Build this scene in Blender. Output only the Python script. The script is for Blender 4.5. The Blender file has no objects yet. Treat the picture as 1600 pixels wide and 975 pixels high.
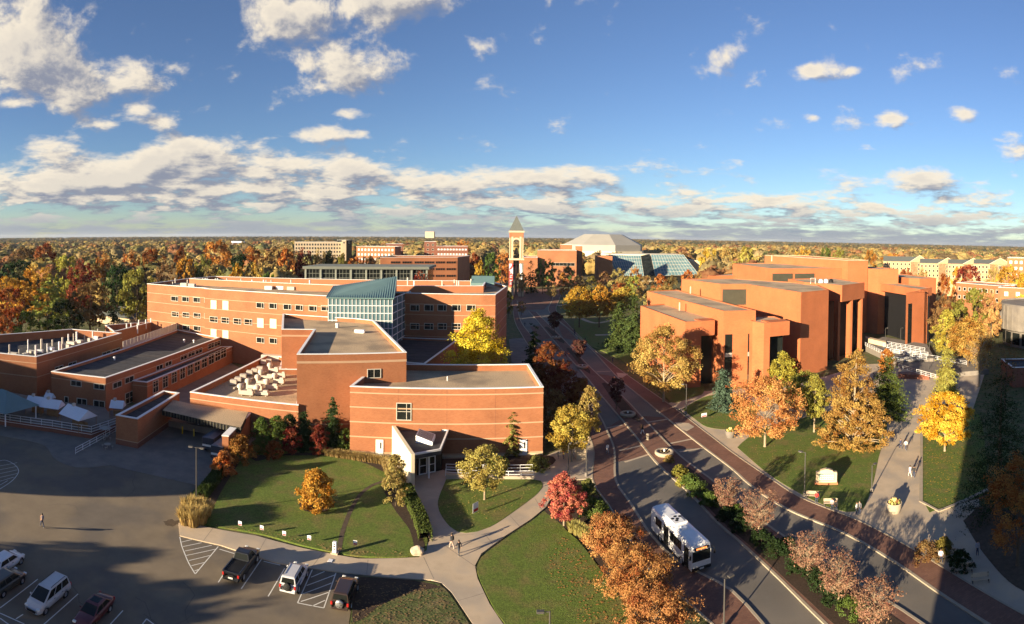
import bpy, bmesh, math, random
import numpy as np
from math import sin, cos, pi, radians, hypot, atan2, degrees, tan
from mathutils import Matrix, Vector

# ------------------------------------------------------------------ camera (the photograph is a phone panorama: cylindrical lens)
F, EYE, YC = 880.0, 35.0, 389.3
SUN_AZ, SUN_EL = 230.0, 11.5          # compass degrees (y = 0, x = 90), elevation
sc = bpy.context.scene
_z = np.array([8.7 / 880, -19.4 / 880, 1.0]); _z /= np.linalg.norm(_z)
_x = np.array([1.0, 0, 0]); _x -= _x.dot(_z) * _z; _x /= np.linalg.norm(_x)
CM = np.array([_x, np.cross(_z, _x), _z])
cd = bpy.data.cameras.new('camera'); cam = bpy.data.objects.new('camera', cd); sc.collection.objects.link(cam); sc.camera = cam
cd.type = 'PANO'; cd.panorama_type = 'CENTRAL_CYLINDRICAL'
cd.central_cylindrical_range_u_min, cd.central_cylindrical_range_u_max = -800 / F, 800 / F
cd.central_cylindrical_range_v_min, cd.central_cylindrical_range_v_max = -(975 - YC) / F, YC / F
cd.central_cylindrical_radius = 1.0; cd.clip_start = 0.1; cd.clip_end = 30000
cam.matrix_world = Matrix.Translation((0, 0, EYE)) @ Matrix(CM.tolist()).to_4x4() @ Matrix.Rotation(pi / 2, 4, 'X')

# ------------------------------------------------------------------ light
sc.view_settings.view_transform = 'Standard'; sc.view_settings.look = 'None'
sc.view_settings.gamma = 1.0; sc.view_settings.use_curve_mapping = False
sc.view_settings.exposure = 1.68
sl = bpy.data.lights.new('sun', 'SUN'); sl.energy = 5.0; sl.angle = radians(0.5); sl.color = (1.0, 0.82, 0.57)
so = bpy.data.objects.new('sun', sl); sc.collection.objects.link(so)
sdir = Vector((sin(radians(SUN_AZ)) * cos(radians(SUN_EL)), cos(radians(SUN_AZ)) * cos(radians(SUN_EL)), sin(radians(SUN_EL))))
so.rotation_euler = sdir.to_track_quat('Z', 'Y').to_euler(); so.location = (-60, -60, 80)
so['kind'] = 'helper'
sc.cycles.max_bounces = 5; sc.cycles.diffuse_bounces = 2; sc.cycles.glossy_bounces = 2; sc.cycles.transparent_max_bounces = 4
sc.cycles.use_denoising = True

def make_world():
    w = bpy.data.worlds.new('World'); sc.world = w; w.use_nodes = True
    nt = w.node_tree; N = nt.nodes; L = nt.links; N.clear()
    def nd(t, **k):
        n = N.new(t)
        for a, b in k.items(): setattr(n, a, b)
        return n
    def mth(op, a, b=None, c=None, clamp=False):
        n = nd('ShaderNodeMath', operation=op, use_clamp=clamp)
        for i, v in enumerate((a, b, c)):
            if v is None: continue
            if isinstance(v, (int, float)): n.inputs[i].default_value = v
            else: L.new(v, n.inputs[i])
        return n.outputs[0]
    sky = nd('ShaderNodeTexSky', sky_type='NISHITA', sun_disc=False)
    sky.sun_elevation = radians(SUN_EL); sky.sun_rotation = radians(SUN_AZ)
    sky.altitude = 300; sky.air_density = 1.0; sky.dust_density = 0.1; sky.ozone_density = 4.0
    tc = nd('ShaderNodeTexCoord'); sep = nd('ShaderNodeSeparateXYZ'); L.new(tc.outputs['Generated'], sep.inputs[0])
    X, Y, Z = sep.outputs
    az = mth('ARCTAN2', X, Y)                                   # radians, 0 = straight ahead
    hr = mth('SQRT', mth('ADD', mth('MULTIPLY', X, X), mth('MULTIPLY', Y, Y)))
    el = mth('ARCTAN2', Z, hr)
    zc = mth('MAXIMUM', Z, 0.0)
    def dens(daz, delv):
        # cloud deck seen in perspective: distance along the deck ~ 1 / elevation
        a = mth('ADD', az, daz); e = mth('MAXIMUM', mth('ADD', el, delv), 0.0)
        vx = mth('MULTIPLY', a, 9.5); vy = mth('MULTIPLY', mth('LOGARITHM', mth('ADD', e, 0.085), 2.718), 5.2)
        cb = nd('ShaderNodeCombineXYZ'); L.new(vx, cb.inputs[0]); L.new(vy, cb.inputs[1]); cb.inputs[2].default_value = 3.7
        n1 = nd('ShaderNodeTexNoise', noise_dimensions='3D'); n1.inputs['Scale'].default_value = 1.15
        n1.inputs['Detail'].default_value = 9; n1.inputs['Roughness'].default_value = 0.62; n1.inputs['Distortion'].default_value = 0.15
        L.new(cb.outputs[0], n1.inputs['Vector'])
        d = mth('MULTIPLY_ADD', n1.outputs['Fac'], 1.12, -0.56)
        for (pa, pe, wa, we, am) in CLOUDS:
            da = mth('DIVIDE', mth('SUBTRACT', a, pa), wa); de = mth('DIVIDE', mth('SUBTRACT', e, pe), we)
            g = mth('EXPONENT', mth('MULTIPLY', mth('ADD', mth('MULTIPLY', da, da), mth('MULTIPLY', de, de)), -1.0))
            d = mth('MULTIPLY_ADD', g, am, d)
        # rows of small clouds low over the horizon
        n2 = nd('ShaderNodeTexNoise', noise_dimensions='3D'); n2.inputs['Scale'].default_value = 1.0; n2.inputs['Detail'].default_value = 7; n2.inputs['Roughness'].default_value = 0.58
        c2 = nd('ShaderNodeCombineXYZ'); L.new(mth('MULTIPLY', a, 15.0), c2.inputs[0]); L.new(mth('MULTIPLY', mth('LOGARITHM', mth('ADD', e, 0.05), 2.718), 6.5), c2.inputs[1]); c2.inputs[2].default_value = 8.3; L.new(c2.outputs[0], n2.inputs['Vector'])
        band = mth('EXPONENT', mth('MULTIPLY', mth('POWER', mth('DIVIDE', mth('SUBTRACT', e, 0.05), 0.055), 2.0), -1.0))
        d = mth('ADD', d, mth('MULTIPLY', band, mth('MULTIPLY_ADD', n2.outputs['Fac'], 1.2, -0.42)))
        hb_ = mth('EXPONENT', mth('MULTIPLY', mth('POWER', mth('DIVIDE', e, 0.022), 2.0), -1.0))
        d = mth('MULTIPLY_ADD', hb_, 0.26, d)
        return d
    def px(x, y): return (x - 800) / F, (373 - y) / F
    CLOUDS = []
    for (x, y, wx, wy, am) in [(40, 70, 75, 75, .42), (110, 135, 75, 48, .36), (220, 135, 70, 26, .26), (460, 60, 80, 42, .36), (620, 20, 120, 38, .36), (555, 125, 75, 34, .36), (745, 85, 36, 24, .28),
                               (250, 198, 40, 12, .30), (165, 205, 28, 12, .30), (85, 232, 36, 18, .26), (215, 178, 26, 12, .26), (540, 186, 28, 10, .30), (490, 218, 40, 16, .34), (562, 215, 30, 11, .28),
                               (300, 230, 70, 20, .30), (100, 280, 200, 26, .33), (270, 252, 120, 22, .32), (460, 263, 115, 21, .33), (300, 300, 260, 22, .22), (660, 285, 110, 22, .31), (870, 285, 120, 22, .29), (640, 325, 400, 14, .12), (1200, 335, 300, 12, .12), (1125, 97, 42, 24, .36), (1268, 113, 32, 14, .34), (1325, 115, 20, 9, .28),
                               (1265, 184, 14, 8, .32), (1390, 182, 30, 14, .34), (1503, 175, 20, 11, .32), (1440, 275, 85, 18, .34), (1585, 228, 28, 14, .30), (1140, 308, 90, 14, .20), (25, 170, 20, 10, .26)]:
        a, e = px(x, y); CLOUDS.append((a, e, wx / F, wy / F, am))
    d0 = dens(0.0, 0.0); d1 = dens(-0.022, 0.018)
    def ss(v, lo, hi):
        m = nd('ShaderNodeMapRange', interpolation_type='SMOOTHSTEP'); m.inputs['From Min'].default_value = lo; m.inputs['From Max'].default_value = hi
        L.new(v, m.inputs['Value']); return m.outputs[0]
    cover = ss(d0, 0.10, 0.36)
    lit = ss(mth('SUBTRACT', d0, d1), -0.17, 0.16)
    thick = ss(d0, 0.30, 0.55)
    lit = mth('MULTIPLY', lit, mth('MULTIPLY_ADD', thick, -0.25, 1.0))
    def mix(f, a, b):
        n = nd('ShaderNodeMix', data_type='RGBA'); L.new(f, n.inputs['Factor'])
        for i, v in ((6, a), (7, b)):
            if isinstance(v, tuple): n.inputs[i].default_value = (*v, 1)
            else: L.new(v, n.inputs[i])
        return n.outputs[2]
    S = SKY_STRENGTH
    cl = mix(lit, tuple(c / S for c in CLOUD_DARK), tuple(c / S for c in CLOUD_LIT))
    horizon = mth('SUBTRACT', 1.0, ss(el, 0.012, 0.07))
    cl = mix(mth('MULTIPLY', horizon, 0.85), cl, tuple(c / S for c in CLOUD_FAR))
    hsv = nd('ShaderNodeHueSaturation'); hsv.inputs['Hue'].default_value = 0.509; hsv.inputs['Saturation'].default_value = SKY_SAT; hsv.inputs['Value'].default_value = SKY_VAL
    L.new(sky.outputs[0], hsv.inputs['Color'])
    out = mix(mth('MULTIPLY', cover, 0.95), hsv.outputs[0], cl)
    bg = nd('ShaderNodeBackground'); bg.inputs['Strength'].default_value = S
    L.new(out, bg.inputs['Color']); wo = nd('ShaderNodeOutputWorld'); L.new(bg.outputs[0], wo.inputs[0])
SKY_STRENGTH, SKY_SAT, SKY_VAL = 0.05, 0.97, 0.98
CLOUD_DARK, CLOUD_LIT, CLOUD_FAR = (0.088, 0.095, 0.12), (0.31, 0.275, 0.22), (0.085, 0.105, 0.135)
make_world()

# ------------------------------------------------------------------ pixel -> place helpers
def ray(x, y):
    t = (x - 800) / F
    return CM @ np.array([sin(t), cos(t), (YC - y) / F])
def G(x, y, z=0.0):                    # where the sight line through a pixel meets height z
    d = ray(x, y); k = (z - EYE) / d[2]; return (float(d[0] * k), float(d[1] * k))
def DP(x, y, r):                       # point on that line at horizontal distance r
    d = ray(x, y); k = r / hypot(d[0], d[1]); return (float(d[0] * k), float(d[1] * k), float(EYE + d[2] * k))
def ztop(x, y, gx, gy):                # height of something at pixel y standing over ground point
    d = ray(x, y); return float(EYE + d[2] * hypot(gx, gy) / hypot(d[0], d[1]))
def onwall(p0, p1, x, y):              # (distance along, height) where the line meets the wall plane p0-p1
    d = ray(x, y); ex, ey = p1[0] - p0[0], p1[1] - p0[1]; l = hypot(ex, ey); ex /= l; ey /= l
    nx, ny = -ey, ex
    k = (p0[0] * nx + p0[1] * ny) / (d[0] * nx + d[1] * ny)
    X, Y = d[0] * k, d[1] * k
    return float((X - p0[0]) * ex + (Y - p0[1]) * ey), float(EYE + d[2] * k)

# ------------------------------------------------------------------ materials
MATS = {}
def mat(name, col, rough=0.8, var=0.15, scale=1.0, bump=0.0, bscale=20.0, metal=0.0, spec=0.3, emit=None, col2=None, c2scale=0.3, c2lo=.45, c2hi=.62, stretch=None):
    m = bpy.data.materials.new(name); m.use_nodes = True; nt = m.node_tree; N = nt.nodes; L = nt.links
    b = N['Principled BSDF']; b.inputs['Roughness'].default_value = rough; b.inputs['Metallic'].default_value = metal
    b.inputs['Specular IOR Level'].default_value = spec
    geo = N.new('ShaderNodeNewGeometry'); vec = geo.outputs['Position']
    if stretch:
        mp = N.new('ShaderNodeMapping'); mp.inputs['Scale'].default_value = stretch; L.new(vec, mp.inputs['Vector']); vec = mp.outputs[0]
    n1 = N.new('ShaderNodeTexNoise'); n1.inputs['Scale'].default_value = scale; n1.inputs['Detail'].default_value = 6; n1.inputs['Roughness'].default_value = .65
    L.new(vec, n1.inputs['Vector'])
    mr = N.new('ShaderNodeMapRange'); mr.inputs['From Min'].default_value = .25; mr.inputs['From Max'].default_value = .75
    mr.inputs['To Min'].default_value = 1 - var; mr.inputs['To Max'].default_value = 1 + var; L.new(n1.outputs['Fac'], mr.inputs['Value'])
    mx = N.new('ShaderNodeMix'); mx.data_type = 'RGBA'; mx.blend_type = 'MULTIPLY'; mx.inputs['Factor'].default_value = 1
    mx.inputs[6].default_value = (*col, 1); L.new(mr.outputs[0], mx.inputs[7])
    if col2:
        n2 = N.new('ShaderNodeTexNoise'); n2.inputs['Scale'].default_value = c2scale; n2.inputs['Detail'].default_value = 5; L.new(geo.outputs['Position'], n2.inputs['Vector'])
        r2 = N.new('ShaderNodeMapRange'); r2.interpolation_type = 'SMOOTHSTEP'; r2.inputs['From Min'].default_value = c2lo; r2.inputs['From Max'].default_value = c2hi; L.new(n2.outputs['Fac'], r2.inputs['Value'])
        m2 = N.new('ShaderNodeMix'); m2.data_type = 'RGBA'; L.new(r2.outputs[0], m2.inputs['Factor']); m2.inputs[6].default_value = (*col, 1); m2.inputs[7].default_value = (*col2, 1)
        L.new(m2.outputs[2], mx.inputs[6])
    L.new(mx.outputs[2], b.inputs['Base Color'])
    if bump:
        n3 = N.new('ShaderNodeTexNoise'); n3.inputs['Scale'].default_value = bscale; n3.inputs['Detail'].default_value = 4; L.new(vec, n3.inputs['Vector'])
        bp = N.new('ShaderNodeBump'); bp.inputs['Strength'].default_value = bump; bp.inputs['Distance'].default_value = .05; L.new(n3.outputs['Fac'], bp.inputs['Height']); L.new(bp.outputs[0], b.inputs['Normal'])
    if emit:
        b.inputs['Emission Color'].default_value = (*col, 1); b.inputs['Emission Strength'].default_value = emit
    MATS[name] = m; return m
def brickmat(name, c1, c2, mortar, bw=0.42, bh=0.13, floor=False, var=.12):
    m = mat(name, c1, .85, var, .18, 0)
    nt = m.node_tree; N = nt.nodes; L = nt.links; geo = N['Geometry']
    mp = N.new('ShaderNodeMapping'); sp = N.new('ShaderNodeSeparateXYZ'); cb = N.new('ShaderNodeCombineXYZ')
    L.new(geo.outputs['Position'], sp.inputs[0])
    ad = N.new('ShaderNodeMath'); ad.operation = 'ADD'
    if floor: L.new(sp.outputs[0], cb.inputs[0]); L.new(sp.outputs[1], cb.inputs[1])
    else:
        L.new(sp.outputs[0], ad.inputs[0]); L.new(sp.outputs[1], ad.inputs[1]); L.new(ad.outputs[0], cb.inputs[0]); L.new(sp.outputs[2], cb.inputs[1])
    bt = N.new('ShaderNodeTexBrick'); bt.inputs['Scale'].default_value = 1; bt.inputs['Brick Width'].default_value = bw; bt.inputs['Row Height'].default_value = bh
    bt.inputs['Mortar Size'].default_value = .012; bt.inputs['Color1'].default_value = (*c1, 1); bt.inputs['Color2'].default_value = (*c2, 1); bt.inputs['Mortar'].default_value = (*mortar, 1)
    L.new(cb.outputs[0], bt.inputs['Vector'])
    mx = [n for n in N if n.type == 'MIX'][0]; L.new(bt.outputs['Color'], mx.inputs[6])
    return m
brickmat('brick', (.335, .126, .053), (.29, .10, .041), (.31, .16, .085), var=.2)
brickmat('brick_orange', (.42, .134, .048), (.37, .11, .04), (.36, .13, .06), var=.15)
brickmat('brick_dark', (.22, .075, .04), (.18, .06, .035), (.2, .12, .09))
brickmat('brick_paving', (.21, .105, .07), (.165, .08, .055), (.10, .07, .055), .5, .25, True, .25)
mat('brick_trim', (.37, .145, .068), .85, .1, .5)
mat('limestone', (.55, .43, .28), .8, .1, .6)
mat('cream_panel', (.70, .60, .42), .7, .06, .4)
mat('white_metal', (.74, .74, .73), .5, .05, .4)
mat('stone_band', (.45, .29, .18), .8, .08, .5)
mat('gravel_roof', (.47, .345, .21), .95, .4, 5, .6, 9, col2=(.27, .205, .135), c2scale=.16, c2lo=.42, c2hi=.68)
mat('dark_roof', (.045, .045, .05), .85, .25, .8, col2=(.065, .06, .06), c2scale=.2)
mat('teal_metal', (.12, .205, .20), .45, .1, .5, spec=.5)
mat('slate', (.105, .115, .105), .6, .15, 1)
mat('grey_roof', (.30, .285, .25), .6, .08, .1)
mat('dark_glass', (.012, .014, .013), .15, .3, .2, spec=.3)
mat('blue_glass', (.10, .18, .20), .12, .2, .2, spec=.6)
mat('brick_tan', (.42, .26, .14), .85, .15, .5)
mat('louvre', (.055, .052, .035), .6, .2, .6)
mat('frame', (.50, .46, .38), .6, .05, 1)
mat('grey_green', (.17, .18, .15), .7, .1, .5)
mat('concrete', (.50, .395, .275), .9, .14, .5, .15, 12, col2=(.38, .315, .24), c2scale=.25)
mat('concrete_dark', (.20, .175, .145), .9, .2, .4, .15, 12, col2=(.17, .15, .13), c2scale=.3)
mat('kerb_stone', (.36, .30, .22), .9, .15, 1)
mat('asphalt_lot', (.185, .147, .10), .92, .16, .35, .3, 25, col2=(.135, .114, .09), c2scale=.12)
mat('asphalt_road', (.18, .158, .13), .9, .18, .3, .2, 25, col2=(.14, .126, .107), c2scale=.15)
mat('paint', (.68, .66, .60), .8, .18, 2)
mat('grass', (.10, .142, .022), .95, .6, 5, 1.0, 9, col2=(.15, .135, .04), c2scale=.45, c2lo=.42, c2hi=.72)
mat('rough_grass', (.085, .10, .03), .95, .5, 1.5, 1, 5, col2=(.14, .115, .05), c2scale=.5)
mat('soil', (.085, .062, .042), .97, .4, 2, .6, 8)
mat('mulch', (.055, .036, .024), .97, .5, 5, .8, 14)
mat('field', (.085, .072, .035), .97, .4, .02, 0, 1, col2=(.055, .06, .025), c2scale=.008)
mat('bark', (.12, .085, .055), .95, .3, 4, .5, 12)
mat('pale_bark', (.30, .23, .15), .95, .25, 3, .4, 10)
mat('black', (.012, .012, .013), .6, .1, 2, spec=.2)
mat('rubber', (.018, .018, .018), .85, .1, 3)
mat('chrome', (.5, .5, .5), .3, .05, 1, metal=.8)
mat('pole_metal', (.07, .065, .06), .5, .1, 1)
mat('canvas_white', (.72, .73, .76), .75, .05, .8)
mat('red_light', (.35, .015, .012), .3, .05, 1, spec=.5)
mat('lamp_glass', (.7, .7, .65), .2, .05, 1)
mat('amber', (1.0, .24, .06), .5, .02, 1, emit=1.2)
mat('yellow_paint', (.6, .42, .02), .6, .1, 1)
mat('skin', (.42, .25, .17), .6, .03, 3)
mat('banner_red', (.55, .05, .045), .7, .05, 1)
mat('sign_green', (.18, .27, .22), .6, .05, 1)
mat('cream_unit', (.50, .455, .38), .6, .1, .8)
mat('wood', (.25, .15, .07), .8, .2, 2)
_cols = {}
def colmat(c, rough=.75, spec=.3, coat=0):
    k = (tuple(round(v, 3) for v in c), rough, coat)
    if k not in _cols:
        m = mat('colour_%d' % len(_cols), c, rough, .06, 2, spec=spec)
        if coat: m.node_tree.nodes['Principled BSDF'].inputs['Coat Weight'].default_value = coat; m.node_tree.nodes['Principled BSDF'].inputs['Coat Roughness'].default_value = .08
        _cols[k] = m
    return _cols[k]
def leafmat(name, inst):
    m = bpy.data.materials.new(name); m.use_nodes = True; nt = m.node_tree; N = nt.nodes; L = nt.links; N.clear()
    at = N.new('ShaderNodeAttribute'); at.attribute_name = 'tint'
    if inst:
        oi = N.new('ShaderNodeAttribute'); oi.attribute_type = 'INSTANCER'; oi.attribute_name = 'tcol'; oc = oi.outputs['Color']
    else:
        oi = N.new('ShaderNodeObjectInfo'); oc = oi.outputs['Color']
    def hsv(h, s, v):
        n = N.new('ShaderNodeHueSaturation'); n.inputs['Hue'].default_value = h; n.inputs['Saturation'].default_value = s; n.inputs['Value'].default_value = v; L.new(oc, n.inputs['Color']); return n.outputs[0]
    mx = N.new('ShaderNodeMix'); mx.data_type = 'RGBA'; L.new(at.outputs['Fac'], mx.inputs['Factor']); L.new(hsv(.478, 1.05, .62), mx.inputs[6]); L.new(hsv(.518, .95, 1.3), mx.inputs[7])
    df = N.new('ShaderNodeBsdfDiffuse'); tr = N.new('ShaderNodeBsdfTranslucent'); ms = N.new('ShaderNodeMixShader'); ms.inputs[0].default_value = .28
    L.new(mx.outputs[2], df.inputs[0]); L.new(mx.outputs[2], tr.inputs[0]); L.new(df.outputs[0], ms.inputs[1]); L.new(tr.outputs[0], ms.inputs[2])
    o = N.new('ShaderNodeOutputMaterial'); L.new(ms.outputs[0], o.inputs[0]); MATS[name] = m
leafmat('leaf', False); leafmat('leaf_far', True)

# ------------------------------------------------------------------ mesh helpers
COL = sc.collection
def M(m): return MATS[m] if isinstance(m, str) else m
def rootloc(p):
    if p is None: return Vector((0, 0, 0))
    while p.parent: p = p.parent
    return p.location.copy()
class MB:
    def __init__(s): s.v = []; s.f = []; s.m = []
    def add(s, vs, fs, m=0):
        o = len(s.v); s.v += [tuple(map(float, v)) for v in vs]; s.f += [tuple(i + o for i in f) for f in fs]; s.m += [m] * len(fs); return s
    def box(s, c, d, rz=0.0, m=0):
        ca, sa = cos(rz), sin(rz); vs = []
        for z in (-.5, .5):
            for x, y in ((-.5, -.5), (.5, -.5), (.5, .5), (-.5, .5)):
                X, Y = x * d[0], y * d[1]; vs.append((c[0] + X * ca - Y * sa, c[1] + X * sa + Y * ca, c[2] + z * d[2]))
        return s.add(vs, [(3, 2, 1, 0), (4, 5, 6, 7), (0, 1, 5, 4), (1, 2, 6, 5), (2, 3, 7, 6), (3, 0, 4, 7)], m)
    def prism(s, poly, z0, z1, top=True, bottom=False, m=0, mtop=None):
        if area(poly) < 0: poly = poly[::-1]
        n = len(poly); vs = [(*p[:2], z0) for p in poly] + [(*p[:2], z1) for p in poly]
        s.add(vs, [(i, (i + 1) % n, (i + 1) % n + n, i + n) for i in range(n)], m)
        if top: s.add([(*p[:2], z1) for p in poly], [tuple(range(n))], m if mtop is None else mtop)
        if bottom: s.add([(*p[:2], z0) for p in poly], [tuple(range(n))[::-1]], m)
        return s
    def ring(s, outer, inner, z0, z1, m=0):     # a closed band between two outlines (coping, kerb, frame)
        n = len(outer); a = [(*p[:2], z1) for p in outer]; b = [(*p[:2], z1) for p in inner]; c = [(*p[:2], z0) for p in outer]; d = [(*p[:2], z0) for p in inner]
        fs = []
        for i in range(n):
            j = (i + 1) % n; fs += [(i, j, j + n, i + n), (i + 2 * n, j + 2 * n, j, i), (i + n, j + n, j + 3 * n, i + 3 * n), (i + 3 * n, j + 3 * n, j + 2 * n, i + 2 * n)]
        return s.add(a + b + c + d, fs, m)
    def tube(s, pts, rad, n=6, cap=True, m=0):
        pts = [Vector(p) for p in pts]; rad = rad if hasattr(rad, '__len__') else [rad] * len(pts); o = []; fs = []
        for i, p in enumerate(pts):
            t = (pts[min(i + 1, len(pts) - 1)] - pts[max(i - 1, 0)]).normalized()
            u = t.cross(Vector((0, 0, 1)) if abs(t.z) < .9 else Vector((1, 0, 0))).normalized(); w = t.cross(u)
            o += [p + (u * cos(2 * pi * k / n) + w * sin(2 * pi * k / n)) * rad[i] for k in range(n)]
        for i in range(len(pts) - 1):
            for k in range(n): fs.append((i * n + k, i * n + (k + 1) % n, (i + 1) * n + (k + 1) % n, (i + 1) * n + k))
        if cap: fs += [tuple(range(n))[::-1], tuple(range((len(pts) - 1) * n, len(pts) * n))]
        return s.add(o, fs, m)
    def lathe(s, prof, n=20, c=(0, 0, 0), m=0, axis='z'):
        vs = []; fs = []
        for r, z in prof:
            for k in range(n):
                a = 2 * pi * k / n
                p = (r * cos(a), r * sin(a), z) if axis == 'z' else (z, r * cos(a), r * sin(a))
                vs.append((c[0] + p[0], c[1] + p[1], c[2] + p[2]))
        for i in range(len(prof) - 1):
            for k in range(n): fs.append((i * n + k, i * n + (k + 1) % n, (i + 1) * n + (k + 1) % n, (i + 1) * n + k))
        return s.add(vs, fs, m)
    def build(s, name, mats, parent=None, smooth=False, bevel=0):
        me = bpy.data.meshes.new(name); sh = rootloc(parent)
        me.from_pydata([(v[0] - sh.x, v[1] - sh.y, v[2] - sh.z) for v in s.v], [], s.f)
        for mm in (mats if isinstance(mats, (list, tuple)) else [mats]): me.materials.append(M(mm))
        if any(s.m): me.polygons.foreach_set('material_index', s.m)
        if smooth: me.polygons.foreach_set('use_smooth', [True] * len(s.f))
        me.update()
        o = bpy.data.objects.new(name, me); COL.objects.link(o); o.parent = parent
        if bevel:
            b = o.modifiers.new('bevel', 'BEVEL'); b.width = bevel; b.segments = 3; b.limit_method = 'ANGLE'
        return o
def area(p): return sum(p[i][0] * p[(i + 1) % len(p)][1] - p[(i + 1) % len(p)][0] * p[i][1] for i in range(len(p))) / 2
def inset(poly, d):
    if area(poly) < 0: poly = poly[::-1]
    n = len(poly); out = []
    for i in range(n):
        a, b, c = Vector(poly[i - 1][:2]), Vector(poly[i][:2]), Vector(poly[(i + 1) % n][:2])
        e1 = (b - a).normalized(); e2 = (c - b).normalized(); n1 = Vector((-e1.y, e1.x)); n2 = Vector((-e2.y, e2.x)); k = n1 + n2
        q = k / max(.25, 1 + n1.dot(n2)); out.append((b.x + q.x * d, b.y + q.y * d))
    return out
def ccw(p): return p if area(p) > 0 else p[::-1]
def tag(o, label, cat, group=None):
    o['label'] = label; o['category'] = cat
    if group: o['group'] = group
    return o
def thing(name, label, cat, loc=(0, 0, 0), rz=0.0, group=None):
    o = bpy.data.objects.new(name, None); COL.objects.link(o); o.location = loc; o.rotation_euler = (0, 0, rz); o.empty_display_size = .3
    return tag(o, label, cat, group)
def struct(o, kind='structure'): o['kind'] = kind; return o
def copy_tree(o, parent=None):
    c = o.copy(); COL.objects.link(c); c.parent = parent
    for ch in list(o.children): copy_tree(ch, c)
    return c
def smooth_line(pts, step=2.0):
    P = [Vector(p) for p in pts]; P = [P[0] * 2 - P[1]] + P + [P[-1] * 2 - P[-2]]; out = []
    for i in range(1, len(P) - 2):
        a, b, c, d = P[i - 1:i + 3]; n = max(2, int((c - b).length / step))
        for k in range(n):
            t = k / n; out.append(tuple(.5 * ((2 * b) + (c - a) * t + (2 * a - 5 * b + 4 * c - d) * t * t + (3 * b - a - 3 * c + d) * t ** 3)))
    return out + [tuple(P[-2])]
def sheet(name, poly, z, m, parent=None, z0=None):
    from mathutils.geometry import delaunay_2d_cdt
    p = ccw([tuple(q[:2]) for q in poly]); n = len(p)
    V, _, Fc, _, _, _ = delaunay_2d_cdt([Vector(q) for q in p], [], [list(range(n))], 1, 1e-4)
    mb = MB(); fs = []
    for f in Fc:
        ar = area([V[i] for i in f]); fs.append(tuple(f) if ar > 0 else tuple(f)[::-1])
    mb.add([(v.x, v.y, z) for v in V], fs)
    if z0 is not None: mb.prism(p, z0, z, top=False)
    return mb.build(name, m, parent)
def strip(name, line, w, z, m, parent=None, z0=None):       # a band of width w along a line
    L_, R_ = [], []
    for i, p in enumerate(line):
        a = Vector(line[max(0, i - 1)][:2]); b = Vector(line[min(len(line) - 1, i + 1)][:2]); t = (b - a).normalized(); n = Vector((-t.y, t.x)) * w / 2
        L_.append((p[0] + n.x, p[1] + n.y)); R_.append((p[0] - n.x, p[1] - n.y))
    mb = MB(); n = len(line)
    mb.add([(*p, z) for p in L_] + [(*p, z) for p in R_], [(i, i + n, i + n + 1, i + 1) for i in range(n - 1)])
    if z0 is not None:
        mb.add([(*p, z) for p in L_] + [(*p, z0) for p in L_], [(i, i + 1, i + n + 1, i + n) for i in range(n - 1)])
        mb.add([(*p, z) for p in R_] + [(*p, z0) for p in R_], [(i, i + n, i + n + 1, i + 1) for i in range(n - 1)])
    return mb.build(name, m, parent)
ORD = ['first', 'second', 'third', 'fourth', 'fifth', 'sixth', 'seventh', 'eighth', 'ninth', 'tenth', 'eleventh', 'twelfth', 'thirteenth', 'fourteenth', 'fifteenth', 'sixteenth', 'seventeenth', 'eighteenth', 'nineteenth', 'twentieth']
def nth(i): return ORD[i] if i < 20 else 'twenty-' + ORD[i - 20] if i < 29 else 'thirtieth' if i == 29 else 'thirty-' + ORD[(i - 30) % 9]
def PX(pts, z=0.0): return [G(x, y, z) for x, y in pts]
random.seed(5); rng = np.random.default_rng(11)

# ================================================================== GROUND
g = MB(); nseg = 48
g.add([(0, 0, -.06)] + [(9000 * cos(2 * pi * k / nseg), 9000 * sin(2 * pi * k / nseg), -.06) for k in range(nseg)], [(0, k + 1, (k + 1) % nseg + 1) for k in range(nseg)])
struct(g.build('ground', 'field'))
struct(sheet('campus_ground', [(-240, -60), (240, -60), (240, 420), (-240, 420)], -.03, 'rough_grass'))
lot = struct(sheet('parking_lot', [(-150, 5), (-13, 5), G(545, 975), G(557, 897), G(430, 879), G(345, 852), G(280, 836), (-36.9, 55.5), G(287, 780), G(312, 757), (-58, 72), (-60, 90), (-150, 90)], .0, 'asphalt_lot'))
# concrete apron by the loading dock and the cafe terrace
apron = smooth_line(PX([(-60, 672), (0, 681), (50, 690), (72, 698), (84, 715), (102, 726), (130, 731), (172, 727)]), 1.0)
struct(sheet('dock_apron', apron + PX([(240, 743), (312, 759)]) + [(-41, 75), (-42.5, 88), (-62, 90), (-72, 86), (-86, 80), (-105, 76)], .05, 'concrete_dark', z0=-.1))
# walks in front of the hall: one pale concrete surface, lawns lie on it
plaza = [(279, 818), (281, 838), (345, 853), (430, 880), (556, 898), (673, 907), (690, 912), (706, 927), (738, 975), (770, 1030), (850, 1030), (785, 975), (765, 945), (746, 905), (742, 885), (752, 866), (790, 838), (830, 812), (853, 793), (866, 770), (880, 752), (926, 748), (932, 690), (905, 690), (850, 714), (700, 716), (640, 716), (640, 775), (672, 845), (655, 872), (560, 874), (475, 858), (400, 838), (310, 822)]
walk = struct(sheet('concrete_walk', PX(plaza), .10, 'concrete', z0=-.1))
for k, (a, b) in enumerate([((318, 846), (333, 826)), ((400, 871), (416, 842)), ((487, 888), (505, 864)), ((573, 899), (575, 876)), ((678, 906), (662, 872)), ((745, 888), (690, 850)), ((770, 852), (757, 835)), ((812, 824), (797, 807)), ((716, 940), (757, 928)), ((740, 836), (700, 838)), ((846, 797), (836, 780)), ((905, 745), (880, 726))]):
    strip('slab_joint', PX([a, b]), .045, .104, 'concrete_dark', walk)
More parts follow.
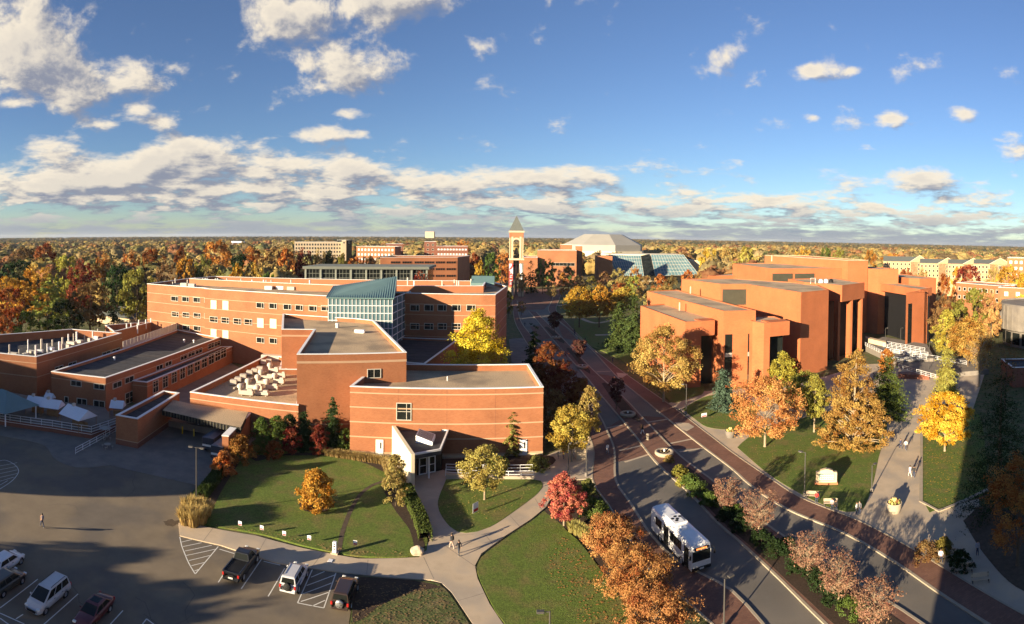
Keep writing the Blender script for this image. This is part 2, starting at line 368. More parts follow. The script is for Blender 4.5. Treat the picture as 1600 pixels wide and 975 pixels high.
def lawn(name, px, m='grass', z=.13):
    return struct(sheet(name, smooth_line(PX(px + px[:1]), 1.2)[:-1], z, m, z0=-.1))
lawn('lawn', [(303, 818), (318, 790), (345, 738), (385, 700), (450, 690), (545, 700), (600, 720), (640, 778), (668, 845), (650, 868), (560, 870), (475, 854), (400, 834)])
lawn('lawn', [(697, 750), (760, 748), (832, 750), (848, 757), (840, 772), (805, 799), (765, 825), (728, 834), (703, 824), (684, 790)])
lawn('lawn', [(752, 872), (790, 843), (830, 817), (856, 799), (885, 830), (915, 860), (985, 960), (1030, 1030), (850, 1030), (788, 975), (768, 945), (749, 905), (745, 887)])
lawn('ground_cover', [(556, 902), (673, 911), (688, 917), (702, 930), (733, 977), (760, 1030), (540, 1030), (547, 975)], 'rough_grass')
for nm, px in (('mulch_bed', [(556, 903), (640, 908), (690, 920), (650, 925), (590, 950), (552, 975)]), ('mulch_bed', [(467, 786), (480, 780), (508, 781), (520, 790), (510, 800), (485, 802), (470, 796)]),
               ('mulch_bed', [(600, 770), (612, 765), (640, 800), (658, 838), (664, 858), (650, 864), (640, 830), (618, 800)]), ('mulch_bed', [(303, 816), (345, 738), (362, 722), (375, 720), (350, 762), (322, 812)]),
               ('mulch_bed', [(850, 800), (885, 770), (912, 752), (945, 790), (1000, 875), (1060, 940), (1040, 1000), (985, 955), (915, 855), (885, 828)]),
               ('mulch_bed', [(395, 712), (545, 712), (600, 712), (606, 740), (560, 722), (470, 708), (400, 722)]), ('mulch_bed', [(690, 718), (850, 712), (850, 732), (700, 738)])):
    struct(sheet(nm, smooth_line(PX(px + px[:1]), 1.2)[:-1], .145, 'mulch'))
strip('worn_track', smooth_line(PX([(529, 865), (536, 830), (550, 795), (565, 772), (585, 758), (605, 752)]), 1.0), .55, .139, 'soil', bpy.data.objects['lawn'])

# ---- the boulevard
west_walk_L = smooth_line(PX([(800, 470), (804, 500), (817, 526), (862, 596), (905, 655), (927, 700), (926, 751), (951, 790), (985, 845), (1027, 909), (1072, 940), (1150, 1010)]))
west_kerb = smooth_line(PX([(808, 470), (813, 500), (835, 530), (880, 580), (930, 640), (951, 680), (960, 705), (962, 751), (985, 787), (1018, 838), (1055, 875), (1100, 900), (1143, 924), (1190, 974), (1230, 1030)]))
med_L = smooth_line(PX([(826, 486), (836, 497), (866, 533), (908, 580), (945, 625), (985, 672), (1016, 712), (1038, 736), (1065, 759), (1091, 785), (1117, 814), (1153, 845), (1185, 874), (1221, 908), (1263, 950), (1310, 995), (1350, 1030)]))
med_R = smooth_line(PX([(838, 488), (847, 497), (880, 530), (925, 577), (973, 620), (1006, 655), (1052, 703), (1080, 727), (1106, 746), (1150, 782), (1211, 830), (1275, 868), (1340, 912), (1410, 955), (1490, 1010), (1520, 1030)]))
east_kerb = smooth_line(PX([(868, 452), (862, 470), (857, 484), (868, 497), (896, 520), (925, 547), (965, 590), (1003, 622), (1043, 655), (1090, 692), (1143, 732), (1172, 758), (1226, 794), (1320, 834), (1395, 877), (1460, 922), (1510, 955), (1600, 1010)]))
east_walk_R = smooth_line(PX([(880, 452), (873, 470), (869, 484), (881, 500), (918, 538), (955, 568), (992, 595), (1035, 625), (1060, 643), (1112, 683), (1146, 709), (1200, 746), (1250, 778), (1340, 814), (1412, 851), (1475, 889), (1600, 962)]))
struct(sheet('road', west_kerb + east_kerb[::-1], .0, 'asphalt_road'))
struct(sheet('brick_sidewalk', west_walk_L + west_kerb[::-1], .12, 'brick_paving', z0=-.1))
struct(sheet('brick_sidewalk', east_kerb + east_walk_R[::-1], .12, 'brick_paving', z0=-.1))
med = struct(sheet('median', med_L + med_R[::-1], .12, 'brick_paving', z0=-.1))
for ln in (west_kerb, east_kerb, med_L, med_R): struct(strip('kerb', ln, .32, .14, 'kerb_stone', z0=-.05))
struct(strip('kerb', east_walk_R, .22, .16, 'kerb_stone', z0=-.05)); struct(strip('kerb', west_walk_L, .2, .15, 'kerb_stone', z0=-.05))
def xing(name, px, m='brick_paving', z=.006): return struct(sheet(name, PX(px), z, m))
xing('brick_crossing', [(942, 672), (970, 655), (1016, 712), (962, 722)])
xing('brick_crossing', [(1004, 650), (1040, 652), (1098, 700), (1052, 702)])
xing('brick_crossing', [(828, 510), (852, 508), (868, 527), (842, 532)]); xing('brick_crossing', [(868, 500), (884, 512), (905, 534), (880, 528)])
xing('brick_crossing', [(925, 583), (960, 588), (975, 604), (940, 600)])
for a, b in (((942, 670), (972, 664)), ((968, 704), (1003, 696)), ((976, 722), (1020, 708)), ((1010, 660), (1043, 655)), ((1047, 693), (1085, 685)), ((1062, 706), (1100, 700)), ((932, 581), (955, 580))):
    struct(strip('crossing_band', PX([a, b]), .45, .011, 'concrete'))
for px in ([(963, 583), (982, 585), (972, 591), (966, 590)], [(1054, 661), (1076, 662), (1085, 668), (1073, 675), (1066, 672)]): struct(sheet('kerb_ramp', PX(px), .131, 'concrete'))
# planting beds in the median
for px in ([(1065, 733), (1080, 734), (1200, 832), (1330, 920), (1450, 1010), (1350, 1010), (1250, 928), (1180, 862), (1120, 808), (1085, 768), (1063, 748)],
           [(940, 600), (952, 602), (1000, 655), (990, 656), (965, 636)], [(885, 545), (893, 546), (922, 580), (914, 580)], [(851, 512), (857, 512), (882, 534), (874, 534)]):
    struct(sheet('planting_bed', smooth_line(PX(px + px[:1]), 1.5)[:-1], .15, 'mulch', z0=.0))
# ---- right-hand side
struct(sheet('concrete_walk', PX([(1040, 632), (1062, 640), (1112, 683), (1146, 709), (1200, 746), (1250, 778), (1340, 814), (1412, 851), (1475, 889), (1600, 962), (1680, 1000), (1680, 830), (1600, 830), (1530, 790), (1520, 640), (1540, 580), (1500, 560), (1350, 570), (1250, 600), (1180, 606), (1100, 612)]), .10, 'concrete', z0=-.1))
lawn('lawn', [(1152, 700), (1165, 688), (1195, 668), (1250, 655), (1320, 640), (1383, 655), (1372, 720), (1360, 770), (1342, 800), (1300, 795), (1250, 772), (1200, 741)])
lawn('lawn', [(1066, 640), (1090, 626), (1115, 618), (1160, 622), (1185, 638), (1165, 668), (1138, 672), (1105, 668), (1085, 655)])
lawn('lawn', [(1442, 660), (1442, 783), (1467, 796), (1500, 783), (1540, 760), (1530, 650), (1490, 640)])
rl = PX([(1440, 655), (1439, 785), (1467, 800), (1505, 785), (1545, 765)])
struct(strip('kerb', rl, .5, .22, 'kerb_stone', z0=.0))
lawn('lawn', [(1505, 815), (1545, 790), (1640, 830), (1700, 930), (1600, 925), (1540, 870)], 'soil')
lawn('lawn', [(905, 535), (965, 560), (1030, 612), (1055, 630), (1100, 612), (1075, 575), (1010, 540), (960, 505), (900, 500)])
lawn('lawn', [(880, 468), (945, 462), (975, 478), (950, 492), (885, 488)])
for ln, w in (([(905, 497), (930, 505), (960, 500)], 2.2), ([(930, 524), (965, 524), (1000, 532)], 2.4), ([(960, 545), (985, 548), (1005, 546)], 3), ([(872, 478), (920, 473), (985, 476)], 3), ([(1060, 632), (1090, 622), (1130, 610)], 1.6)):
    struct(strip('concrete_walk', smooth_line(PX(ln)), w, .135, 'concrete'))
struct(sheet('tower_plaza', PX([(770, 462), (770, 450), (868, 452), (862, 470), (850, 484), (800, 484)]), .03, 'brick_paving'))
struct(sheet('service_court', PX([(795, 530), (817, 528), (850, 575), (838, 580), (800, 570)]), .05, 'concrete_dark'))
struct(sheet('courtyard', [(-72, 86), (-56, 86), (-57, 122), (-75, 136)], .06, 'concrete_dark'))
struct(sheet('far_street', [(-30, 520), (-14, 520), (-4, 340), (-10, 330), (-20, 340)], .02, 'asphalt_road'))
def leaf_litter(px, n, seed, col):
    r = np.random.default_rng(seed); P = PX(px); xs = [p[0] for p in P]; ys = [p[1] for p in P]; vs = []; fs = []
    for i in range(n):
        x, y = r.uniform(min(xs), max(xs)), r.uniform(min(ys), max(ys))
        if not inpoly((x, y), P): continue
        a = r.uniform(0, 6.3); s = r.uniform(.06, .13); o = len(vs)
        vs += [(x + s * cos(a + k * pi / 2), y + s * sin(a + k * pi / 2) * .7, .16 + .03 * r.random()) for k in range(4)]; fs.append((o, o + 1, o + 2, o + 3))
    mb = MB(); mb.add(vs, fs); o = mb.build('fallen_leaves', colmat(col, .9)); o['kind'] = 'stuff'; return o
def inpoly(p, P):
    c = False; n = len(P)
    for i in range(n):
        a, b = P[i], P[i - 1]
        if (a[1] > p[1]) != (b[1] > p[1]) and p[0] < (b[0] - a[0]) * (p[1] - a[1]) / (b[1] - a[1]) + a[0]: c = not c
    return c
tag(leaf_litter([(1443, 690), (1443, 780), (1467, 793), (1500, 780), (1510, 700), (1480, 690)], 900, 1, (.55, .33, .05)), 'yellow fallen leaves scattered on the lawn below the golden maple', 'fallen leaves')
tag(leaf_litter([(1160, 695), (1200, 680), (1370, 690), (1355, 770), (1250, 760)], 500, 2, (.40, .26, .08)), 'tan fallen leaves sprinkled on the lawn around the stone sign', 'fallen leaves')
# parking lines
def line_px(a, b, w=.11): strip('parking_line', PX([a, b]), w, .008, 'paint', lot)
for a, b in [((341, 910), (358, 884)), ((377, 920), (409, 873)), ((419, 932), (445, 888)), ((343, 858), (366, 865)), ((412, 877), (438, 883)), ((465, 942), (488, 890)), ((465, 942), (506, 950)), ((506, 950), (525, 895)), ((470, 940), (515, 925)), ((473, 928), (518, 911)), ((479, 915), (524, 898)), ((486, 902), (507, 893)), ((488, 947), (508, 938)),
             ((0, 950), (59, 905)), ((68, 976), (122, 928)), ((172, 976), (192, 954)), ((0, 958), (38, 975)), ((25, 967), (36, 960)), ((222, 976), (229, 967)), ((229, 967), (241, 976)), ((0, 966), (14, 976))]: line_px(a, b)
arc = [(281, 839), (284, 853), (289, 866), (295, 880), (305, 897)]
strip('parking_line', smooth_line(PX(arc), .5), .11, .008, 'paint', lot); line_px((305, 897), (341, 854))
for a, b in [((284, 847), (300, 843)), ((286, 854), (315, 848)), ((289, 861), (331, 852)), ((291, 868), (337, 858)), ((295, 876), (328, 868)), ((299, 884), (319, 879)), ((304, 892), (310, 890))]: line_px(a, b, .09)
strip('parking_line', smooth_line(PX([(0, 720), (8, 719), (20, 724), (28, 732), (28, 740), (18, 752), (0, 764)]), .5), .11, .008, 'paint', lot)
for k in range(6): line_px((0, 728 + k * 6), (22 + (k < 4) * 5 - (k == 5) * 10, 723 + k * 5.6), .09)
def stain(px, r0, sd):
    x, y = G(*px); rr = random.Random(sd); sheet('asphalt_patch', [(x + r0 * rr.uniform(.6, 1.25) * cos(k * pi / 8), y + r0 * rr.uniform(.6, 1.25) * sin(k * pi / 8)) for k in range(16)], .005, 'soil', lot)
stain((268, 817), 1.0, 1)
mat('tar', (.10, .085, .068), .9, .2, 1)
rr = random.Random(9)
for k in range(16):                  # sealed cracks wander over the lot
    x, y = rr.uniform(-62, -20), rr.uniform(26, 62); a = rr.uniform(0, 3.1); ln = [(x, y)]
    for j in range(rr.randint(4, 10)): a += rr.gauss(0, .35); x += 1.2 * cos(a); y += 1.2 * sin(a); ln.append((x, y))
    if all(inpoly(q_, [(-150, 5), (-18, 20), (-18, 47), (-38, 52), (-40, 64), (-58, 66), (-150, 66)]) for q_ in ln): strip('sealed_crack', ln, .06, .0045, 'tar', lot)

# ================================================================== BUILDINGS
_wc = {}
def wmesh(key, fn):
    if key not in _wc:
        mb, mats = fn(); me = bpy.data.meshes.new(key[0]); me.from_pydata(mb.v, [], mb.f)
        for m in mats: me.materials.append(M(m))
        if any(mb.m): me.polygons.foreach_set('material_index', mb.m)
        _wc[key] = me
    return _wc[key]
def window(root, p0, p1, u, z, w, h, nx=2, nz=1, fm='frame', gm='dark_glass', name='window', fw=.12, split=None):
    """a framed window centred u metres along the wall at height z; origin on the wall face"""
    w = round(w, 1); h = round(h, 1)
    def fr():
        mb = MB(); d = .14
        for sx in (-1, 1): mb.box((sx * (w / 2 - fw / 2), -d / 2 + .03, 0), (fw, d, h))
        for sz in (-1, 1): mb.box((0, -d / 2 + .031, sz * (h / 2 - fw / 2)), (w - 2 * fw, d, fw))
        for i in range(1, nx):
            x = -w / 2 + w * (split if split else i / nx); mb.box((x, -.03, 0), (.09, .08, h - 2 * fw))
        for i in range(1, nz): mb.box((0, -.028, -h / 2 + h * i / nz), (w - 2 * fw, .08, .08))
        return mb, [fm]
    def pn():
        mb = MB(); a, b = w / 2 - fw, h / 2 - fw; mb.add([(-a, -.012, -b), (a, -.012, -b), (a, -.012, b), (-a, -.012, b)], [(0, 1, 2, 3)]); return mb, [gm]
    a = atan2(p1[1] - p0[1], p1[0] - p0[0]); r = rootloc(root)
    o = bpy.data.objects.new(name, wmesh((name, w, h, nx, nz, fm, split), fr)); COL.objects.link(o); o.parent = root
    o.location = (p0[0] + cos(a) * u - r.x, p0[1] + sin(a) * u - r.y, z - r.z); o.rotation_euler = (0, 0, a)
    p = bpy.data.objects.new('pane', wmesh(('pane', w, h, gm), pn)); COL.objects.link(p); p.parent = o
    return o
def win_px(root, p0, p1, x, y, wpx, hpx, **k):
    u, z = onwall(p0, p1, x, y); ua, _ = onwall(p0, p1, x - wpx / 2, y); ub, _ = onwall(p0, p1, x + wpx / 2, y); _, za = onwall(p0, p1, x, y + hpx / 2); _, zb = onwall(p0, p1, x, y - hpx / 2)
    return window(root, p0, p1, u, z, abs(ub - ua), abs(zb - za), **k)
def block(root, poly, z0, z1, wall='brick', roof='gravel_roof', cop='white_metal', par=.8, cw=.42, bands=(), bm='stone_band', name='wall'):
    poly = ccw([tuple(p[:2]) for p in poly]); inn = inset(poly, .38)
    mb = MB(); mb.prism(poly, z0, z1 - .12, top=False)
    n = len(inn); mb.add([(*p, z1 - .12) for p in inn] + [(*p, z1 - par) for p in inn], [(i, (i + 1) % n, (i + 1) % n + n, i + n) for i in range(n)])
    if cop is None: mb.ring(poly, inn, z1 - .121, z1 - .12)
    w = mb.build(name, wall, root)
    if cop: MB().ring(inset(poly, -.05), inset(poly, cw), z1 - .12, z1).build('coping', cop, root)
    sheet('roof_deck', inset(poly, .36), z1 - par, roof, root)
    if roof == 'dark_roof':
        xs = [p[0] for p in inn]; ys = [p[1] for p in inn]; y_ = min(ys) + 2.5
        while y_ < max(ys) - 1:
            hit = []
            for i in range(len(inn)):
                a, b = inn[i - 1], inn[i]
                if (a[1] > y_) != (b[1] > y_): hit.append(a[0] + (y_ - a[1]) * (b[0] - a[0]) / (b[1] - a[1]))
            hit.sort()
            if len(hit) >= 2 and hit[1] - hit[0] > 1: MB().box(((hit[0] + hit[1]) / 2, y_, z1 - par + .01), (hit[1] - hit[0] - .3, .12, .03)).build('membrane_seam', 'rubber', root)
            y_ += 3.0
    for z, h in bands: MB().ring(inset(poly, -.035), inset(poly, .02), z, z + h).build('stone_band', bm, root)
    return w
def centre(poly): return (sum(p[0] for p in poly) / len(poly), sum(p[1] for p in poly) / len(poly), 0)
def quadpart(root, name, pts, m, thick=0.0):
    return MB().add(pts, [tuple(range(len(pts)))]).build(name, m, root)
def wallbox(root, name, p0, p1, u0, u1, z0, z1, d, m, off=.0):
    a = atan2(p1[1] - p0[1], p1[0] - p0[0]); nx, ny = sin(a), -cos(a); u = (u0 + u1) / 2
    return MB().box((p0[0] + cos(a) * u + nx * (off + d / 2), p0[1] + sin(a) * u + ny * (off + d / 2), (z0 + z1) / 2), (abs(u1 - u0), d, z1 - z0), a).build(name, m, root)

# ---- A: auditorium front with the entrance
FL, FR, BR, BL = G(547, 603, 11), G(849, 604, 11), G(826, 568, 11), (-24.5, 103)
A = thing('recital_hall', 'low brick recital hall with pale stone bands and gravel roof behind the cream entrance wall', 'building', centre([FL, FR, BR, BL]))
bz = [onwall(FL, FR, 560, y)[1] for y in (613.5, 636, 659, 682)]
block(A, [FL, FR, BR, BL], 0, 11, bands=[(z - .1, .2) for z in bz] + [(.35, .25)], par=1.2)
wallbox(A, 'plinth', FL, FR, 0, hypot(FR[0] - FL[0], FR[1] - FL[1]), 0, .35, .08, 'limestone')
win_px(A, FL, FR, 631, 643, 24, 27, nx=2, nz=2, split=.68)
for x, y, wp, hp in ((593, 699, 10, 23), (817.5, 705.5, 11, 20)):
    u, z = onwall(FL, FR, x, y); d = wallbox(A, 'door', FL, FR, u - .6, u + .6, .1, 2.6, .12, 'white_metal'); wallbox(A, 'door_glass', FL, FR, u + .1, u + .3, 1.2, 2.2, .03, 'dark_glass', .12).parent = d
for k in range(1, 4): wallbox(A, 'expansion_joint', FL, FR, k * 7.7, k * 7.7 + .04, .6, 10.8, .012, 'brick_dark')
MB().tube([(-11, 97, 9.7), (-11, 97, 10.6)], .09).build('roof_pipe', 'white_metal', A)
# ---- entrance
e0, e1 = G(609, 707), G(642, 765); hz_ = ztop(642, 710, *e1)
ent = thing('entrance_porch', 'cream slab wall and dark flat porch roof with skylight at the hall doors', 'porch', ((e0[0] + e1[0]) / 2, (e0[1] + e1[1]) / 2, 0))
dv = Vector((e1[0] - e0[0], e1[1] - e0[1])).normalized(); nv = Vector((-dv.y, dv.x))
back = (e0[0] - dv.x * 1.2, e0[1] - dv.y * 1.2)
sl_ = [back, e1, (e1[0] + nv.x * .55, e1[1] + nv.y * .55), (back[0] + nv.x * .55, back[1] + nv.y * .55)]
MB().prism(sl_, 0, hz_, bottom=True).build('slab_wall', 'cream_panel', ent, bevel=.03)
zr = hz_ - .7
r0 = (e1[0] + nv.x * .57 - dv.x * 1.2, e1[1] + nv.y * .57 - dv.y * 1.2); r1 = G(689, 704, zr); r2 = G(692, 669, zr); r2 = (r1[0] + .2, FL[1] + (r1[0] - FL[0]) * (FR[1] - FL[1]) / (FR[0] - FL[0]) - .05)
r3 = (back[0] + nv.x * .57, back[1] + nv.y * .57)
rp = [r0, r1, r2, r3]
MB().prism(rp, zr - .55, zr, bottom=True).build('porch_roof', 'dark_roof', ent)
MB().ring(ccw(rp), inset(rp, .25), zr, zr + .25).build('coping', 'white_metal', ent)
c = G(665, 688, zr); sk = MB(); sk.add([(c[0] - 1.3, c[1] - 1.2, zr), (c[0] + 1.3, c[1] - 1.9, zr), (c[0] + 1.3, c[1] + 1.4, zr), (c[0] - 1.3, c[1] + 1.8, zr), (c[0] - 1.3, c[1] - 1.2, zr + 1.1), (c[0] + 1.3, c[1] - 1.9, zr + .5), (c[0] + 1.3, c[1] + 1.4, zr + .5), (c[0] - 1.3, c[1] + 1.8, zr + 1.1)], [(4, 5, 6, 7), (0, 1, 5, 4), (1, 2, 6, 5), (2, 3, 7, 6), (3, 0, 4, 7)])
s_ = sk.build('skylight', 'white_metal', ent)
for k in range(7):
    y0 = -1.1 + k * .4; MB().add([(c[0] - 1.15, c[1] + y0, zr + 1.09), (c[0] + 1.15, c[1] + y0 - .45, zr + .56), (c[0] + 1.15, c[1] + y0 - .17, zr + .56), (c[0] - 1.15, c[1] + y0 + .26, zr + 1.09)], [(0, 1, 2, 3)]).build('skylight_pane', 'blue_glass', s_)
g0, g1 = (r0[0] + .1, r0[1] + 3.2), (r1[0] - .2, r1[1] + 3.0)
MB().prism([g0, (g1[0], g1[1]), (g1[0], g1[1] + .2), (g0[0], g0[1] + .2)], 0, zr - .56).build('glass_wall', 'dark_glass', ent)
for k, u in enumerate((.9, 2.3)):
    window(ent, g0, g1, u, 1.35, 1.3, 2.5, nx=1, nz=2, fm='white_metal', name='glass_door', fw=.13)
window(ent, g0, g1, 1.6, 3.2, 2.8, .9, nx=3, fm='white_metal', name='transom')
cp = (G(670, 748)); MB().tube([(cp[0], cp[1], 0), (cp[0], cp[1], zr - .5)], .14, 10).build('column', 'white_metal', ent)
# ---- B: fan-shaped high hall
Bp = [G(464, 553, 15), G(635, 550, 15), G(584, 500, 15), (-37.2, 131), (-57.0, 132.2), (-47.8, 110.3), (-41.3, 112.6)]
B = thing('stage_house', 'tall windowless brick stage house with gravel roof rising behind the recital hall', 'building', centre(Bp))
zb = onwall(Bp[0], Bp[1], 500, 566)[1]
block(B, Bp, 0, 15, bands=[(zb - .2, .38)], par=1.0)
win_px(B, Bp[0], Bp[1], 584.5, 583.5, 22, 15, nx=2, nz=1)
zc_ = onwall(Bp[0], Bp[1], 500, 664)[1]; MB().ring(inset(Bp, -.03), inset(Bp, .02), zc_, zc_ + .2).build('stone_band', 'stone_band', B)
def roof_unit(root, px, z, d, m='white_metal', name='roof_unit'):
    x, y = G(*px, z); o = MB().box((x, y, z + d[2] / 2 + .15), d); o.box((x, y, z + .08), (d[0] * .9, d[1] * .9, .16))
    for k in range(int(d[0] / .35)): o.box((x - d[0] / 2 + .2 + k * .35, y, z + d[2] + .2), (.16, d[1] * .95, .1))
    return o.build(name, m, root)
roof_unit(B, (562, 520), 14, (2.2, .9, .5)); roof_unit(B, (548, 500), 14, (2.2, .8, .5))
x, y = G(527, 512, 14); MB().lathe([(.35, 14), (.35, 14.7), (.45, 14.75), (.4, 15.0), (0, 15.05)], 12, (x, y, 0)).build('roof_vent', 'white_metal', B)
# ---- C: plant roof
Cp = [G(297, 612, 6.5), (-34.9, 87.6), (-35.5, 89.5), (-41.5, 112.4), (-47.9, 110.1), (-51.7, 121.0), (-56.5, 122.6)]
C = thing('plant_room_block', 'low brick block with a roof full of cream ducts and units beside the loading dock', 'building', centre(Cp))
block(C, Cp, 0, 6.5, roof='gravel_roof', bands=[(5.2, .16)], par=1.2)
def duct(px, L, w, h, rz, fan=True):
    x, y = G(*px, 5.4); o = MB()
    o.box((x, y, 5.4 + h / 2 + .1), (L, w, h), rz); o.box((x + cos(rz) * L * .25, y + sin(rz) * L * .25, 5.4 + h + .25), (L * .35, w * .7, .35), rz)
    u = o.build('air_handler', 'cream_unit', C, bevel=.06)
    if fan: MB().lathe([(.36, 0), (.42, .5), (.62, .55), (.62, 1.0), (.3, 1.25), (0, 1.28)], 12, (x - cos(rz) * L * .42, y - sin(rz) * L * .42, 5.4 + h)).build('exhaust_fan', 'cream_unit', u)
    for k in (-.3, .3): MB().box((x + cos(rz) * L * k, y + sin(rz) * L * k, 5.35), (.2, w * .9, .14), rz).build('support', 'frame', u)
for px, L in (((385, 617), 3.4), ((410, 617), 3), ((398, 609), 3.6), ((425, 608), 3.2), ((410, 600), 3.6), ((436, 599), 2.6), ((416, 591), 3.4), ((440, 590), 2.4), ((428, 581), 3.0), ((445, 583), 1.8)): duct(px, L * .8 * random.uniform(.8, 1.15), random.uniform(.7, 1.0), random.uniform(.5, .85), .12 + random.uniform(-.05, .05), L > 2.5)
for px in ((365, 601), (372, 597), (380, 592), (390, 586), (398, 583), (406, 580), (412, 569), (420, 568)): 
    x, y = G(*px, 5.4); MB().box((x, y, 5.95), (1.3, 1.0, .95), .3).build('condenser', 'cream_unit', C, bevel=.05)
x0 = G(362, 606, 5.4); x1 = G(412, 580, 5.4); MB().box(((x0[0] + x1[0]) / 2 + .8, (x0[1] + x1[1]) / 2 - .6, 5.55), (hypot(x1[0] - x0[0], x1[1] - x0[1]), .25, .3), atan2(x1[1] - x0[1], x1[0] - x0[0])).build('pipe_tray', 'frame', C)
x, y = G(425, 562, 5.4); MB().box((x, y, 6.0), (5, 1.6, 1.1), .1).build('air_handler', 'cream_unit', C)
# ---- dock
Kp = [G(181, 648, 5), G(215, 654, 5), (-59.7, 88.9), (-63.2, 88.5)]
K = thing('dock_side_block', 'narrow brick block with white coping on the left of the loading dock', 'building', centre(Kp))
block(K, Kp, 0, 5, roof='dark_roof', bands=[(.9, .12)], par=.7)
MB().prism(inset(Kp, -.04), 0, .9, top=False).build('dark_base', 'brick_dark', K)
Wp = [G(347, 680, 4.2), G(357, 681, 4.2), G(392, 645, 4.2), G(383, 644, 4.2)]
W = thing('dock_retaining_wall', 'brick wall with white coping on the right of the loading dock', 'wall', centre(Wp))
MB().prism(Wp, 0, 4.08, bottom=True).build('wall', 'brick', W); MB().prism(inset(Wp, -.06), 4.08, 4.22, bottom=True).build('coping', 'white_metal', W)
cv0, cv1 = G(254, 641, 4.4), G(376, 668, 4.4); cvb1, cvb0 = (-43.8, 86.6), (-55.5, 85.7)
cvp = [cv0, cv1, cvb1, cvb0, (-59.2, 86)]
V = thing('dock_canopy', 'flat gravel-topped canopy with dark ribbed edge over the loading dock', 'canopy', centre(cvp))
MB().prism(cvp, 3.5, 4.4, bottom=True, mtop=1).build('canopy', ['black', 'gravel_roof'], V)
for k in range(26):
    t = k / 25; MB().box((cv0[0] + (cv1[0] - cv0[0]) * t, cv0[1] + (cv1[1] - cv0[1]) * t - .06, 3.95), (.16, .12, .86), atan2(cv1[1] - cv0[1], cv1[0] - cv0[0])).build('rib', 'louvre', V)
px_ = G(310, 673); MB().tube([(px_[0], px_[1], 0), (px_[0], px_[1], 3.5)], .16, 10).build('column', 'white_metal', V)
MB().box((-53, 85.2, .6), (13, 2.0, 1.2), .05).build('dock_platform', 'concrete_dark', V)
for px in ((285, 678), (303, 682)):
    x, y = G(*px); b_ = MB().tube([(x, y, 0), (x, y, 1.3)], .13, 10).build('dock_bollard', 'yellow_paint'); tag(b_, 'yellow steel bollard on the %s side of the dock gate' % ('left' if px[0] < 290 else 'right'), 'bollard', 'yellow dock bollards')
# ---- wing
Qp = [G(80, 580, 7), G(165, 590, 7), G(343, 527, 7), (-94, 139), (-88.9, 107.2)]
Q = thing('cafe_wing', 'long low brick wing with dark roof and clerestory windows left of the dock', 'building', centre(Qp))
block(Q, Qp, 0, 7, roof='dark_roof', bands=[(5.6, .14)], par=.7)
Q2 = [(Qp[1][0] - .3, 92.0), G(230, 597, 4.6), G(363, 541, 4.6), (-76.2, 134)]
block(Q, Q2, 0, 4.6, roof='dark_roof', bands=[(3.6, .12)], par=.45)
for x, y in ((119, 599), (155, 604)): win_px(Q, Qp[0], Qp[1], x, y, 17, 9, nx=2)
for x, y in ((183, 601), (202, 593)): win_px(Q, Qp[1], Qp[2], x, y, 14, 10, nx=2)
for x, y in ((249, 574), (263, 568), (287, 558), (299, 553), (310.5, 548.5), (330, 540), (339, 537)): win_px(Q, Qp[1], Qp[2], x, y, 10.5, 8, nx=2)
for x in (243, 258, 272, 285, 297, 308, 319, 330, 340, 349): win_px(Q, Q2[1], Q2[2], x, 604 - (x - 243) * .495, 8.5, 19 - (x - 243) * .035, nx=2, nz=2)
for x, y, w_, h_ in ((104, 628, 7, 17), (128, 630, 16, 15), (155, 633, 18, 15)): win_px(Q, Qp[0], Qp[1], x, y, w_, h_, nx=2 if w_ > 8 else 1)
for x, y in ((202, 621), (222, 614)): win_px(Q, Qp[1], Qp[2], x, y, 13, 18, nx=2, nz=2)
for px in ((179, 562), (288, 534), (303, 535)):
    x, y = G(*px, 6.4); MB().lathe([(.2, 6.3), (.2, 6.8), (.32, 6.85), (.25, 7.1), (0, 7.15)], 10, (x, y, 0)).build('roof_vent', 'white_metal', Q)
s0, s1 = G(192, 545, 7), G(280, 513, 7)
Scr = thing('roof_screen', 'pale panel screen standing on the dark roof of the low wing', 'screen', (*s0, 6.3))
nS = 18
for k in range(nS):
    t = (k + .5) / nS; MB().box((s0[0] + (s1[0] - s0[0]) * t, s0[1] + (s1[1] - s0[1]) * t, 7.6), (hypot(s1[0] - s0[0], s1[1] - s0[1]) / nS - .08, .1, 2.5), atan2(s1[1] - s0[1], s1[0] - s0[0])).build('panel', 'cream_unit', Scr)
# ---- far-left plant yard
Yp = [G(-60, 542, 9), G(0, 552, 9), G(57, 557, 9), G(190, 520, 9), G(110, 514, 9), G(0, 539, 9)]
Yp = [(-107, 74), G(57, 557, 9), G(190, 520, 9), (-111.5, 112), (-121, 86)]
Yd = thing('plant_yard_block', 'brick block at the left edge with exhaust stacks inside its deep parapet', 'building', centre(Yp))
block(Yd, Yp, 0, 9, roof='dark_roof', bands=[(7.4, .16), (4.4, .16)], par=2.2)
for px in ((56, 556), (74, 546), (97, 545), (93, 549), (65, 541), (82, 535), (107, 531), (120, 527), (132, 527), (145, 525), (153, 523), (115, 529), (30, 551), (44, 547), (15, 553), (98, 537)):
    px = (px[0], px[1] + 6)
    x, y = G(*px, 6.8); h = random.uniform(1.6, 3.6); MB().tube([(x, y, 6.7), (x, y, 6.8 + h)], random.choice([.16, .2, .28]), 10).build('exhaust_stack', random.choice(['white_metal', 'cream_unit', 'frame']), Yd)
for px in ((20, 556), (40, 556), (62, 551), (80, 547), (90, 553), (112, 538), (125, 536), (140, 533), (150, 530), (105, 543), (50, 552)):
    x, y = G(*px, 6.8); MB().box((x, y, 7.2), (random.uniform(1, 2.6), random.uniform(.8, 1.6), random.uniform(.5, 1.0)), random.uniform(0, .5)).build('roof_unit', random.choice(['white_metal', 'cream_unit', 'frame']), Yd)
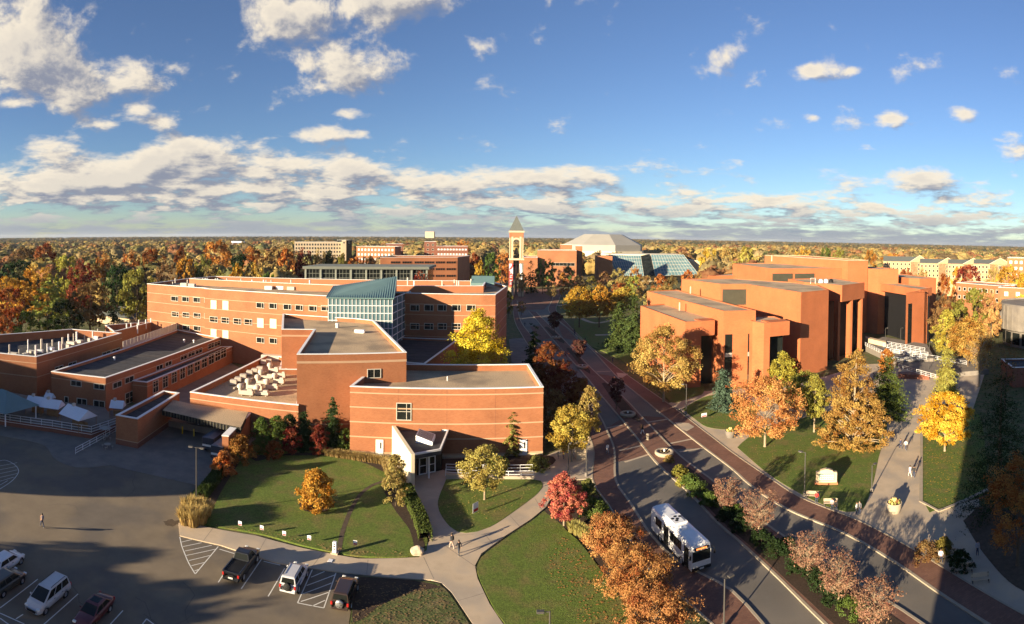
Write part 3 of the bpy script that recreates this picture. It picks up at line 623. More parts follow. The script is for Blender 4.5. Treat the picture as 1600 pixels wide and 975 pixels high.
for x, y in ((92, 575), (113, 569), (166, 552.5), (181, 548)): win_px(Yd, Yp[1], Yp[2], x, y, 13, 7, nx=2)
Pp = [G(178, 518, 8), G(232, 504, 8), (-104, 146), (-113, 128)]
Pb = thing('brick_parapet_block', 'small brick roof enclosure with stacks between the plant yard and the long hall', 'building', centre(Pp))
block(Pb, Pp, 0, 8, roof='dark_roof', par=1.6)
for px in ((198, 520), (205, 519), (217, 514), (215, 520), (228, 513), (236, 511), (248, 508)):
    x, y = G(*px, 6.4); MB().tube([(x, y, 6.2), (x, y, 9.2)], .2, 10).build('exhaust_stack', 'white_metal', Pb)
# ---- D: long brick hall
D0, D1, D2, D3 = G(230, 443, 20), G(323, 450, 20), G(325, 452, 20), G(513, 462, 20)
D4, D5, D6, D7 = G(617, 457, 20), G(752, 460, 20), G(775, 457, 20), G(792, 447, 20)
D2 = (D1[0], D1[1] - 1.2)
Dp = [D0, D1, D2, D3, (D3[0] + .2, D4[1] + .2), D4, D5, (D6[0], D5[1] + .3), D7, (-6, 186), (-108, 170)]
Dh = thing('long_brick_hall', 'long three-storey brick hall with stone bands, window rows and a gravel roof', 'building', centre(Dp))
block(Dh, Dp, 0, 20, bands=[(17.1, .14), (14.3, .14), (11.4, .14), (8.6, .14)], par=1.0)
for x, y in ((273, 466.7), (290, 467.5), (307.5, 468.5), (274, 491), (290.5, 492), (308, 493), (274, 511), (291, 512), (308, 513)): win_px(Dh, D0, D1, x, y, 11, 8, nx=2, split=.66)
for x, y in ((321, 469), (321, 494)): win_px(Dh, D0, D1, x, y, 3, 8, nx=1, fw=.08)
for x, y in ((334, 499), (352, 500.5), (371, 502), (388, 503), (406.7, 477), (426.7, 478), (449, 479.5), (467.5, 480.5), (489, 481.5), (508, 481.5), (407, 531.5), (427, 532.5)): win_px(Dh, D2, D3, x, y, 12.5, 9, nx=2, split=.66)
for x, y in ((334, 476), (352.5, 477), (407, 504.5), (427, 505.6), (334, 521), (352.5, 523)):
    u, z = onwall(D2, D3, x, y); wallbox(Dh, 'blank_panel', D2, D3, u - 1, u + 1, z - 1.25, z + 1.25, .1, 'cream_panel')
for x in (626, 648, 670, 690.7, 713, 736): win_px(Dh, D4, D5, x, 481, 14.5, 10, nx=2, split=.66)
for x in (626, 648, 670, 691, 713, 736): win_px(Dh, D4, D5, x, 510, 14.5, 10, nx=2, split=.66)
for x in (648, 670, 691): win_px(Dh, D4, D5, x, 539, 14.5, 10, nx=2, split=.66)
for (px, zz) in (((270, 441), 1), ((274, 440), 2), ((293, 440), 1.5), ((300, 440), 1.5), ((309, 440), 1.5), ((317, 440), 2), ((321, 440), 2), ((324, 440), 2), ((337, 440), 2), ((340, 440), 2), ((355, 440), 2), ((377, 442), 2.2), ((394, 443), 2), ((412, 443), 2), ((416, 443), 2), ((424, 443), 2), ((455, 446), 2.6), ((484, 447), 2.6), ((637, 447), 3.4), ((647, 447), 2.4), ((691, 447), 2.4), ((710, 446), 2.6), ((714, 446), 2.4), ((717, 446), 2.2), ((736, 446), 2.8)):
    x, y = G(px[0], px[1] + 4, 19); y = min(y, 176); MB().tube([(x, y, 18.8), (x, y, 19 + zz)], .22, 10).build('exhaust_stack', random.choice(['white_metal', 'cream_unit']), Dh)
for px in ((288, 447), (300, 448), (420, 452), (438, 452), (455, 453), (470, 453), (480, 453), (505, 454), (660, 452), (700, 451)):
    x, y = G(*px, 19); MB().box((x, y, 19.5), (2.2, 1.4, 1.0), .1).build('roof_unit', random.choice(['white_metal', 'frame']), Dh)
up = [(-100, 155), (-50, 152), (-8, 160), (-8, 178), (-98, 168)]
MB().ring(ccw(up), inset(up, .4), 19, 20.9).build('upper_parapet', 'brick_trim', Dh); MB().ring(inset(up, -.05), inset(up, .45), 20.9, 21.0).build('coping', 'white_metal', Dh)
pv = G(758, 443, 20); pvx, pvy = pv[0] - .5, 172
MB().add([(pvx - 3.6, pvy, 20), (pvx + 3.6, pvy, 20), (pvx + 3.6, pvy + 6, 20), (pvx - 3.6, pvy + 6, 20), (pvx - 3.6, pvy, 20.7), (pvx + 3.6, pvy, 20.7), (pvx + 3.6, pvy + 5, 22.6), (pvx - 3.6, pvy + 5, 22.6)], [(0, 1, 5, 4), (4, 5, 6, 7), (1, 2, 6, 5), (3, 0, 4, 7), (2, 3, 7, 6)]).build('roof_lantern', 'teal_metal', Dh)
# glazed corner bay
ba, bb = G(752, 461, 19.6), G(773, 459, 19.6); ba = (ba[0], ba[1] - .9); bb = (bb[0], bb[1] - .9)
Gb = MB().prism([ba, bb, (bb[0], bb[1] + 4), (ba[0], ba[1] + 4)], 2, 19.6).build('glazed_bay', 'dark_glass', Dh)
def glazing(root, name, p0, p1, z0, z1, nx, nz, t=.16, m='white_metal', off=.05):
    a = atan2(p1[1] - p0[1], p1[0] - p0[0]); L_ = hypot(p1[0] - p0[0], p1[1] - p0[1]); ox, oy = sin(a) * off, -cos(a) * off; mb = MB()
    for i in range(nx + 1): mb.box((p0[0] + cos(a) * L_ * i / nx + ox, p0[1] + sin(a) * L_ * i / nx + oy, (z0 + z1) / 2), (t, .12, z1 - z0), a)
    for i in range(nz + 1): mb.box((p0[0] + cos(a) * L_ / 2 + ox * 1.3, p0[1] + sin(a) * L_ / 2 + oy * 1.3, z0 + (z1 - z0) * i / nz), (L_, .13, t * 1.25), a)
    o = mb.build(name, m, root); return o
glazing(Dh, 'mullions', ba, bb, 2, 19.6, 4, 8).parent = Dh
# ---- atrium with the teal roof
T0, T1 = G(513, 465, 19.8), G(613, 466, 19.8)
At = thing('glass_atrium', 'glazed atrium with white grid and sloping teal standing-seam roof in the long hall', 'atrium', (*T0, 0))
tb0, tb1 = (T0[0] - 1.5, 146.5), (T1[0] + 1.2, 152)
MB().prism([T0, T1, tb1, tb0], 5, 19.8, top=False).build('glass_wall', 'blue_glass', At)
glazing(At, 'mullions', T0, T1, 5, 19.8, 16, 8, .14); glazing(At, 'side_mullions', T1, tb1, 5, 19.8, 4, 8, .14)
q0 = (T0[0] - .4, T0[1] - .5, 19.9); q1 = (T1[0] + .5, T1[1] - .5, 19.9)
q3 = DP(521, 447, 150); q2 = DP(620, 432, 155)
MB().add([q0, q1, q2, q3, (*q0[:2], 19.6), (*q1[:2], 19.6), (q2[0], q2[1], 19.6), (q3[0], q3[1], 19.6)], [(0, 1, 2, 3), (4, 5, 1, 0), (5, 6, 2, 1), (7, 4, 0, 3), (6, 7, 3, 2)]).build('teal_roof', 'teal_metal', At)
for k in range(30):
    t = k / 29; a = Vector(q0).lerp(Vector(q1), t); b = Vector(q3).lerp(Vector(q2), t); MB().tube([a + Vector((0, 0, .05)), b + Vector((0, 0, .05))], .09, 4).build('standing_seam', 'teal_metal', At)
# link roof between B and D
Lp = [(-31, 133), (-12.5, 134), (-11.5, 104), (-17.5, 104)]
Lk = thing('link_block', 'low link with black roof in the shade below the long hall windows', 'building', centre(Lp))
block(Lk, [G(636, 566, 8.5), G(664, 568, 8.5), (-13.5, 144), (-30, 144), (-24, 118)], 0, 8.5, roof='dark_roof', par=.6)
roof_unit(Lk, (651, 519), 8, (4, 1.4, .8))

# ---- Library: stepped orange masses
Lib = thing('orange_library', 'huge stepped library of windowless orange brick masses with flat roofs across the road', 'building', (85, 140, 0))
def mass(px, z, extra=(), wall='brick_orange', par=.35, z0=0, name='mass', world=()):
    p = [G(x, y, z) for x, y in px] + list(world); return block(Lib, p, z0, z, wall, 'gravel_roof', None, par, name=name), p
a0, a1, a2, a3 = G(1001, 477, 15.8), G(1071, 502, 15.8), G(1117, 500, 15.8), G(1040, 474, 15.8)
_, m1 = mass((), 15.8, world=[a0, a1, (a1[0] + 4, a1[1] + .1), (a1[0] + 4, a1[1] + 4), (a2[0] + 3, a1[1] + 4), a3])
MB().prism([(a1[0] + 4.02, a1[1] + .05), a2, (a2[0], a1[1] + 4), (a1[0] + 4.02, a1[1] + 4)], 12.2, 15.75, bottom=True).build('overhang', 'brick_orange', Lib)
MB().prism([(a1[0] + 4.05, a1[1] + 3.2), (a2[0] + .4, a1[1] + 3.2), (a2[0] + .4, a1[1] + 3.9), (a1[0] + 4.05, a1[1] + 3.9)], 0, 12.1).build('dark_glazing', 'dark_glass', Lib)
c0, c1, c2, c3 = G(1011, 454, 18.3), G(1131, 485, 18.3), G(1181, 484, 18.3), G(1058, 452, 18.3)
mass((), 18.3, world=[c0, c1, c2, c3])
for x, w_ in ((1138, 7), (1173, 6)):
    u, _ = onwall(c1, c2, x, 560); w_ = .9 if x < 1150 else .8
    for k, (za, zb_) in enumerate(((8.2, 12.6), (2.8, 7.2))): wallbox(Lib, 'slot_window', c1, c2, u - w_, u + w_, za, zb_, .04, 'dark_glass', .0)
    wallbox(Lib, 'slot_panel', c1, c2, u - w_, u + w_, 7.2, 8.2, .05, 'grey_roof'); wallbox(Lib, 'slot_panel', c1, c2, u - w_, u + w_, .5, 2.8, .05, 'louvre')
d0, d1, d2 = G(1176, 501, 16), G(1194, 504, 16), G(1234, 501, 16)
dd = [d0, d1, (d1[0] + 1.6, d1[1] + .1), (d1[0] + 1.6, d1[1] + 4), (d2[0], d1[1] + 4), (d2[0] + .5, d2[1] + 9), (d0[0] + .6, d0[1] + 9)]
mass((), 16, world=dd)
MB().prism([(d1[0] + 1.62, d1[1] + .05), d2, (d2[0], d1[1] + 4), (d1[0] + 1.62, d1[1] + 4)], 12.6, 15.95, bottom=True).build('overhang', 'brick_orange', Lib)
MB().prism([(d1[0] + 1.65, d1[1] + 3.1), (d2[0] - .6, d1[1] + 3.1), (d2[0] - .6, d1[1] + 3.9), (d1[0] + 1.65, d1[1] + 3.9)], 0, 12.5).build('dark_glazing', 'dark_glass', Lib)
f0, f1, f2 = G(1065, 435, 22), G(1126, 443, 22), G(1166, 443, 22)
k1, k2 = G(1252, 456, 22), G(1295, 452, 22)
mass((), 22, world=[f0, f1, f2, k1, k2, (90, 150), (74, 178)])
u0, zt = onwall(f1, f2, 1129, 452); u1, zb2 = onwall(f1, f2, 1166, 476)
wallbox(Lib, 'louvred_opening', f1, f2, u0, u1, zb2, zt, .08, 'louvre')
for k in range(14): wallbox(Lib, 'louvre_slat', f1, f2, u0, u1, zb2 + (zt - zb2) * k / 14, zb2 + (zt - zb2) * k / 14 + .12, .1, 'louvre', .08)
h0, h1, h2 = G(1145, 411, 25), G(1205, 419, 25), G(1308, 418, 25)
h2 = (h1[0] + 36, h1[1] - 3)
mass((), 25, world=[h0, h1, h2, (h2[0] + 6, 215), (h0[0] + 8, h0[1] + 4)])
for xa, xb in ((1207, 1238), (1242, 1272)):
    u0, zt = onwall(h1, h2, xa, 427.5); u1, zb2 = onwall(h1, h2, xb, 446.5); wallbox(Lib, 'louvred_opening', h1, h2, u0, u1, zb2, zt, .1, 'louvre')
    for k in range(10): wallbox(Lib, 'louvre_slat', h1, h2, u0, u1, zb2 + (zt - zb2) * k / 10, zb2 + (zt - zb2) * k / 10 + .14, .1, 'louvre', .1)
i0, i1, i2 = G(1195, 399, 28), G(1325, 407, 28), G(1356, 407, 28)
_, ip = mass((), 28, world=[i0, i1, i2, (i2[0] + 6, 235), (i0[0] + 6, i0[1] + 3)])
MB().ring(inset(ip, -.06), inset(ip, .5), 28, 28.15).build('coping', 'limestone', Lib)
j0, j1, j2 = G(1273, 441, 22.5), G(1316, 445, 22.5), G(1351, 441, 22.5)
mass((), 22.5, z0=17.5, world=[(j0[0] - 2, j0[1] + 3), j1, j2, (j2[0] + 3, 165), (j0[0], 165)])
mass((), 17.6, world=[(k2[0] - .5, k2[1] + 6.5), (j2[0] + 1.4, j2[1] + 5.5), (j2[0] + 3, 164), (k2[0] + 2, 164)], wall='black', name='shade_black_glazing')  # black walls carry the open recess's deep shade in their colour
for x in (1297, 1314, 1331, 1347):
    t_ = (x - 1273) / 78; q_ = Vector(j1).lerp(Vector(j2), max(0, (x - 1316) / 35)) if x > 1316 else Vector((j0[0] - 2, j0[1] + 3)).lerp(Vector(j1), max(0, (x - 1280) / 36)); MB().box((q_.x, q_.y + 1.2, 9), (.8, 2.0, 17.9), .1).build('brick_fin', 'brick_orange', Lib)
MB().tube([(j1[0] - 6, j1[1] + 8, 22.4), (j1[0] - 6, j1[1] + 8, 24), (j1[0] - 4.4, j1[1] + 8, 24), (j1[0] - 4.4, j1[1] + 8, 22.4)], .07).build('roof_ladder', 'white_metal', Lib)
for k in range(3): MB().lathe([(.7, 22.2), (.7, 22.8), (.4, 23.3), (0, 23.4)], 12, (j1[0] + k * 1.9, j1[1] + 12, 0)).build('roof_fan', ['white_metal', 'white_metal', 'black'][k], Lib)
l0, l1, l2 = G(1356, 419, 25), G(1373, 420, 25), G(1404, 420, 25)
mass((), 25, world=[l0, l1, l2, (l2[0] + 3, 188), (l0[0] + 1, 190)])
n0, n1, n2 = G(1400, 453, 19), G(1416, 457, 19), G(1445, 454, 19)
mass((), 19, world=[(l1[0] + .5, n1[1] + 6), n1, n2, (n2[0] + 6, 178), (l1[0] + 6, 178)])
u0, _ = onwall(n1, n2, 1418, 500); u1, _ = onwall(n1, n2, 1424, 500); wallbox(Lib, 'slot_window', n1, n2, u0 + .2, u1 + .2, 0, 15.2, .05, 'dark_glass')
o0, o1, o2 = G(1420, 434, 21.5), G(1437, 435, 21.5), G(1463, 434, 21.5)
mass((), 21.5, world=[o0, o1, o2, (o2[0] + 6, 190), (o0[0] + 4, 190)])
mass((), 16.5, world=[(n2[0] + .6, n2[1] + 4), (n2[0] + 5.5, n2[1] + 3.6), (n2[0] + 12, 178), (n2[0] + 6, 178)], wall='black', name='shade_black_glazing')  # second recess, its shade likewise painted as black walls
for k in range(3): MB().box((n2[0] + 1.6 + k * 2.3, n2[1] + 2.4 + k * 1.6, 9.3), (.8, 1.6, 18.6), .2).build('brick_fin', 'brick_orange', Lib)
mass((), 19.5, world=[(n2[0] - 1, n2[1] + 1.2), (n2[0] + 8, n2[1] + 5), (n2[0] + 12, 180), (n2[0] + 4, 180)], z0=16.6, name='upper_mass')
mass([(1155, 425), (1192, 428), (1228, 424)], 20, world=[(104, 220), (80, 220)])
for px in ((1079, 450, 19), (1062, 476, 16.5), (1206, 400, 28)): 
    x, y = G(px[0], px[1] + 6, px[2]); MB().tube([(x, y, px[2] - .5), (x, y, px[2] + 1.6)], .22, 8).build('roof_pipe', 'limestone', Lib)
# ---- terrace in front of the library with ramps and railings
Te = thing('library_terrace', 'raised concrete terrace with ramps and pale railings at the right end of the library', 'terrace', (*G(1395, 560), 0))
t0, t1, t2, t3 = G(1352, 541), G(1452, 566), G(1500, 575), G(1462, 548)
MB().prism([G(1350, 548), G(1402, 572), G(1460, 572), G(1448, 548), G(1380, 536)], 0, 2.2).build('terrace_deck', 'concrete_dark', Te)
MB().prism([G(1402, 574), G(1462, 592), G(1545, 585), G(1520, 566), G(1460, 566)], 0, 1.3).build('lower_terrace', 'concrete_dark', Te)
MB().prism([G(1352, 545), G(1384, 553), G(1384, 550), G(1352, 542)], 0, 3.6).build('terrace_wall', 'limestone', Te)
def railing(root, pts, h=1.05, n=None, m='white_metal', mids=2, name='railing', post=.045):
    mb = MB()
    for i in range(len(pts) - 1):
        a, b = Vector(pts[i]), Vector(pts[i + 1]); k = max(1, int((b - a).length / 1.8))
        for j in range(k + 1): q = a.lerp(b, j / k); mb.tube([q, q + Vector((0, 0, h))], post, 5)
        for r in range(mids + 1): z = Vector((0, 0, h * (1 - r * .42))); mb.tube([a + z, b + z], post, 5)
    return mb.build(name, m, root)
for ln, z in (([(1352, 540), (1402, 565), (1448, 562)], 2.2), ([(1372, 536), (1445, 549)], 2.2), ([(1385, 548), (1440, 560)], 2.2), ([(1395, 552), (1450, 556)], 2.2), ([(1404, 575), (1462, 592)], 1.3), ([(1440, 558), (1510, 570)], 1.3), ([(1380, 542), (1438, 553)], 2.2)):
    railing(Te, [(*G(x, y + 0, z), z) for x, y in ln])
w_ = MB().prism([G(1403, 592), G(1452, 594), G(1452, 590), G(1403, 588)], 0, 1.3, bottom=True).build('planter_wall', 'brick_dark'); tag(w_, 'low dark brick planter wall at the foot of the terrace', 'wall')
# round concrete building at the right edge
cx, cy = 168, 118
Rd = thing('round_concrete_hall', 'round grey concrete building cut off by the right edge of the picture', 'building', (cx, cy, 0))
MB().lathe([(17, 0), (17, 5.5), (19, 6), (19, 14.4), (18.6, 14.8), (18.2, 14.8), (18.2, 14.2), (0, 14.2)], 48, (cx, cy, 0)).build('drum', 'concrete_dark', Rd)
for k in range(48):
    a = 2 * pi * k / 48; MB().box((cx + 19.1 * cos(a), cy + 19.1 * sin(a), 10.2), (.25, .3, 8), a).build('fin', 'concrete_dark', Rd)
for k in range(24):
    a = 2 * pi * (k + .5) / 24; MB().box((cx + 17.05 * cos(a), cy + 17.05 * sin(a), 3), (.12, 3.4, 4), a).build('window', 'dark_glass', Rd)
ep = [G(1584, 570, 4), G(1612, 577, 4), (105, 62), (100, 78)]
x, y = G(1583, 574, 5); Eb = thing('brick_annex', 'dark brick annex with white roof edge at the right edge of the picture', 'building', (x, y, 0))
block(Eb, [(x, y), (x + 10, y - 8), (x + 16, y), (x + 6, y + 9)], 0, 5, 'brick_dark', 'dark_roof', par=.5)

# ================================================================== FAR BUILDINGS
def far_building(name, label, px0, px1, r, ybase, depth, wall, rows, cols, roof='grey_roof', wsz=(1.6, 1.8), gm='dark_glass', strips=False, fm='frame', z=None, top=None):
    X0, Y0, z0 = DP(px0[0], px0[1], r[0]); X1, Y1, z1 = DP(px1[0], px1[1], r[1]); z = z or (z0 + z1) / 2
    a = atan2(Y1 - Y0, X1 - X0); n = (-sin(a) * depth, cos(a) * depth); P = [(X0, Y0), (X1, Y1), (X1 + n[0], Y1 + n[1]), (X0 + n[0], Y0 + n[1])]
    t = thing(name, label, 'building', centre(P)); block(t, P, 0, z, wall, roof, par=.6)
    L_ = hypot(X1 - X0, Y1 - Y0); fh = 3.6
    for i in range(rows):
        for j in range(cols):
            window(t, P[0], P[1], L_ * (j + .7) / (cols + .4), z - 2.6 - i * fh, *wsz, nx=1, gm=gm, fm=fm, fw=.18)
    return t, P, z
far_building('residence_block', 'tan brick residence block with white roof edge and glass end tower far behind the trees', (460, 378), (534, 378), (560, 560), 0, 18, 'limestone', 6, 17, wsz=(1.7, 2.2))
t, P, z = far_building('stair_tower', 'narrow pale tower with dark glass side at the end of the tan residence', (534, 375), (541, 375), (556, 556), 0, 16, 'limestone', 1, 1)
t, P, z = far_building('glass_tower', 'dark glass end tower of the far tan residence block', (541, 375), (550, 375), (556, 560), 0, 16, 'dark_glass', 1, 1)
far_building('dormitory', 'red brick dormitory with rows of small white windows left of the strip-window hall', (557, 384), (617, 386), (430, 420), 0, 16, 'brick', 5, 11, gm='canvas_white', wsz=(1.5, 1.7))
far_building('dormitory', 'taller dark red brick dormitory wing with flat roof right of the white-windowed dormitory', (603, 380), (630, 382), (450, 450), 0, 14, 'brick_dark', 3, 4)
far_building('brick_tower_block', 'dark brick tower block with pale rooftop box behind the strip-window hall', (663, 377), (682, 378), (440, 440), 0, 14, 'brick_dark', 3, 2)
x, y, z = DP(672, 374, 447); o = MB().box((x, y, 36), (7, 6, 5)).build('rooftop_box', 'limestone'); tag(o, 'pale square plant box on top of the dark brick tower block', 'plant box'); o.location.z = 0
far_building('brick_wing', 'long brown brick wing with window rows right of the tower block', (682, 384), (731, 385), (430, 430), 0, 14, 'brick_dark', 4, 10, gm='canvas_white', wsz=(1.6, 1.3))
S0, S1 = G(594, 402, 22), G(715, 401, 22)
S0 = DP(594, 402, 262)[:2]; S1 = DP(715, 401, 268)[:2]; zs = DP(655, 402, 262)[2]
St = thing('strip_window_hall', 'brick hall with rows of dark strip windows behind the long hall', 'building', (*S0, 0))
nS_ = (S1[0] + 4, S1[1] + 24); block(St, [S0, S1, nS_, (S0[0], S0[1] + 24)], 0, zs, 'brick', par=.8)
for yy in (410, 420.5, 431):
    for x0_ in (618, 636, 655, 671, 688, 705): win_px(St, S0, S1, x0_, yy, 15, 3.6, nx=4, fm='brick_dark', fw=.1)
Gg0 = DP(478, 416, 215); Gg1 = DP(667, 416, 215)
Gt = thing('glass_pavilion', 'long low grey-green pavilion with a band of gridded glass behind the long hall', 'building', (Gg0[0], Gg0[1], 0))
g0_, g1_ = Gg0[:2], Gg1[:2]
MB().prism([g0_, g1_, (g1_[0], g1_[1] + 18), (g0_[0], g0_[1] + 18)], 0, Gg0[2] - 1).build('glass_wall', 'dark_glass', Gt)
MB().prism([(g0_[0] - 1, g0_[1] - 1), (g1_[0] + 1, g1_[1] - 1), (g1_[0] + 1, g1_[1] + 19), (g0_[0] - 1, g0_[1] + 19)], Gg0[2] - 1, Gg0[2], bottom=True).build('flat_roof', 'grey_green', Gt)
glazing(Gt, 'mullions', g0_, g1_, Gg0[2] - 6, Gg0[2] - 1, 36, 3, .14, 'grey_green')
for k in range(9): t_ = k / 8; MB().box((g0_[0] + (g1_[0] - g0_[0]) * t_, g0_[1] + (g1_[1] - g0_[1]) * t_ - .25, Gg0[2] / 2 - .5), (.7, .4, Gg0[2] - 1.1)).build('pier', 'grey_green', Gt)
MB().prism([(g0_[0] - 12, g0_[1] - 4), (g1_[0] - 2, g1_[1] - 4), (g1_[0] - 2, g1_[1] - .3), (g0_[0] - 12, g0_[1] - .3)], 0, Gg0[2] - 6.2).build('lower_block', 'grey_green', Gt)
# house roof among the trees at left
hx, hy = G(190, 505); Ho = thing('grey_roofed_house', 'small house with grey hipped roof under the trees behind the low wing', 'house', (hx, hy, 0))
MB().prism([(hx - 9, hy - 5), (hx + 9, hy - 5), (hx + 9, hy + 5), (hx - 9, hy + 5)], 0, 3.4).build('wall', 'limestone', Ho)
MB().add([(hx - 10, hy - 6, 3.3), (hx + 10, hy - 6, 3.3), (hx + 10, hy + 6, 3.3), (hx - 10, hy + 6, 3.3), (hx - 5, hy, 6.8), (hx + 5, hy, 6.8)], [(0, 1, 5, 4), (1, 2, 5), (2, 3, 4, 5), (3, 0, 4)]).build('roof', 'slate', Ho)
MB().box((hx + 3, hy + 1, 7), (1, 1, 2.4)).build('chimney', 'brick_dark', Ho)
for k in (-5, 0, 5): window(Ho, (hx - 9, hy - 5), (hx + 9, hy - 5), 9 + k, 1.9, 1.4, 1.4)
# ---- bell tower
bx, by = G(806, 462)
Bt = thing('bell_tower', 'tall brick and limestone bell tower with open arch and pointed roof at the road end', 'bell tower', (bx, by, 0))
s = 4.4; HB = 37.5
for sx in (-1, 1):
    for sy in (-1, 1):
        X, Y = bx + sx * 3.0, by + sy * 3.0
        MB().box((X, Y, 2.6), (3.1, 3.1, 5.2)).build('stone_base', 'limestone', Bt); MB().box((X, Y, 13.2), (2.5, 2.5, 16)).build('brick_pier', 'brick_trim', Bt)
        MB().box((X, Y, 28.6), (2.1, 2.1, 12.8)).build('brick_upper_pier', 'brick_trim', Bt); MB().box((X - sx * .6, Y + sy * .02, 28.6), (1.1, 2.2, 12.78)).build('stone_jamb', 'limestone', Bt); MB().box((X + sx * .85, Y + sy * .85, 28.6), (.5, .5, 12.77)).build('stone_corner', 'limestone', Bt)
MB().box((bx, by, 21.8), (9.2, 9.2, 1.0)).build('cornice', 'limestone', Bt)
MB().box((bx, by, 11.5), (1.2, 1.2, 22)).build('inner_stair', 'grey_green', Bt)
MB().lathe([(0, 27), (.5, 27), (1.3, 24.2), (1.7, 23.4), (1.5, 23.3), (0, 23.6)], 16, (bx, by, 1.4)).build('bell', 'pole_metal', Bt); MB().box((bx, by, 29.3), (6, .4, .4)).build('bell_beam', 'pole_metal', Bt)
for side in range(4):
    a = side * pi / 2; nx_, ny_ = sin(a), -cos(a); mb = MB(); r_i, r_o = 2.0, 3.0; n = 14; zc0 = 31.5
    vs = []
    for k in range(n + 1):
        th = pi * k / n
        for rr in (r_i, r_o):
            for dd_ in (3.1, 4.15): vs.append((bx + cos(a) * rr * cos(th) + nx_ * dd_, by + sin(a) * rr * cos(th) + ny_ * dd_, zc0 + rr * sin(th)))
    fs = []
    for k in range(n):
        b0 = k * 4; fs += [(b0 + 1, b0 + 3, b0 + 7, b0 + 5), (b0, b0 + 1, b0 + 5, b0 + 4), (b0 + 2, b0 + 6, b0 + 7, b0 + 3), (b0, b0 + 4, b0 + 6, b0 + 2)]
    mb.add(vs, fs); mb.build('arch', 'limestone', Bt)
    sp_ = MB()
    for k in range(n):
        t0_, t1_ = pi * k / n, pi * (k + 1) / n
        q = [(r_o * cos(t0_), zc0 + r_o * sin(t0_)), (r_o * cos(t1_), zc0 + r_o * sin(t1_)), (r_o * cos(t1_), HB), (r_o * cos(t0_), HB)]
        sp_.add([(bx + cos(a) * u + nx_ * 4.0, by + sin(a) * u + ny_ * 4.0, zz) for u, zz in q], [(3, 2, 1, 0)])
    sp_.build('spandrel', 'brick_trim', Bt)
    for sg in (-1, 1): MB().box((bx + cos(a) * sg * 3.6 + nx_ * 3.95, by + sin(a) * sg * 3.6 + ny_ * 3.95, 36.0), (1.2, .3, 3.0), a).build('upper_brick', 'brick_trim', Bt)
MB().box((bx, by, 38.0), (9, 9, 1.0)).build('cornice', 'limestone', Bt)
MB().add([(bx - 4.4, by - 4.4, 38.5), (bx + 4.4, by - 4.4, 38.5), (bx + 4.4, by + 4.4, 38.5), (bx - 4.4, by + 4.4, 38.5), (bx, by, 47.6)], [(0, 1, 4), (1, 2, 4), (2, 3, 4), (3, 0, 4)]).build('pointed_roof', 'slate', Bt)
# banners
def banner(name, label, X, m):
    t = thing(name, label, 'banner', (X, by - 4.32, 6)); MB().box((X, by - 4.32, 12.7), (2.3, .08, 13.4)).build('cloth', m, t); MB().box((X, by - 4.3, 19.5), (2.5, .14, .2)).build('batten', 'pole_metal', t); return t
bn = banner('banner', 'red hanging banner with upright white lettering on the left pier of the bell tower', bx - 3, 'banner_red')
Yb = by - 4.375
MB().add([(bx - 4.1, Yb, 19.2), (bx - 4.1, Yb, 16.2), (bx - 2.9, Yb, 17.6), (bx - 2.5, Yb, 19.2)], [(0, 1, 2, 3)]).build('white_figure', 'canvas_white', bn)
MB().add([(bx - 4.1, Yb, 15.6), (bx - 1.9, Yb, 13.0), (bx - 1.9, Yb, 17.2), (bx - 2.8, Yb, 15.8)], [(0, 1, 2, 3)]).build('white_figure', 'canvas_white', bn)
bn2 = banner('banner', 'grey and white hanging banner with pale plume on the right pier of the bell tower', bx + 3, 'grey_green')
MB().add([(bx + 1.95, Yb, 19.2), (bx + 3.0, Yb, 19.2), (bx + 3.9, Yb, 11), (bx + 3.0, Yb, 9.4), (bx + 2.4, Yb, 12.5)], [(4, 3, 2, 1, 0)]).build('white_plume', 'canvas_white', bn2)
for k in range(9): a = k * 2.4; r_ = .2 + .09 * k; MB().lathe([(.28, 0), (0, .01)], 7, (bx + 3 + r_ * cos(a), 0, 0)).add([(bx + 3 + r_ * cos(a) + .3 * cos(q), Yb - .02, 7.8 + r_ * sin(a) + .3 * sin(q)) for q in (0, 1.2, 2.5, 3.7, 5)], [(0, 4, 3, 2, 1)]).build('floral_mark', 'cream_panel', bn2) if k < 0 else MB().add([(bx + 3 + r_ * cos(a) + .3 * cos(q), Yb - .02, 7.8 + r_ * sin(a) + .3 * sin(q)) for q in (0, 1.2, 2.5, 3.7, 5)], [(0, 1, 2, 3, 4)]).build('floral_mark', 'cream_panel', bn2)
# ---- arena, auditorium and glass front
ax, ay, _ = DP(943, 390, 620); Ar = thing('arena', 'big arena with grey faceted hipped roof and white walls on the horizon', 'arena', (ax, ay, 0))
def octo(r, z, sq=1.0): return [(ax + r * cos(pi / 8 + k * pi / 4 + .5), ay + sq * r * sin(pi / 8 + k * pi / 4 + .5), z) for k in range(8)]
def zr_(yp, r): return DP(943, yp, r)[2]
zlo, zmid, ztp = zr_(399, 575), zr_(383, 575), zr_(366, 600)
MB().prism([p[:2] for p in octo(47, 0)], 0, zlo + 4, top=True).build('wall', 'cream_panel', Ar)
mb = MB(); lo, hi = octo(45, zmid), octo(22, ztp); mb.add(lo + hi, [(k, (k + 1) % 8, (k + 1) % 8 + 8, k + 8) for k in range(8)] + [tuple(range(8, 16))]); mb.build('roof', 'grey_roof', Ar)
MB().prism([p[:2] for p in octo(45, 0)], zlo + 3.9, zmid, top=False).build('upper_wall', 'grey_roof', Ar)
t, P, z = far_building('auditorium', 'windowless brick auditorium with fly tower left of the glass-fronted hall', (840, 391), (901, 391), (400, 400), 0, 30, 'brick', 0, 0)
win_px(t, P[0], P[1], 880, 413, 36, 5, nx=6); 
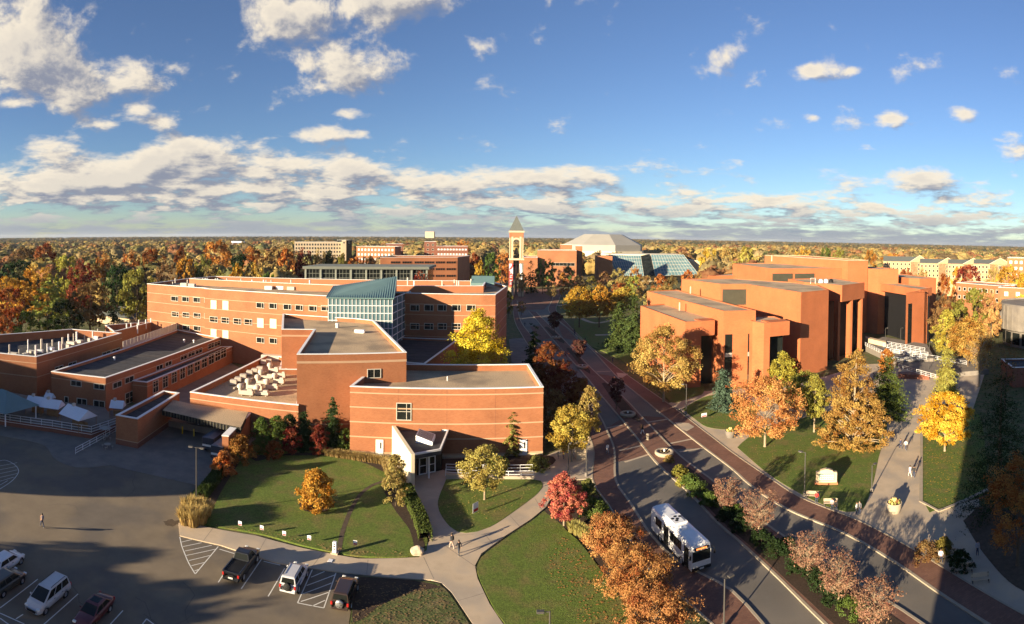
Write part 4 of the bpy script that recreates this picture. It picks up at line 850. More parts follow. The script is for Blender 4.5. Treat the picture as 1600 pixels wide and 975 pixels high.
x0_, y0_, z0_ = DP(877, 382, 430); block(t, [(x0_, y0_), DP(894, 382, 430)[:2], (DP(894, 382, 430)[0], y0_ + 8), (x0_, y0_ + 8)], 0, z0_, 'brick', par=.5)
x0_, y0_, z0_ = DP(901, 384, 425); block(t, [(x0_, y0_), DP(910, 384, 425)[:2], (DP(910, 384, 425)[0], y0_ + 8), (x0_, y0_ + 8)], 0, z0_, 'brick', par=.5)
far_building('brick_annex', 'low brick annex with white roof edge between bell tower and auditorium', (817, 402), (840, 402), (395, 395), 0, 30, 'brick', 0, 0)
rG = 440; gl = thing('glass_front_hall', 'hall with tall sloping glass front and white roof before the arena', 'building', DP(1000, 430, rG)[:2] + (0,))
def P3(x, y, r): return DP(x, y, r)
top_l, top_m, top_r = P3(951, 398, 460), P3(1015, 397, 460), P3(1068, 398, 462)
bot_l, bot_m, bot_r = P3(965, 431, 440), P3(1024, 431, 440), P3(1092, 429, 442)
MB().add([top_l, P3(1001, 399, 460), P3(1006, 431, 440), bot_l], [(3, 2, 1, 0)]).build('sloping_glass', 'blue_glass', gl)
MB().add([P3(1001, 399, 460), top_m, bot_m, P3(1006, 431, 440)], [(3, 2, 1, 0)]).build('sloping_glass', 'dark_glass', gl)
MB().add([P3(1017, 398, 460), top_r, bot_r, bot_m], [(3, 2, 1, 0)]).build('sloping_glass', 'blue_glass', gl)
for k in range(14):
    t_ = k / 13
    for A_, B_, C_, D_ in ((top_l, P3(1001, 399, 460), bot_l, P3(1006, 431, 440)), (P3(1017, 398, 460), top_r, bot_m, bot_r)):
        a = Vector(A_).lerp(Vector(B_), t_); b = Vector(C_).lerp(Vector(D_), t_); MB().tube([a, b], .11, 4).build('mullion', 'frame', gl)
for k in range(7):
    t_ = k / 6; a = Vector(top_l).lerp(Vector(bot_l), t_); b = Vector(P3(1001, 399, 460)).lerp(Vector(P3(1006, 431, 440)), t_); MB().tube([a, b], .1, 4).build('transom', 'frame', gl)
    a = Vector(P3(1017, 398, 460)).lerp(Vector(bot_m), t_); b = Vector(top_r).lerp(Vector(bot_r), t_); MB().tube([a, b], .1, 4).build('transom', 'frame', gl)
MB().prism([top_l[:2], top_m[:2], top_r[:2], (top_r[0] + 6, top_r[1] + 40), (top_l[0], top_l[1] + 40)], 0, top_l[2] + .6).build('roof_block', 'cream_panel', gl)
xa, xb = P3(935, 400, 430), P3(957, 402, 430); MB().prism([xa[:2], xb[:2], (xb[0] + 2, xb[1] + 18), (xa[0], xa[1] + 18)], 0, xa[2]).build('brick_pier_block', 'brick', gl)
xa, xb = P3(1070, 404, 470), P3(1094, 407, 470); MB().prism([xa[:2], xb[:2], (xb[0], xb[1] + 30), (xa[0], xa[1] + 30)], 0, xb[2]).build('end_block', 'limestone', gl)
# ---- gabled residence far right
def gabled(px, ye, yr, r, label, nwin):
    X0, Y0, ze = DP(px[0], ye, r); X1, Y1, _ = DP(px[1], ye, r); zr2 = DP(px[0], yr, r + 8)[2]; a = atan2(Y1 - Y0, X1 - X0); n = (-sin(a), cos(a))
    t = thing('gabled_residence', label, 'building', (X0, Y0, 0), group='gabled residence wings'); dp = 15
    P = [(X0, Y0), (X1, Y1), (X1 + n[0] * dp, Y1 + n[1] * dp), (X0 + n[0] * dp, Y0 + n[1] * dp)]
    MB().prism(P, 0, ze).build('wall', 'brick_tan', t)
    rl_ = [(X0 + n[0] * dp / 2, Y0 + n[1] * dp / 2, zr2), (X1 + n[0] * dp / 2, Y1 + n[1] * dp / 2, zr2)]
    MB().add([(*P[0], ze), (*P[1], ze), rl_[1], rl_[0], (*P[2], ze), (*P[3], ze)], [(0, 1, 2, 3), (1, 4, 2), (4, 5, 3, 2), (5, 0, 3)]).build('roof', 'slate', t)
    L_ = hypot(X1 - X0, Y1 - Y0)
    for i in range(3):
        for j in range(nwin): window(t, P[0], P[1], L_ * (j + .6) / (nwin + .2), ze - 2 - i * 3.3, 1.3, 1.9, nx=1, fm='cream_panel')
    gx, gy = P[1]; w2 = 6.5; ex, ey = cos(a), sin(a)
    gm_ = MB(); f_ = [(gx - ex * w2 - n[0] * 2, gy - ey * w2 - n[1] * 2), (gx + ex * w2 - n[0] * 2, gy + ey * w2 - n[1] * 2)]
    gm_.add([(*f_[0], 0), (*f_[1], 0), (*f_[1], ze), (gx - n[0] * 2, gy - n[1] * 2, zr2 + 1), (*f_[0], ze)], [(0, 1, 2, 3, 4)]); gm_.prism([f_[0], f_[1], (f_[1][0] + n[0] * 9, f_[1][1] + n[1] * 9), (f_[0][0] + n[0] * 9, f_[0][1] + n[1] * 9)], 0, ze, top=False); gw = gm_.build('gable', 'brick_tan', t)
    pk = Vector((gx - n[0] * 2.3, gy - n[1] * 2.3, zr2 + 1.3)); bk = Vector((gx + n[0] * 8, gy + n[1] * 8, zr2 + 1.0))
    l_ = Vector((f_[0][0] - n[0] * .3 - ex * .5, f_[0][1] - n[1] * .3 - ey * .5, ze)); r_ = Vector((f_[1][0] - n[0] * .3 + ex * .5, f_[1][1] - n[1] * .3 + ey * .5, ze)); off = Vector((n[0] * 10, n[1] * 10, 0))
    MB().add([l_, pk, bk, l_ + off], [(0, 1, 2, 3)]).add([pk, r_, r_ + off, bk], [(0, 1, 2, 3)]).build('gable_roof', 'slate', t)
    MB().tube([l_, pk, r_], .22, 4).build('barge_board', 'cream_panel', t)
    for i in range(3): window(t, f_[0], f_[1], w2, ze - 2 - i * 3.3, 2.6, 2.2, nx=3, fm='cream_panel')
gabled((1380, 1437), 408, 400, 420, 'cream and brick gabled residence wing, leftmost of the far row', 9)
gabled((1437, 1481), 411, 404, 400, 'cream and brick gabled residence wing, middle of the far row', 7)
gabled((1481, 1521), 412, 405, 380, 'cream and brick gabled residence wing, right of the middle gable', 7)
gabled((1521, 1563), 412, 405, 365, 'cream and brick gabled residence wing, rightmost of the far row', 7)
far_building('brick_residence', 'plain red brick block with pale windows cut off by the right edge', (1574, 403), (1650, 404), (330, 330), 0, 20, 'brick', 3, 9, gm='canvas_white')
far_building('low_classroom_block', 'long low brick block with white roof edge behind the bare trees at right', (1494, 441), (1565, 447), (250, 235), 0, 14, 'brick', 2, 8, wsz=(1.6, 1.6))
far_building('low_classroom_block', 'short brick end block with tall white window strip at the right edge', (1560, 448), (1640, 452), (228, 225), 0, 14, 'brick', 2, 4, gm='canvas_white')
x, y, z = DP(372, 372, 900); t = thing('white_office_block', 'small white office block on the horizon above the left woods', 'building', (x, y, 0))
for k in range(4): MB().box((x, y, 13 + k * 4), (18, 12, 2.4)).build('floor_band', 'canvas_white', t); MB().box((x, y, 15 + k * 4), (17, 11, 1.6)).build('window_band', 'dark_glass', t)
MB().box((x, y, 6), (21, 11, 13)).build('base', 'canvas_white', t)
x, y, z = DP(1252, 372, 1500); t = thing('radio_mast', 'thin lattice radio mast on the horizon above the library roof', 'mast', (x, y, 0)); 
for sx, sy in ((-1, -1), (1, -1), (0, 1)): MB().tube([(x + sx, y + sy, 0), (x + sx * .5, y + sy * .5, 42)], .25, 4).build('leg', 'pole_metal', t)
for k in range(12): MB().tube([(x - 1, y - 1, 2 + k * 3.2), (x + 1, y - 1, 5 + k * 3.2)], .15, 4).build('brace', 'pole_metal', t)
# ---- the tall building the picture is taken from (behind the lens; its shadow lies over the right corner)
Tw = thing('office_tower', 'tall brick tower the picture is taken from, casting the shadow at lower right', 'building', (8, -18, 0))
MB().prism([(-11, -1.6), (-11, -34), (34, -34), (34, -1.6)], 0, 42, bottom=False).build('wall', 'brick', Tw)
for k in range(9): MB().ring([(-11.06, -1.54), (-11.06, -34.06), (34.06, -34.06), (34.06, -1.54)][::-1], [(-10.9, -1.7), (-10.9, -33.9), (33.9, -33.9), (33.9, -1.7)][::-1], 3 + k * 4.2, 4.8 + k * 4.2).build('window_band', 'dark_glass', Tw)
Th = thing('west_hall', 'brick hall out of frame at left whose shadow covers the dock yard', 'building', (-131, 27, 0))
block(Th, [(-102, 12), (-102, 42), (-160, 42), (-160, 12)], 0, 18.5, par=.6)

# ================================================================== TREES
def prof(kind, t):
    t = np.asarray(t)
    if kind == 'round': return np.sqrt(np.clip(1 - (2 * t - .92) ** 2 * .98, .02, 1))
    if kind == 'oval': return np.clip(np.sin(pi * np.clip(t, 0, 1) ** .72), .05, 1) ** .75
    if kind == 'conifer': return (1 - t) ** .9 * (.93 + .07 * np.cos(t * 55)) + .02
    if kind == 'cypress': return (1 - t) ** .85 * np.clip(t * 9 + .6, 0, 1) + .04
    if kind == 'shrub': return np.sqrt(np.clip(1 - t ** 2.2, .02, 1))
    if kind == 'vase': return np.clip(.35 + .75 * t, 0, 1) * np.sqrt(np.clip(1 - t ** 4, .03, 1))
    return np.ones_like(t)
def leaves_mesh(name, pos, nrm, size, tint, aspect=.62, m='leaf'):
    n = len(pos); r = np.random.default_rng(len(pos))
    nrm = nrm / np.linalg.norm(nrm, axis=1, keepdims=True); a = r.normal(size=(n, 3)); u = np.cross(nrm, a); u /= np.linalg.norm(u, axis=1, keepdims=True) + 1e-9; w = np.cross(nrm, u)
    s = size[:, None]; V = np.stack([pos + u * s, pos + w * s * aspect, pos - u * s, pos - w * s * aspect], 1).reshape(-1, 3)
    me = bpy.data.meshes.new(name); me.vertices.add(4 * n); me.vertices.foreach_set('co', V.astype(np.float32).ravel()); me.loops.add(4 * n); me.loops.foreach_set('vertex_index', np.arange(4 * n, dtype=np.int32))
    me.polygons.add(n); me.polygons.foreach_set('loop_start', np.arange(0, 4 * n, 4, dtype=np.int32)); me.update(calc_edges=True)
    at = me.attributes.new('tint', 'FLOAT', 'FACE'); at.data.foreach_set('value', np.clip(tint, 0, 1).astype(np.float32)); me.materials.append(MATS[m]); return me
def gen_tree(seed, kind, R, Hc, z0, n, leaf, clumps, rc=.2, spread=.5, wisp=False, m='leaf'):
    r = np.random.default_rng(seed); nc = clumps
    t = r.beta(1.25, 1.25, nc) if kind in ('round', 'oval', 'vase') else (1 - np.sqrt(r.random(nc))) if kind in ('conifer', 'cypress') else r.random(nc) ** .8
    ang = r.uniform(0, 2 * pi, nc); lob = 1 + .16 * np.sin(3 * ang + seed) * np.cos(t * 7 + seed) + .10 * r.normal(size=nc)
    rad = prof(kind, t) * R * lob * r.random(nc) ** (.30 if kind != 'conifer' else .22)
    cz = z0 + t * Hc
    if kind == 'conifer': cz = cz - rad * .22
    c = np.stack([rad * np.cos(ang), rad * np.sin(ang), cz], 1)
    k = n // nc; idx = np.repeat(np.arange(nc), k); ctr = c[idx]
    rcs = (rc * R * r.uniform(.6, 1.35, nc))[idx][:, None]
    d = r.normal(size=(len(idx), 3)); d /= np.linalg.norm(d, axis=1, keepdims=True); d *= r.random((len(idx), 1)) ** spread
    if kind == 'conifer':
        out = np.stack([np.cos(ang), np.sin(ang), -.35 * np.ones(nc)], 1)[idx]; al = r.normal(size=(len(idx), 1)); pos = ctr + d * rcs * np.array([.75, .75, .4]) + out * al * rcs * .9
    else: pos = ctr + d * rcs * np.array([1, 1, .78])
    pos[:, 2] = np.maximum(pos[:, 2], .12)
    axis = np.array([0, 0, z0 + Hc * .4]); o = pos - axis; o /= np.linalg.norm(o, axis=1, keepdims=True) + 1e-6
    nr = o * .75 + r.normal(size=pos.shape) * .7 + np.array([0, 0, .3])
    tint = .5 + .26 * r.normal(size=nc)[idx] + .16 * r.normal(size=len(idx))
    return pos, nr, leaf * r.uniform(.6, 1.4, len(pos)), tint, c
def wood_mesh(seed, c, z0, Hc, R, tr, kind, nl, m, twigs=0):
    r = random.Random(seed); mb = MB(); lean = (r.uniform(-.03, .03) * Hc, r.uniform(-.03, .03) * Hc); topz = z0 + Hc * (.92 if kind in ('conifer', 'cypress') else .62)
    P = [(lean[0] * t * t, lean[1] * t * t, topz * t) for t in (0, .04, .3, .6, 1)]; mb.tube(P, [tr * 1.5, tr, tr * .8, tr * .5, tr * .12], 8)
    ids = r.sample(range(len(c)), min(nl, len(c)))
    for i in ids:
        e = Vector(c[i]); zb = min(max(z0 * .8, e.z - hypot(e.x, e.y) * r.uniform(.5, .95)), topz * .9) if kind not in ('conifer',) else e.z + hypot(e.x, e.y) * .15
        zb = min(zb, topz * .95); t = zb / topz; b = Vector((lean[0] * t * t, lean[1] * t * t, zb)); rr = max(tr * (1 - t) * .55, tr * .12)
        mid = b.lerp(e, .5) + Vector((r.uniform(-.1, .1), r.uniform(-.1, .1), .06)) * R; mb.tube([b, mid, e], [rr, rr * .6, rr * .18], 5, cap=False)
        for q in range(twigs):
            f = b.lerp(e, r.uniform(.45, 1)); v = Vector((r.gauss(0, 1), r.gauss(0, 1), r.gauss(.5, .7))).normalized() * R * r.uniform(.15, .35); mb.tube([f, f + v * .6, f + v], [rr * .3, rr * .18, rr * .06], 3, cap=False)
    me = bpy.data.meshes.new('trunk'); me.from_pydata(mb.v, [], mb.f); me.materials.append(M(m)); return me
_tm = {}
def tree_meshes(key, kind, R, H_, z0, n, leaf, clumps, tr, bark='bark', rc=.2, nl=14, spread=.5, twigs=0, aspect=.62):
    if key not in _tm:
        seed = sum(map(ord, str(key))) % 9973
        pos, nr, sz, ti, c = gen_tree(seed, kind, R, H_ - z0, z0, n, leaf, clumps, rc, spread)
        _tm[key] = (leaves_mesh('crown', pos, nr, sz, ti, aspect), wood_mesh(seed, c, z0, H_ - z0, R, tr, kind, nl, bark, twigs))
    return _tm[key]
def put_tree(name, label, cat, loc, meshes, col, scale=(1, 1, 1), rz=0, group=None):
    t = thing(name, label, cat, (loc[0], loc[1], loc[2] if len(loc) > 2 else 0.0), rz, group); t.scale = scale
    cr = bpy.data.objects.new('crown', meshes[0]); COL.objects.link(cr); cr.parent = t; cr.color = (*col, 1)
    if meshes[1]: w = bpy.data.objects.new('trunk', meshes[1]); COL.objects.link(w); w.parent = t
    return t
GOLD, TAN, ORANGE, RUST, RED, PINK, YELLOW, OLIVE, GREEN, DARKG, SPRUCE, BROWN = (.46, .27, .035), (.36, .23, .075), (.44, .17, .035), (.26, .085, .025), (.20, .035, .022), (.45, .12, .08), (.55, .40, .03), (.20, .18, .035), (.10, .14, .03), (.03, .05, .018), (.085, .135, .085), (.19, .11, .045)
def hero(name, label, x, yb, yt, hw, kind, col, n=5200, leaf=None, cb=.22, clumps=90, tr=None, bark='bark', rc=.2, nl=16, spread=.5, twigs=0, base=None, cat='tree', group=None, ground=.1):
    """a tree whose foot stands at pixel (x, yb), whose top reaches yt and whose half width is hw pixels"""
    gx, gy = base if base else G(x, yb); r = hypot(gx, gy); H_ = ztop(x, yt, gx, gy); R = hw * r / F
    n = int(n * 2.2); clumps = int(clumps * 1.5)
    me = tree_meshes((label, x), kind, R, H_, H_ * cb, n, leaf or max(.075, r * .00142), clumps, tr or H_ * .018, bark, rc, nl, spread, twigs)
    return put_tree(name, label, cat, (gx, gy, 0), me, col, rz=0, group=group)
hero('maple_tree', 'orange and pink maple with short pale trunk on the lawn left of the stone sign', 1195, 699, 592, 56, 'round', (.52, .23, .075), 8000, cb=.24, clumps=110, bark='pale_bark', rc=.17)
hero('bald_cypress', 'tall rusty gold bald cypress with wide skirt on the lawn above the stone sign', 1333, 697, 537, 58, 'cypress', (.36, .205, .055), 15000, cb=.03, clumps=300, bark='pale_bark', rc=.11, nl=60)
hero('young_tree', 'small yellow-green tree with pale trunk between the orange maple and bald cypress', 1272, 676, 588, 24, 'oval', (.30, .26, .05), 3600, cb=.3, bark='pale_bark')
hero('yellow_green_tree', 'yellow-green upright tree against the library wall above the orange maple', 1222, 640, 551, 27, 'oval', (.36, .30, .045), 4200, cb=.12)
hero('green_tree', 'light green bushy tree between the library wall and the bald cypress', 1255, 645, 580, 30, 'round', (.26, .25, .05), 4000, cb=.12)
hero('red_brown_tree', 'thin red-brown tree against the library wall beside the yellow-green tree', 1243, 628, 560, 14, 'oval', RUST, 1200, cb=.15)
hero('blue_spruce', 'small blue-green spruce on the lawn by the library corner', 1129, 640, 573, 17, 'conifer', SPRUCE, 5000, cb=.03, clumps=170, rc=.28)
hero('pine_tree', 'dark green pine with sunlit boughs right of the bald cypress', 1386, 650, 553, 30, 'conifer', (.11, .14, .03), 6500, cb=.06, clumps=150, rc=.26)
hero('red_leafed_tree', 'small orange-red tree in front of the terrace railings', 1385, 600, 545, 12, 'round', ORANGE, 1400, cb=.25)
hero('golden_maple', 'round golden yellow maple on the right lawn beside the broad walk', 1476, 706, 614, 42, 'round', (.62, .36, .035), 9000, cb=.2, clumps=130, bark='pale_bark', rc=.17)
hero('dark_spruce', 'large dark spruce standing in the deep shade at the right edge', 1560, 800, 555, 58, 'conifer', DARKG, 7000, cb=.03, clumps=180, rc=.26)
hero('shaded_oak', 'rust brown oak in the shade at the lower right edge', 1590, 885, 715, 55, 'round', (.36, .15, .04), 6500, cb=.2)
hero('narrow_larch', 'narrow yellow-green larch beside the person in pink on the broad walk', 1478, 617, 540, 17, 'conifer', (.30, .27, .06), 3200, cb=.04, clumps=90, rc=.26)
hero('yellow_tree', 'yellow-green tree behind the terrace at the library end', 1478, 568, 485, 22, 'oval', (.38, .31, .05), 3200, cb=.2)
hero('orange_topped_tree', 'broad tree with orange crown top behind the terrace', 1512, 580, 498, 34, 'round', (.40, .22, .05), 4200, cb=.3)
hero('bare_tree', 'nearly bare pale-limbed tree beyond the broad walk', 1530, 605, 515, 34, 'vase', TAN, 500, cb=.3, clumps=70, bark='pale_bark', nl=60, twigs=5, tr=.3)
hero('bare_tree', 'dark bare tree in the shade right of the pale-limbed tree', 1570, 640, 530, 32, 'vase', BROWN, 300, cb=.25, clumps=60, bark='bark', nl=50, twigs=5, tr=.3)
hero('sycamore', 'big tan sycamore in front of the low left end of the library', 1037, 628, 512, 50, 'round', (.40, .25, .07), 9000, cb=.2, clumps=120, bark='pale_bark', rc=.18, nl=26)
hero('pine_tree', 'dark green pine left of the library, nearer of two', 968, 545, 470, 20, 'conifer', (.08, .11, .03), 3600, cb=.06, clumps=110, rc=.3)
hero('pine_tree', 'dark green pine touching the left library wall, taller of two', 990, 550, 460, 20, 'conifer', (.075, .105, .03), 3600, cb=.06, clumps=110, rc=.3)
for i, (x, yb, yt, hw, c_, wd) in enumerate(((905, 512, 449, 25, GOLD, 'golden'), (936, 512, 446, 22, (.50, .26, .04), 'amber'), (962, 500, 458, 18, GOLD, 'small golden'), (975, 495, 450, 20, (.42, .30, .05), 'yellow'), (893, 498, 470, 8, DARKG, 'small dark'))):
    hero('lawn_tree', '%s tree on the shaded lawn beyond the pines, %s from the road' % (wd, nth(i)), x, yb, yt, hw, 'round', c_, 3000, cb=.28, group='trees on the library lawn')
hero('ginkgo', 'bright yellow ginkgo in the court between recital hall and long hall', 748, 600, 487, 46, 'oval', (.62, .47, .035), 13000, cb=.06, clumps=210, rc=.2, base=DP(748, 560, 122)[:2])
for i, (x, yb, yt, hw, c_, k, wd) in enumerate(((834, 605, 505, 18, DARKG, 'conifer', 'dark spruce'), (858, 622, 534, 26, (.19, .06, .02), 'round', 'rust red tree'), (880, 648, 572, 28, (.17, .045, .02), 'round', 'deep red tree'), (905, 655, 590, 20, RUST, 'round', 'brownish red tree'), (868, 690, 612, 26, BROWN, 'round', 'dusky brown tree'))):  # reddish crowns darkened, sidewalk shade put into the leaf colour
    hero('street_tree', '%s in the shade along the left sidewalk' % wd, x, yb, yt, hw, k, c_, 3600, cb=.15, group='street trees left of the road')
hero('honey_locust', 'tan tree beside the left sidewalk, above the concrete pier', 920, 690, 604, 22, 'oval', (.38, .27, .08), 4200, cb=.25, bark='pale_bark', spread=.7)
hero('honey_locust', 'golden tan tree leaning over the bicycles at the hall corner', 893, 722, 635, 34, 'round', (.44, .32, .06), 6000, cb=.25, bark='pale_bark', spread=.7)
hero('yellow_locust', 'feathery yellow-green tree on the small lawn island by the entrance railing', 757, 782, 700, 38, 'round', (.36, .29, .075), 5200, cb=.3, bark='pale_bark', spread=.8, rc=.22)
hero('pink_maple', 'rounded pinkish red maple where the walk meets the lawn', 881, 823, 740, 31, 'oval', (.48, .13, .09), 8000, cb=.2, clumps=120, bark='pale_bark', rc=.17)
hero('serviceberry', 'orange tree beside the sidewalk, farthest of the three by the bus', 956, 878, 808, 42, 'round', (.39, .17, .062), 8000, cb=.22, bark='pale_bark', spread=.75, clumps=120, nl=30)
hero('serviceberry', 'orange tree beside the sidewalk, middle of the three by the bus', 995, 945, 862, 55, 'round', (.40, .18, .062), 9500, cb=.22, bark='pale_bark', spread=.75, clumps=130, nl=30)
hero('serviceberry', 'orange tree beside the sidewalk, nearest of the three by the bus', 1025, 1005, 925, 58, 'round', (.38, .16, .06), 8500, cb=.22, bark='pale_bark', spread=.75, clumps=120, nl=30)
for i, (x, yb, yt, hw, wd) in enumerate(((1135, 805, 748, 28, 'smallest'), (1185, 842, 766, 38, 'second'), (1262, 900, 836, 42, 'third'), (1310, 945, 868, 46, 'fourth'), (1365, 992, 912, 48, 'nearest'))):
    hero('hawthorn', 'wispy pink-brown tree in the road median, %s from the far end' % wd if i not in (0, 4) else 'wispy pink-brown tree in the road median, %s of the row' % ('farthest' if i == 0 else 'nearest'), x, yb, yt, hw, 'vase', (.28, .145, .095), 1350, leaf=.085, cb=.3, clumps=150, bark='pale_bark', rc=.16, nl=70, twigs=5, spread=.8, tr=.12, group='median trees')
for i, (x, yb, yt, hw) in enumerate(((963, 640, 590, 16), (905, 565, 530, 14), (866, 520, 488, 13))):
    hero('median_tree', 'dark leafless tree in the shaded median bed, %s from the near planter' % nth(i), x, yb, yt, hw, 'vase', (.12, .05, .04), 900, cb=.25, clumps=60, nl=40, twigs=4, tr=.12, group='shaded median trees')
# shrubs
def shrub(label, x, yb, yt, hw, col, n=1800, kind='shrub', name='shrub', group=None, leaf=None): return hero(name, label, x, yb, yt, hw, kind, col, n, leaf=leaf, cb=.04, clumps=50 if n < 4000 else 170, rc=.25 if n < 4000 else .17, nl=6, tr=.06, cat='shrub', group=group)
shrub('large round golden-orange bush in its mulch ring on the main lawn', 494, 795, 736, 29, (.50, .25, .04), 6500, 'shrub', 'bush')
shrub('twiggy tan shrub against the cream entrance wall', 618, 792, 712, 19, (.33, .25, .08), 2600)
shrub('orange-red shrub beside the dark dock trailers', 349, 745, 708, 19, (.44, .15, .04), 2600)
shrub('brown-red shrub behind the orange-red one at the dock wall', 374, 722, 684, 24, (.28, .12, .03), 2600)
hero('narrow_fir', 'narrow dark fir in front of the brick stage house, right of two', 520, 700, 617, 12, 'conifer', (.05, .085, .03), 4500, cb=.03, clumps=130, rc=.34)
hero('narrow_fir', 'narrow dark fir in front of the brick stage house, left of two', 475, 702, 643, 13, 'conifer', (.04, .07, .025), 4000, cb=.03, clumps=120, rc=.34)
for i, (x, yb, yt, hw, c_, wd) in enumerate(((408, 706, 655, 20, GREEN, 'green'), (432, 708, 652, 20, GREEN, 'mid-green'), (455, 710, 668, 17, RED, 'dark red'), (452, 700, 650, 22, DARKG, 'dark'), (498, 708, 665, 15, RED, 'red-tinged'), (540, 704, 672, 14, GREEN, 'small green'), (428, 716, 690, 14, RUST, 'rusty'))):
    shrub('%s shrub in the shaded bed below the stage house, %s of that bed' % (wd, nth(i)), x, yb, yt, hw, c_, 1800, group='shaded bed shrubs')
shrub('slender cypress-like shrub against the lit recital hall wall', 799, 712, 640, 13, (.26, .24, .06), 2600, 'conifer')
shrub('olive shrub by the railing at the hall corner', 840, 733, 714, 17, (.20, .19, .05), 1600)
shrub('low dark shrub under the recital hall door', 778, 735, 716, 20, GREEN, 1400)
for i, (x, yb, yt, hw, c_) in enumerate(((1062, 745, 728, 12, OLIVE), (1078, 762, 742, 15, GREEN), (1092, 775, 755, 16, (.12, .17, .04)), (1066, 758, 748, 9, (.30, .27, .06)), (1110, 790, 770, 15, GREEN), (1046, 722, 712, 8, TAN), (1160, 828, 806, 20, DARKG), (1215, 868, 846, 22, DARKG), (1280, 915, 893, 26, DARKG), (1330, 960, 935, 26, GREEN), (1135, 812, 794, 16, DARKG), (1190, 850, 830, 18, DARKG), (1245, 892, 872, 20, DARKG), (1305, 940, 918, 22, DARKG), (1150, 806, 790, 14, GREEN), (1230, 862, 842, 16, DARKG))):
    shrub('low shrub in the sunny median bed, %s from its far end' % nth([1, 3, 4, 2, 5, 0, 8, 11, 13, 15, 6, 9, 12, 14, 7, 10][i]), x, yb, yt, hw, c_, 1200, group='median bed shrubs')
for i, (x, yb, yt, hw, c_) in enumerate(((905, 790, 758, 18, GREEN), (930, 812, 782, 22, (.13, .17, .04)), (918, 775, 750, 12, (.22, .22, .06)), (955, 830, 806, 16, DARKG))):
    shrub('green shrub in the bed right of the pink maple, %s from the walk' % nth([1, 2, 0, 3][i]), x, yb, yt, hw, c_, 1500, group='bed shrubs by the pink maple')
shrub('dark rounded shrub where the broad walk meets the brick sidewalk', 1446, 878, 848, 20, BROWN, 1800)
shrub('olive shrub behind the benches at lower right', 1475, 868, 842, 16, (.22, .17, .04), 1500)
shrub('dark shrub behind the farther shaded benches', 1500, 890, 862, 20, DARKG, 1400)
# clipped hedges
def hedge(label, px, w, h, col):
    r = np.random.default_rng(3); ln = smooth_line(PX(px), .3); P = np.array(ln); n = 5200
    i = r.integers(0, len(P) - 1, n); d = P[i + 1] - P[i]; d /= np.linalg.norm(d, axis=1, keepdims=True); nn = np.stack([-d[:, 1], d[:, 0]], 1)
    u = r.uniform(-1, 1, n); z = r.random(n) ** .6 * h; s_ = r.random(n) < .5; u = np.where(s_, np.sign(u), u); z = np.where(s_, z, h)
    pos = np.concatenate([P[i] + nn * (u * w / 2)[:, None], z[:, None]], 1) + r.normal(size=(n, 3)) * .05 - np.array([*P[0], 0])
    nr = np.concatenate([nn * np.where(s_, u, 0)[:, None], np.where(s_, .3, 1)[:, None]], 1) + r.normal(size=(n, 3)) * .5
    t = thing('hedge', label, 'hedge', (*P[0], .05)); o = bpy.data.objects.new('foliage', leaves_mesh('foliage', pos, nr, np.full(n, .13) * r.uniform(.7, 1.3, n), .5 + .2 * r.normal(size=n))); COL.objects.link(o); o.parent = t; o.color = (*col, 1)
    mb = MB(); c = strip('hedge_core', [tuple(p) for p in P[2:-3]], w * .7, h * .85, 'mulch', t, z0=.0)
hedge('dark clipped hedge running from the dock shrubs to the lamp post', [(345, 742), (330, 762), (312, 785)], 1.5, 1.2, (.055, .08, .02))
hedge('clipped hedge along the left side of the entrance walk', [(634, 770), (648, 800), (660, 828), (665, 850)], 1.5, 1.2, (.09, .115, .028))
# ornamental grasses: tufts of long blades
def tuft(label, x, yb, h, R, n, col, group=None):
    gx, gy = G(x, yb); r = np.random.default_rng(int(x * 7 + yb)); vs = []; fs = []; ti = []
    for i in range(n):
        a, q = r.uniform(0, 2 * pi), R * .55 * r.random() ** .5; b = np.array([q * cos(a), q * sin(a), 0.]); hh = h * r.uniform(.6, 1.1); o_ = R * r.uniform(.1, .75); a2 = a + r.normal() * .5
        m_ = b + np.array([o_ * .35 * cos(a2), o_ * .35 * sin(a2), hh * .6]); e = b + np.array([o_ * cos(a2), o_ * sin(a2), hh * r.uniform(.8, 1)]); s = np.array([-sin(a2), cos(a2), 0]) * .035; k = len(vs)
        vs += [tuple(b - s), tuple(b + s), tuple(m_ + s * 1.3), tuple(m_ - s * 1.3), tuple(e)]; fs += [(k, k + 1, k + 2, k + 3), (k + 3, k + 2, k + 4)]; v = r.random(); ti += [v * .7, .3 + v * .7]
    me = bpy.data.meshes.new('blades'); me.from_pydata(vs, [], fs); at = me.attributes.new('tint', 'FLOAT', 'FACE'); at.data.foreach_set('value', ti); me.materials.append(MATS['leaf'])
    t = thing('grass_tuft', label, 'ornamental grass', (gx, gy, .1), group=group); o = bpy.data.objects.new('blades', me); COL.objects.link(o); o.parent = t; o.color = (*col, 1)
for i, (x, yb, h) in enumerate(((291, 819, 2.2), (303, 822, 2.3), (314, 818, 2.1), (296, 805, 2.2), (308, 806, 2.2), (320, 808, 1.9))): tuft('straw-coloured ornamental grass at the lamp post, %s of the clump' % nth(i), x, yb, h, 1.3, 800, (.46, .32, .12), 'straw grass clump')
for i in range(11): x = 512 + i * 8.5; tuft('low tan grass along the foot of the recital hall wall, %s from the left' % nth(i), x, 712 + i * 1.3, 1.1, 1.1, 380, (.33, .23, .09), 'tan grass border')
for i in range(7): x = 602 + i * 2.8; tuft('tan grass beside the cream entrance wall, %s from the hall' % nth(i), x, 730 + i * 6.5, 1.3, .9, 380, (.36, .26, .11), 'entrance wall grasses')
for i in range(4): tuft('pale green grass at the foot of the pink maple, %s from the trunk' % nth(i), 893 + i * 8, 832 + i * 4, 1.5, .7, 420, (.33, .28, .09), 'pink maple grasses')
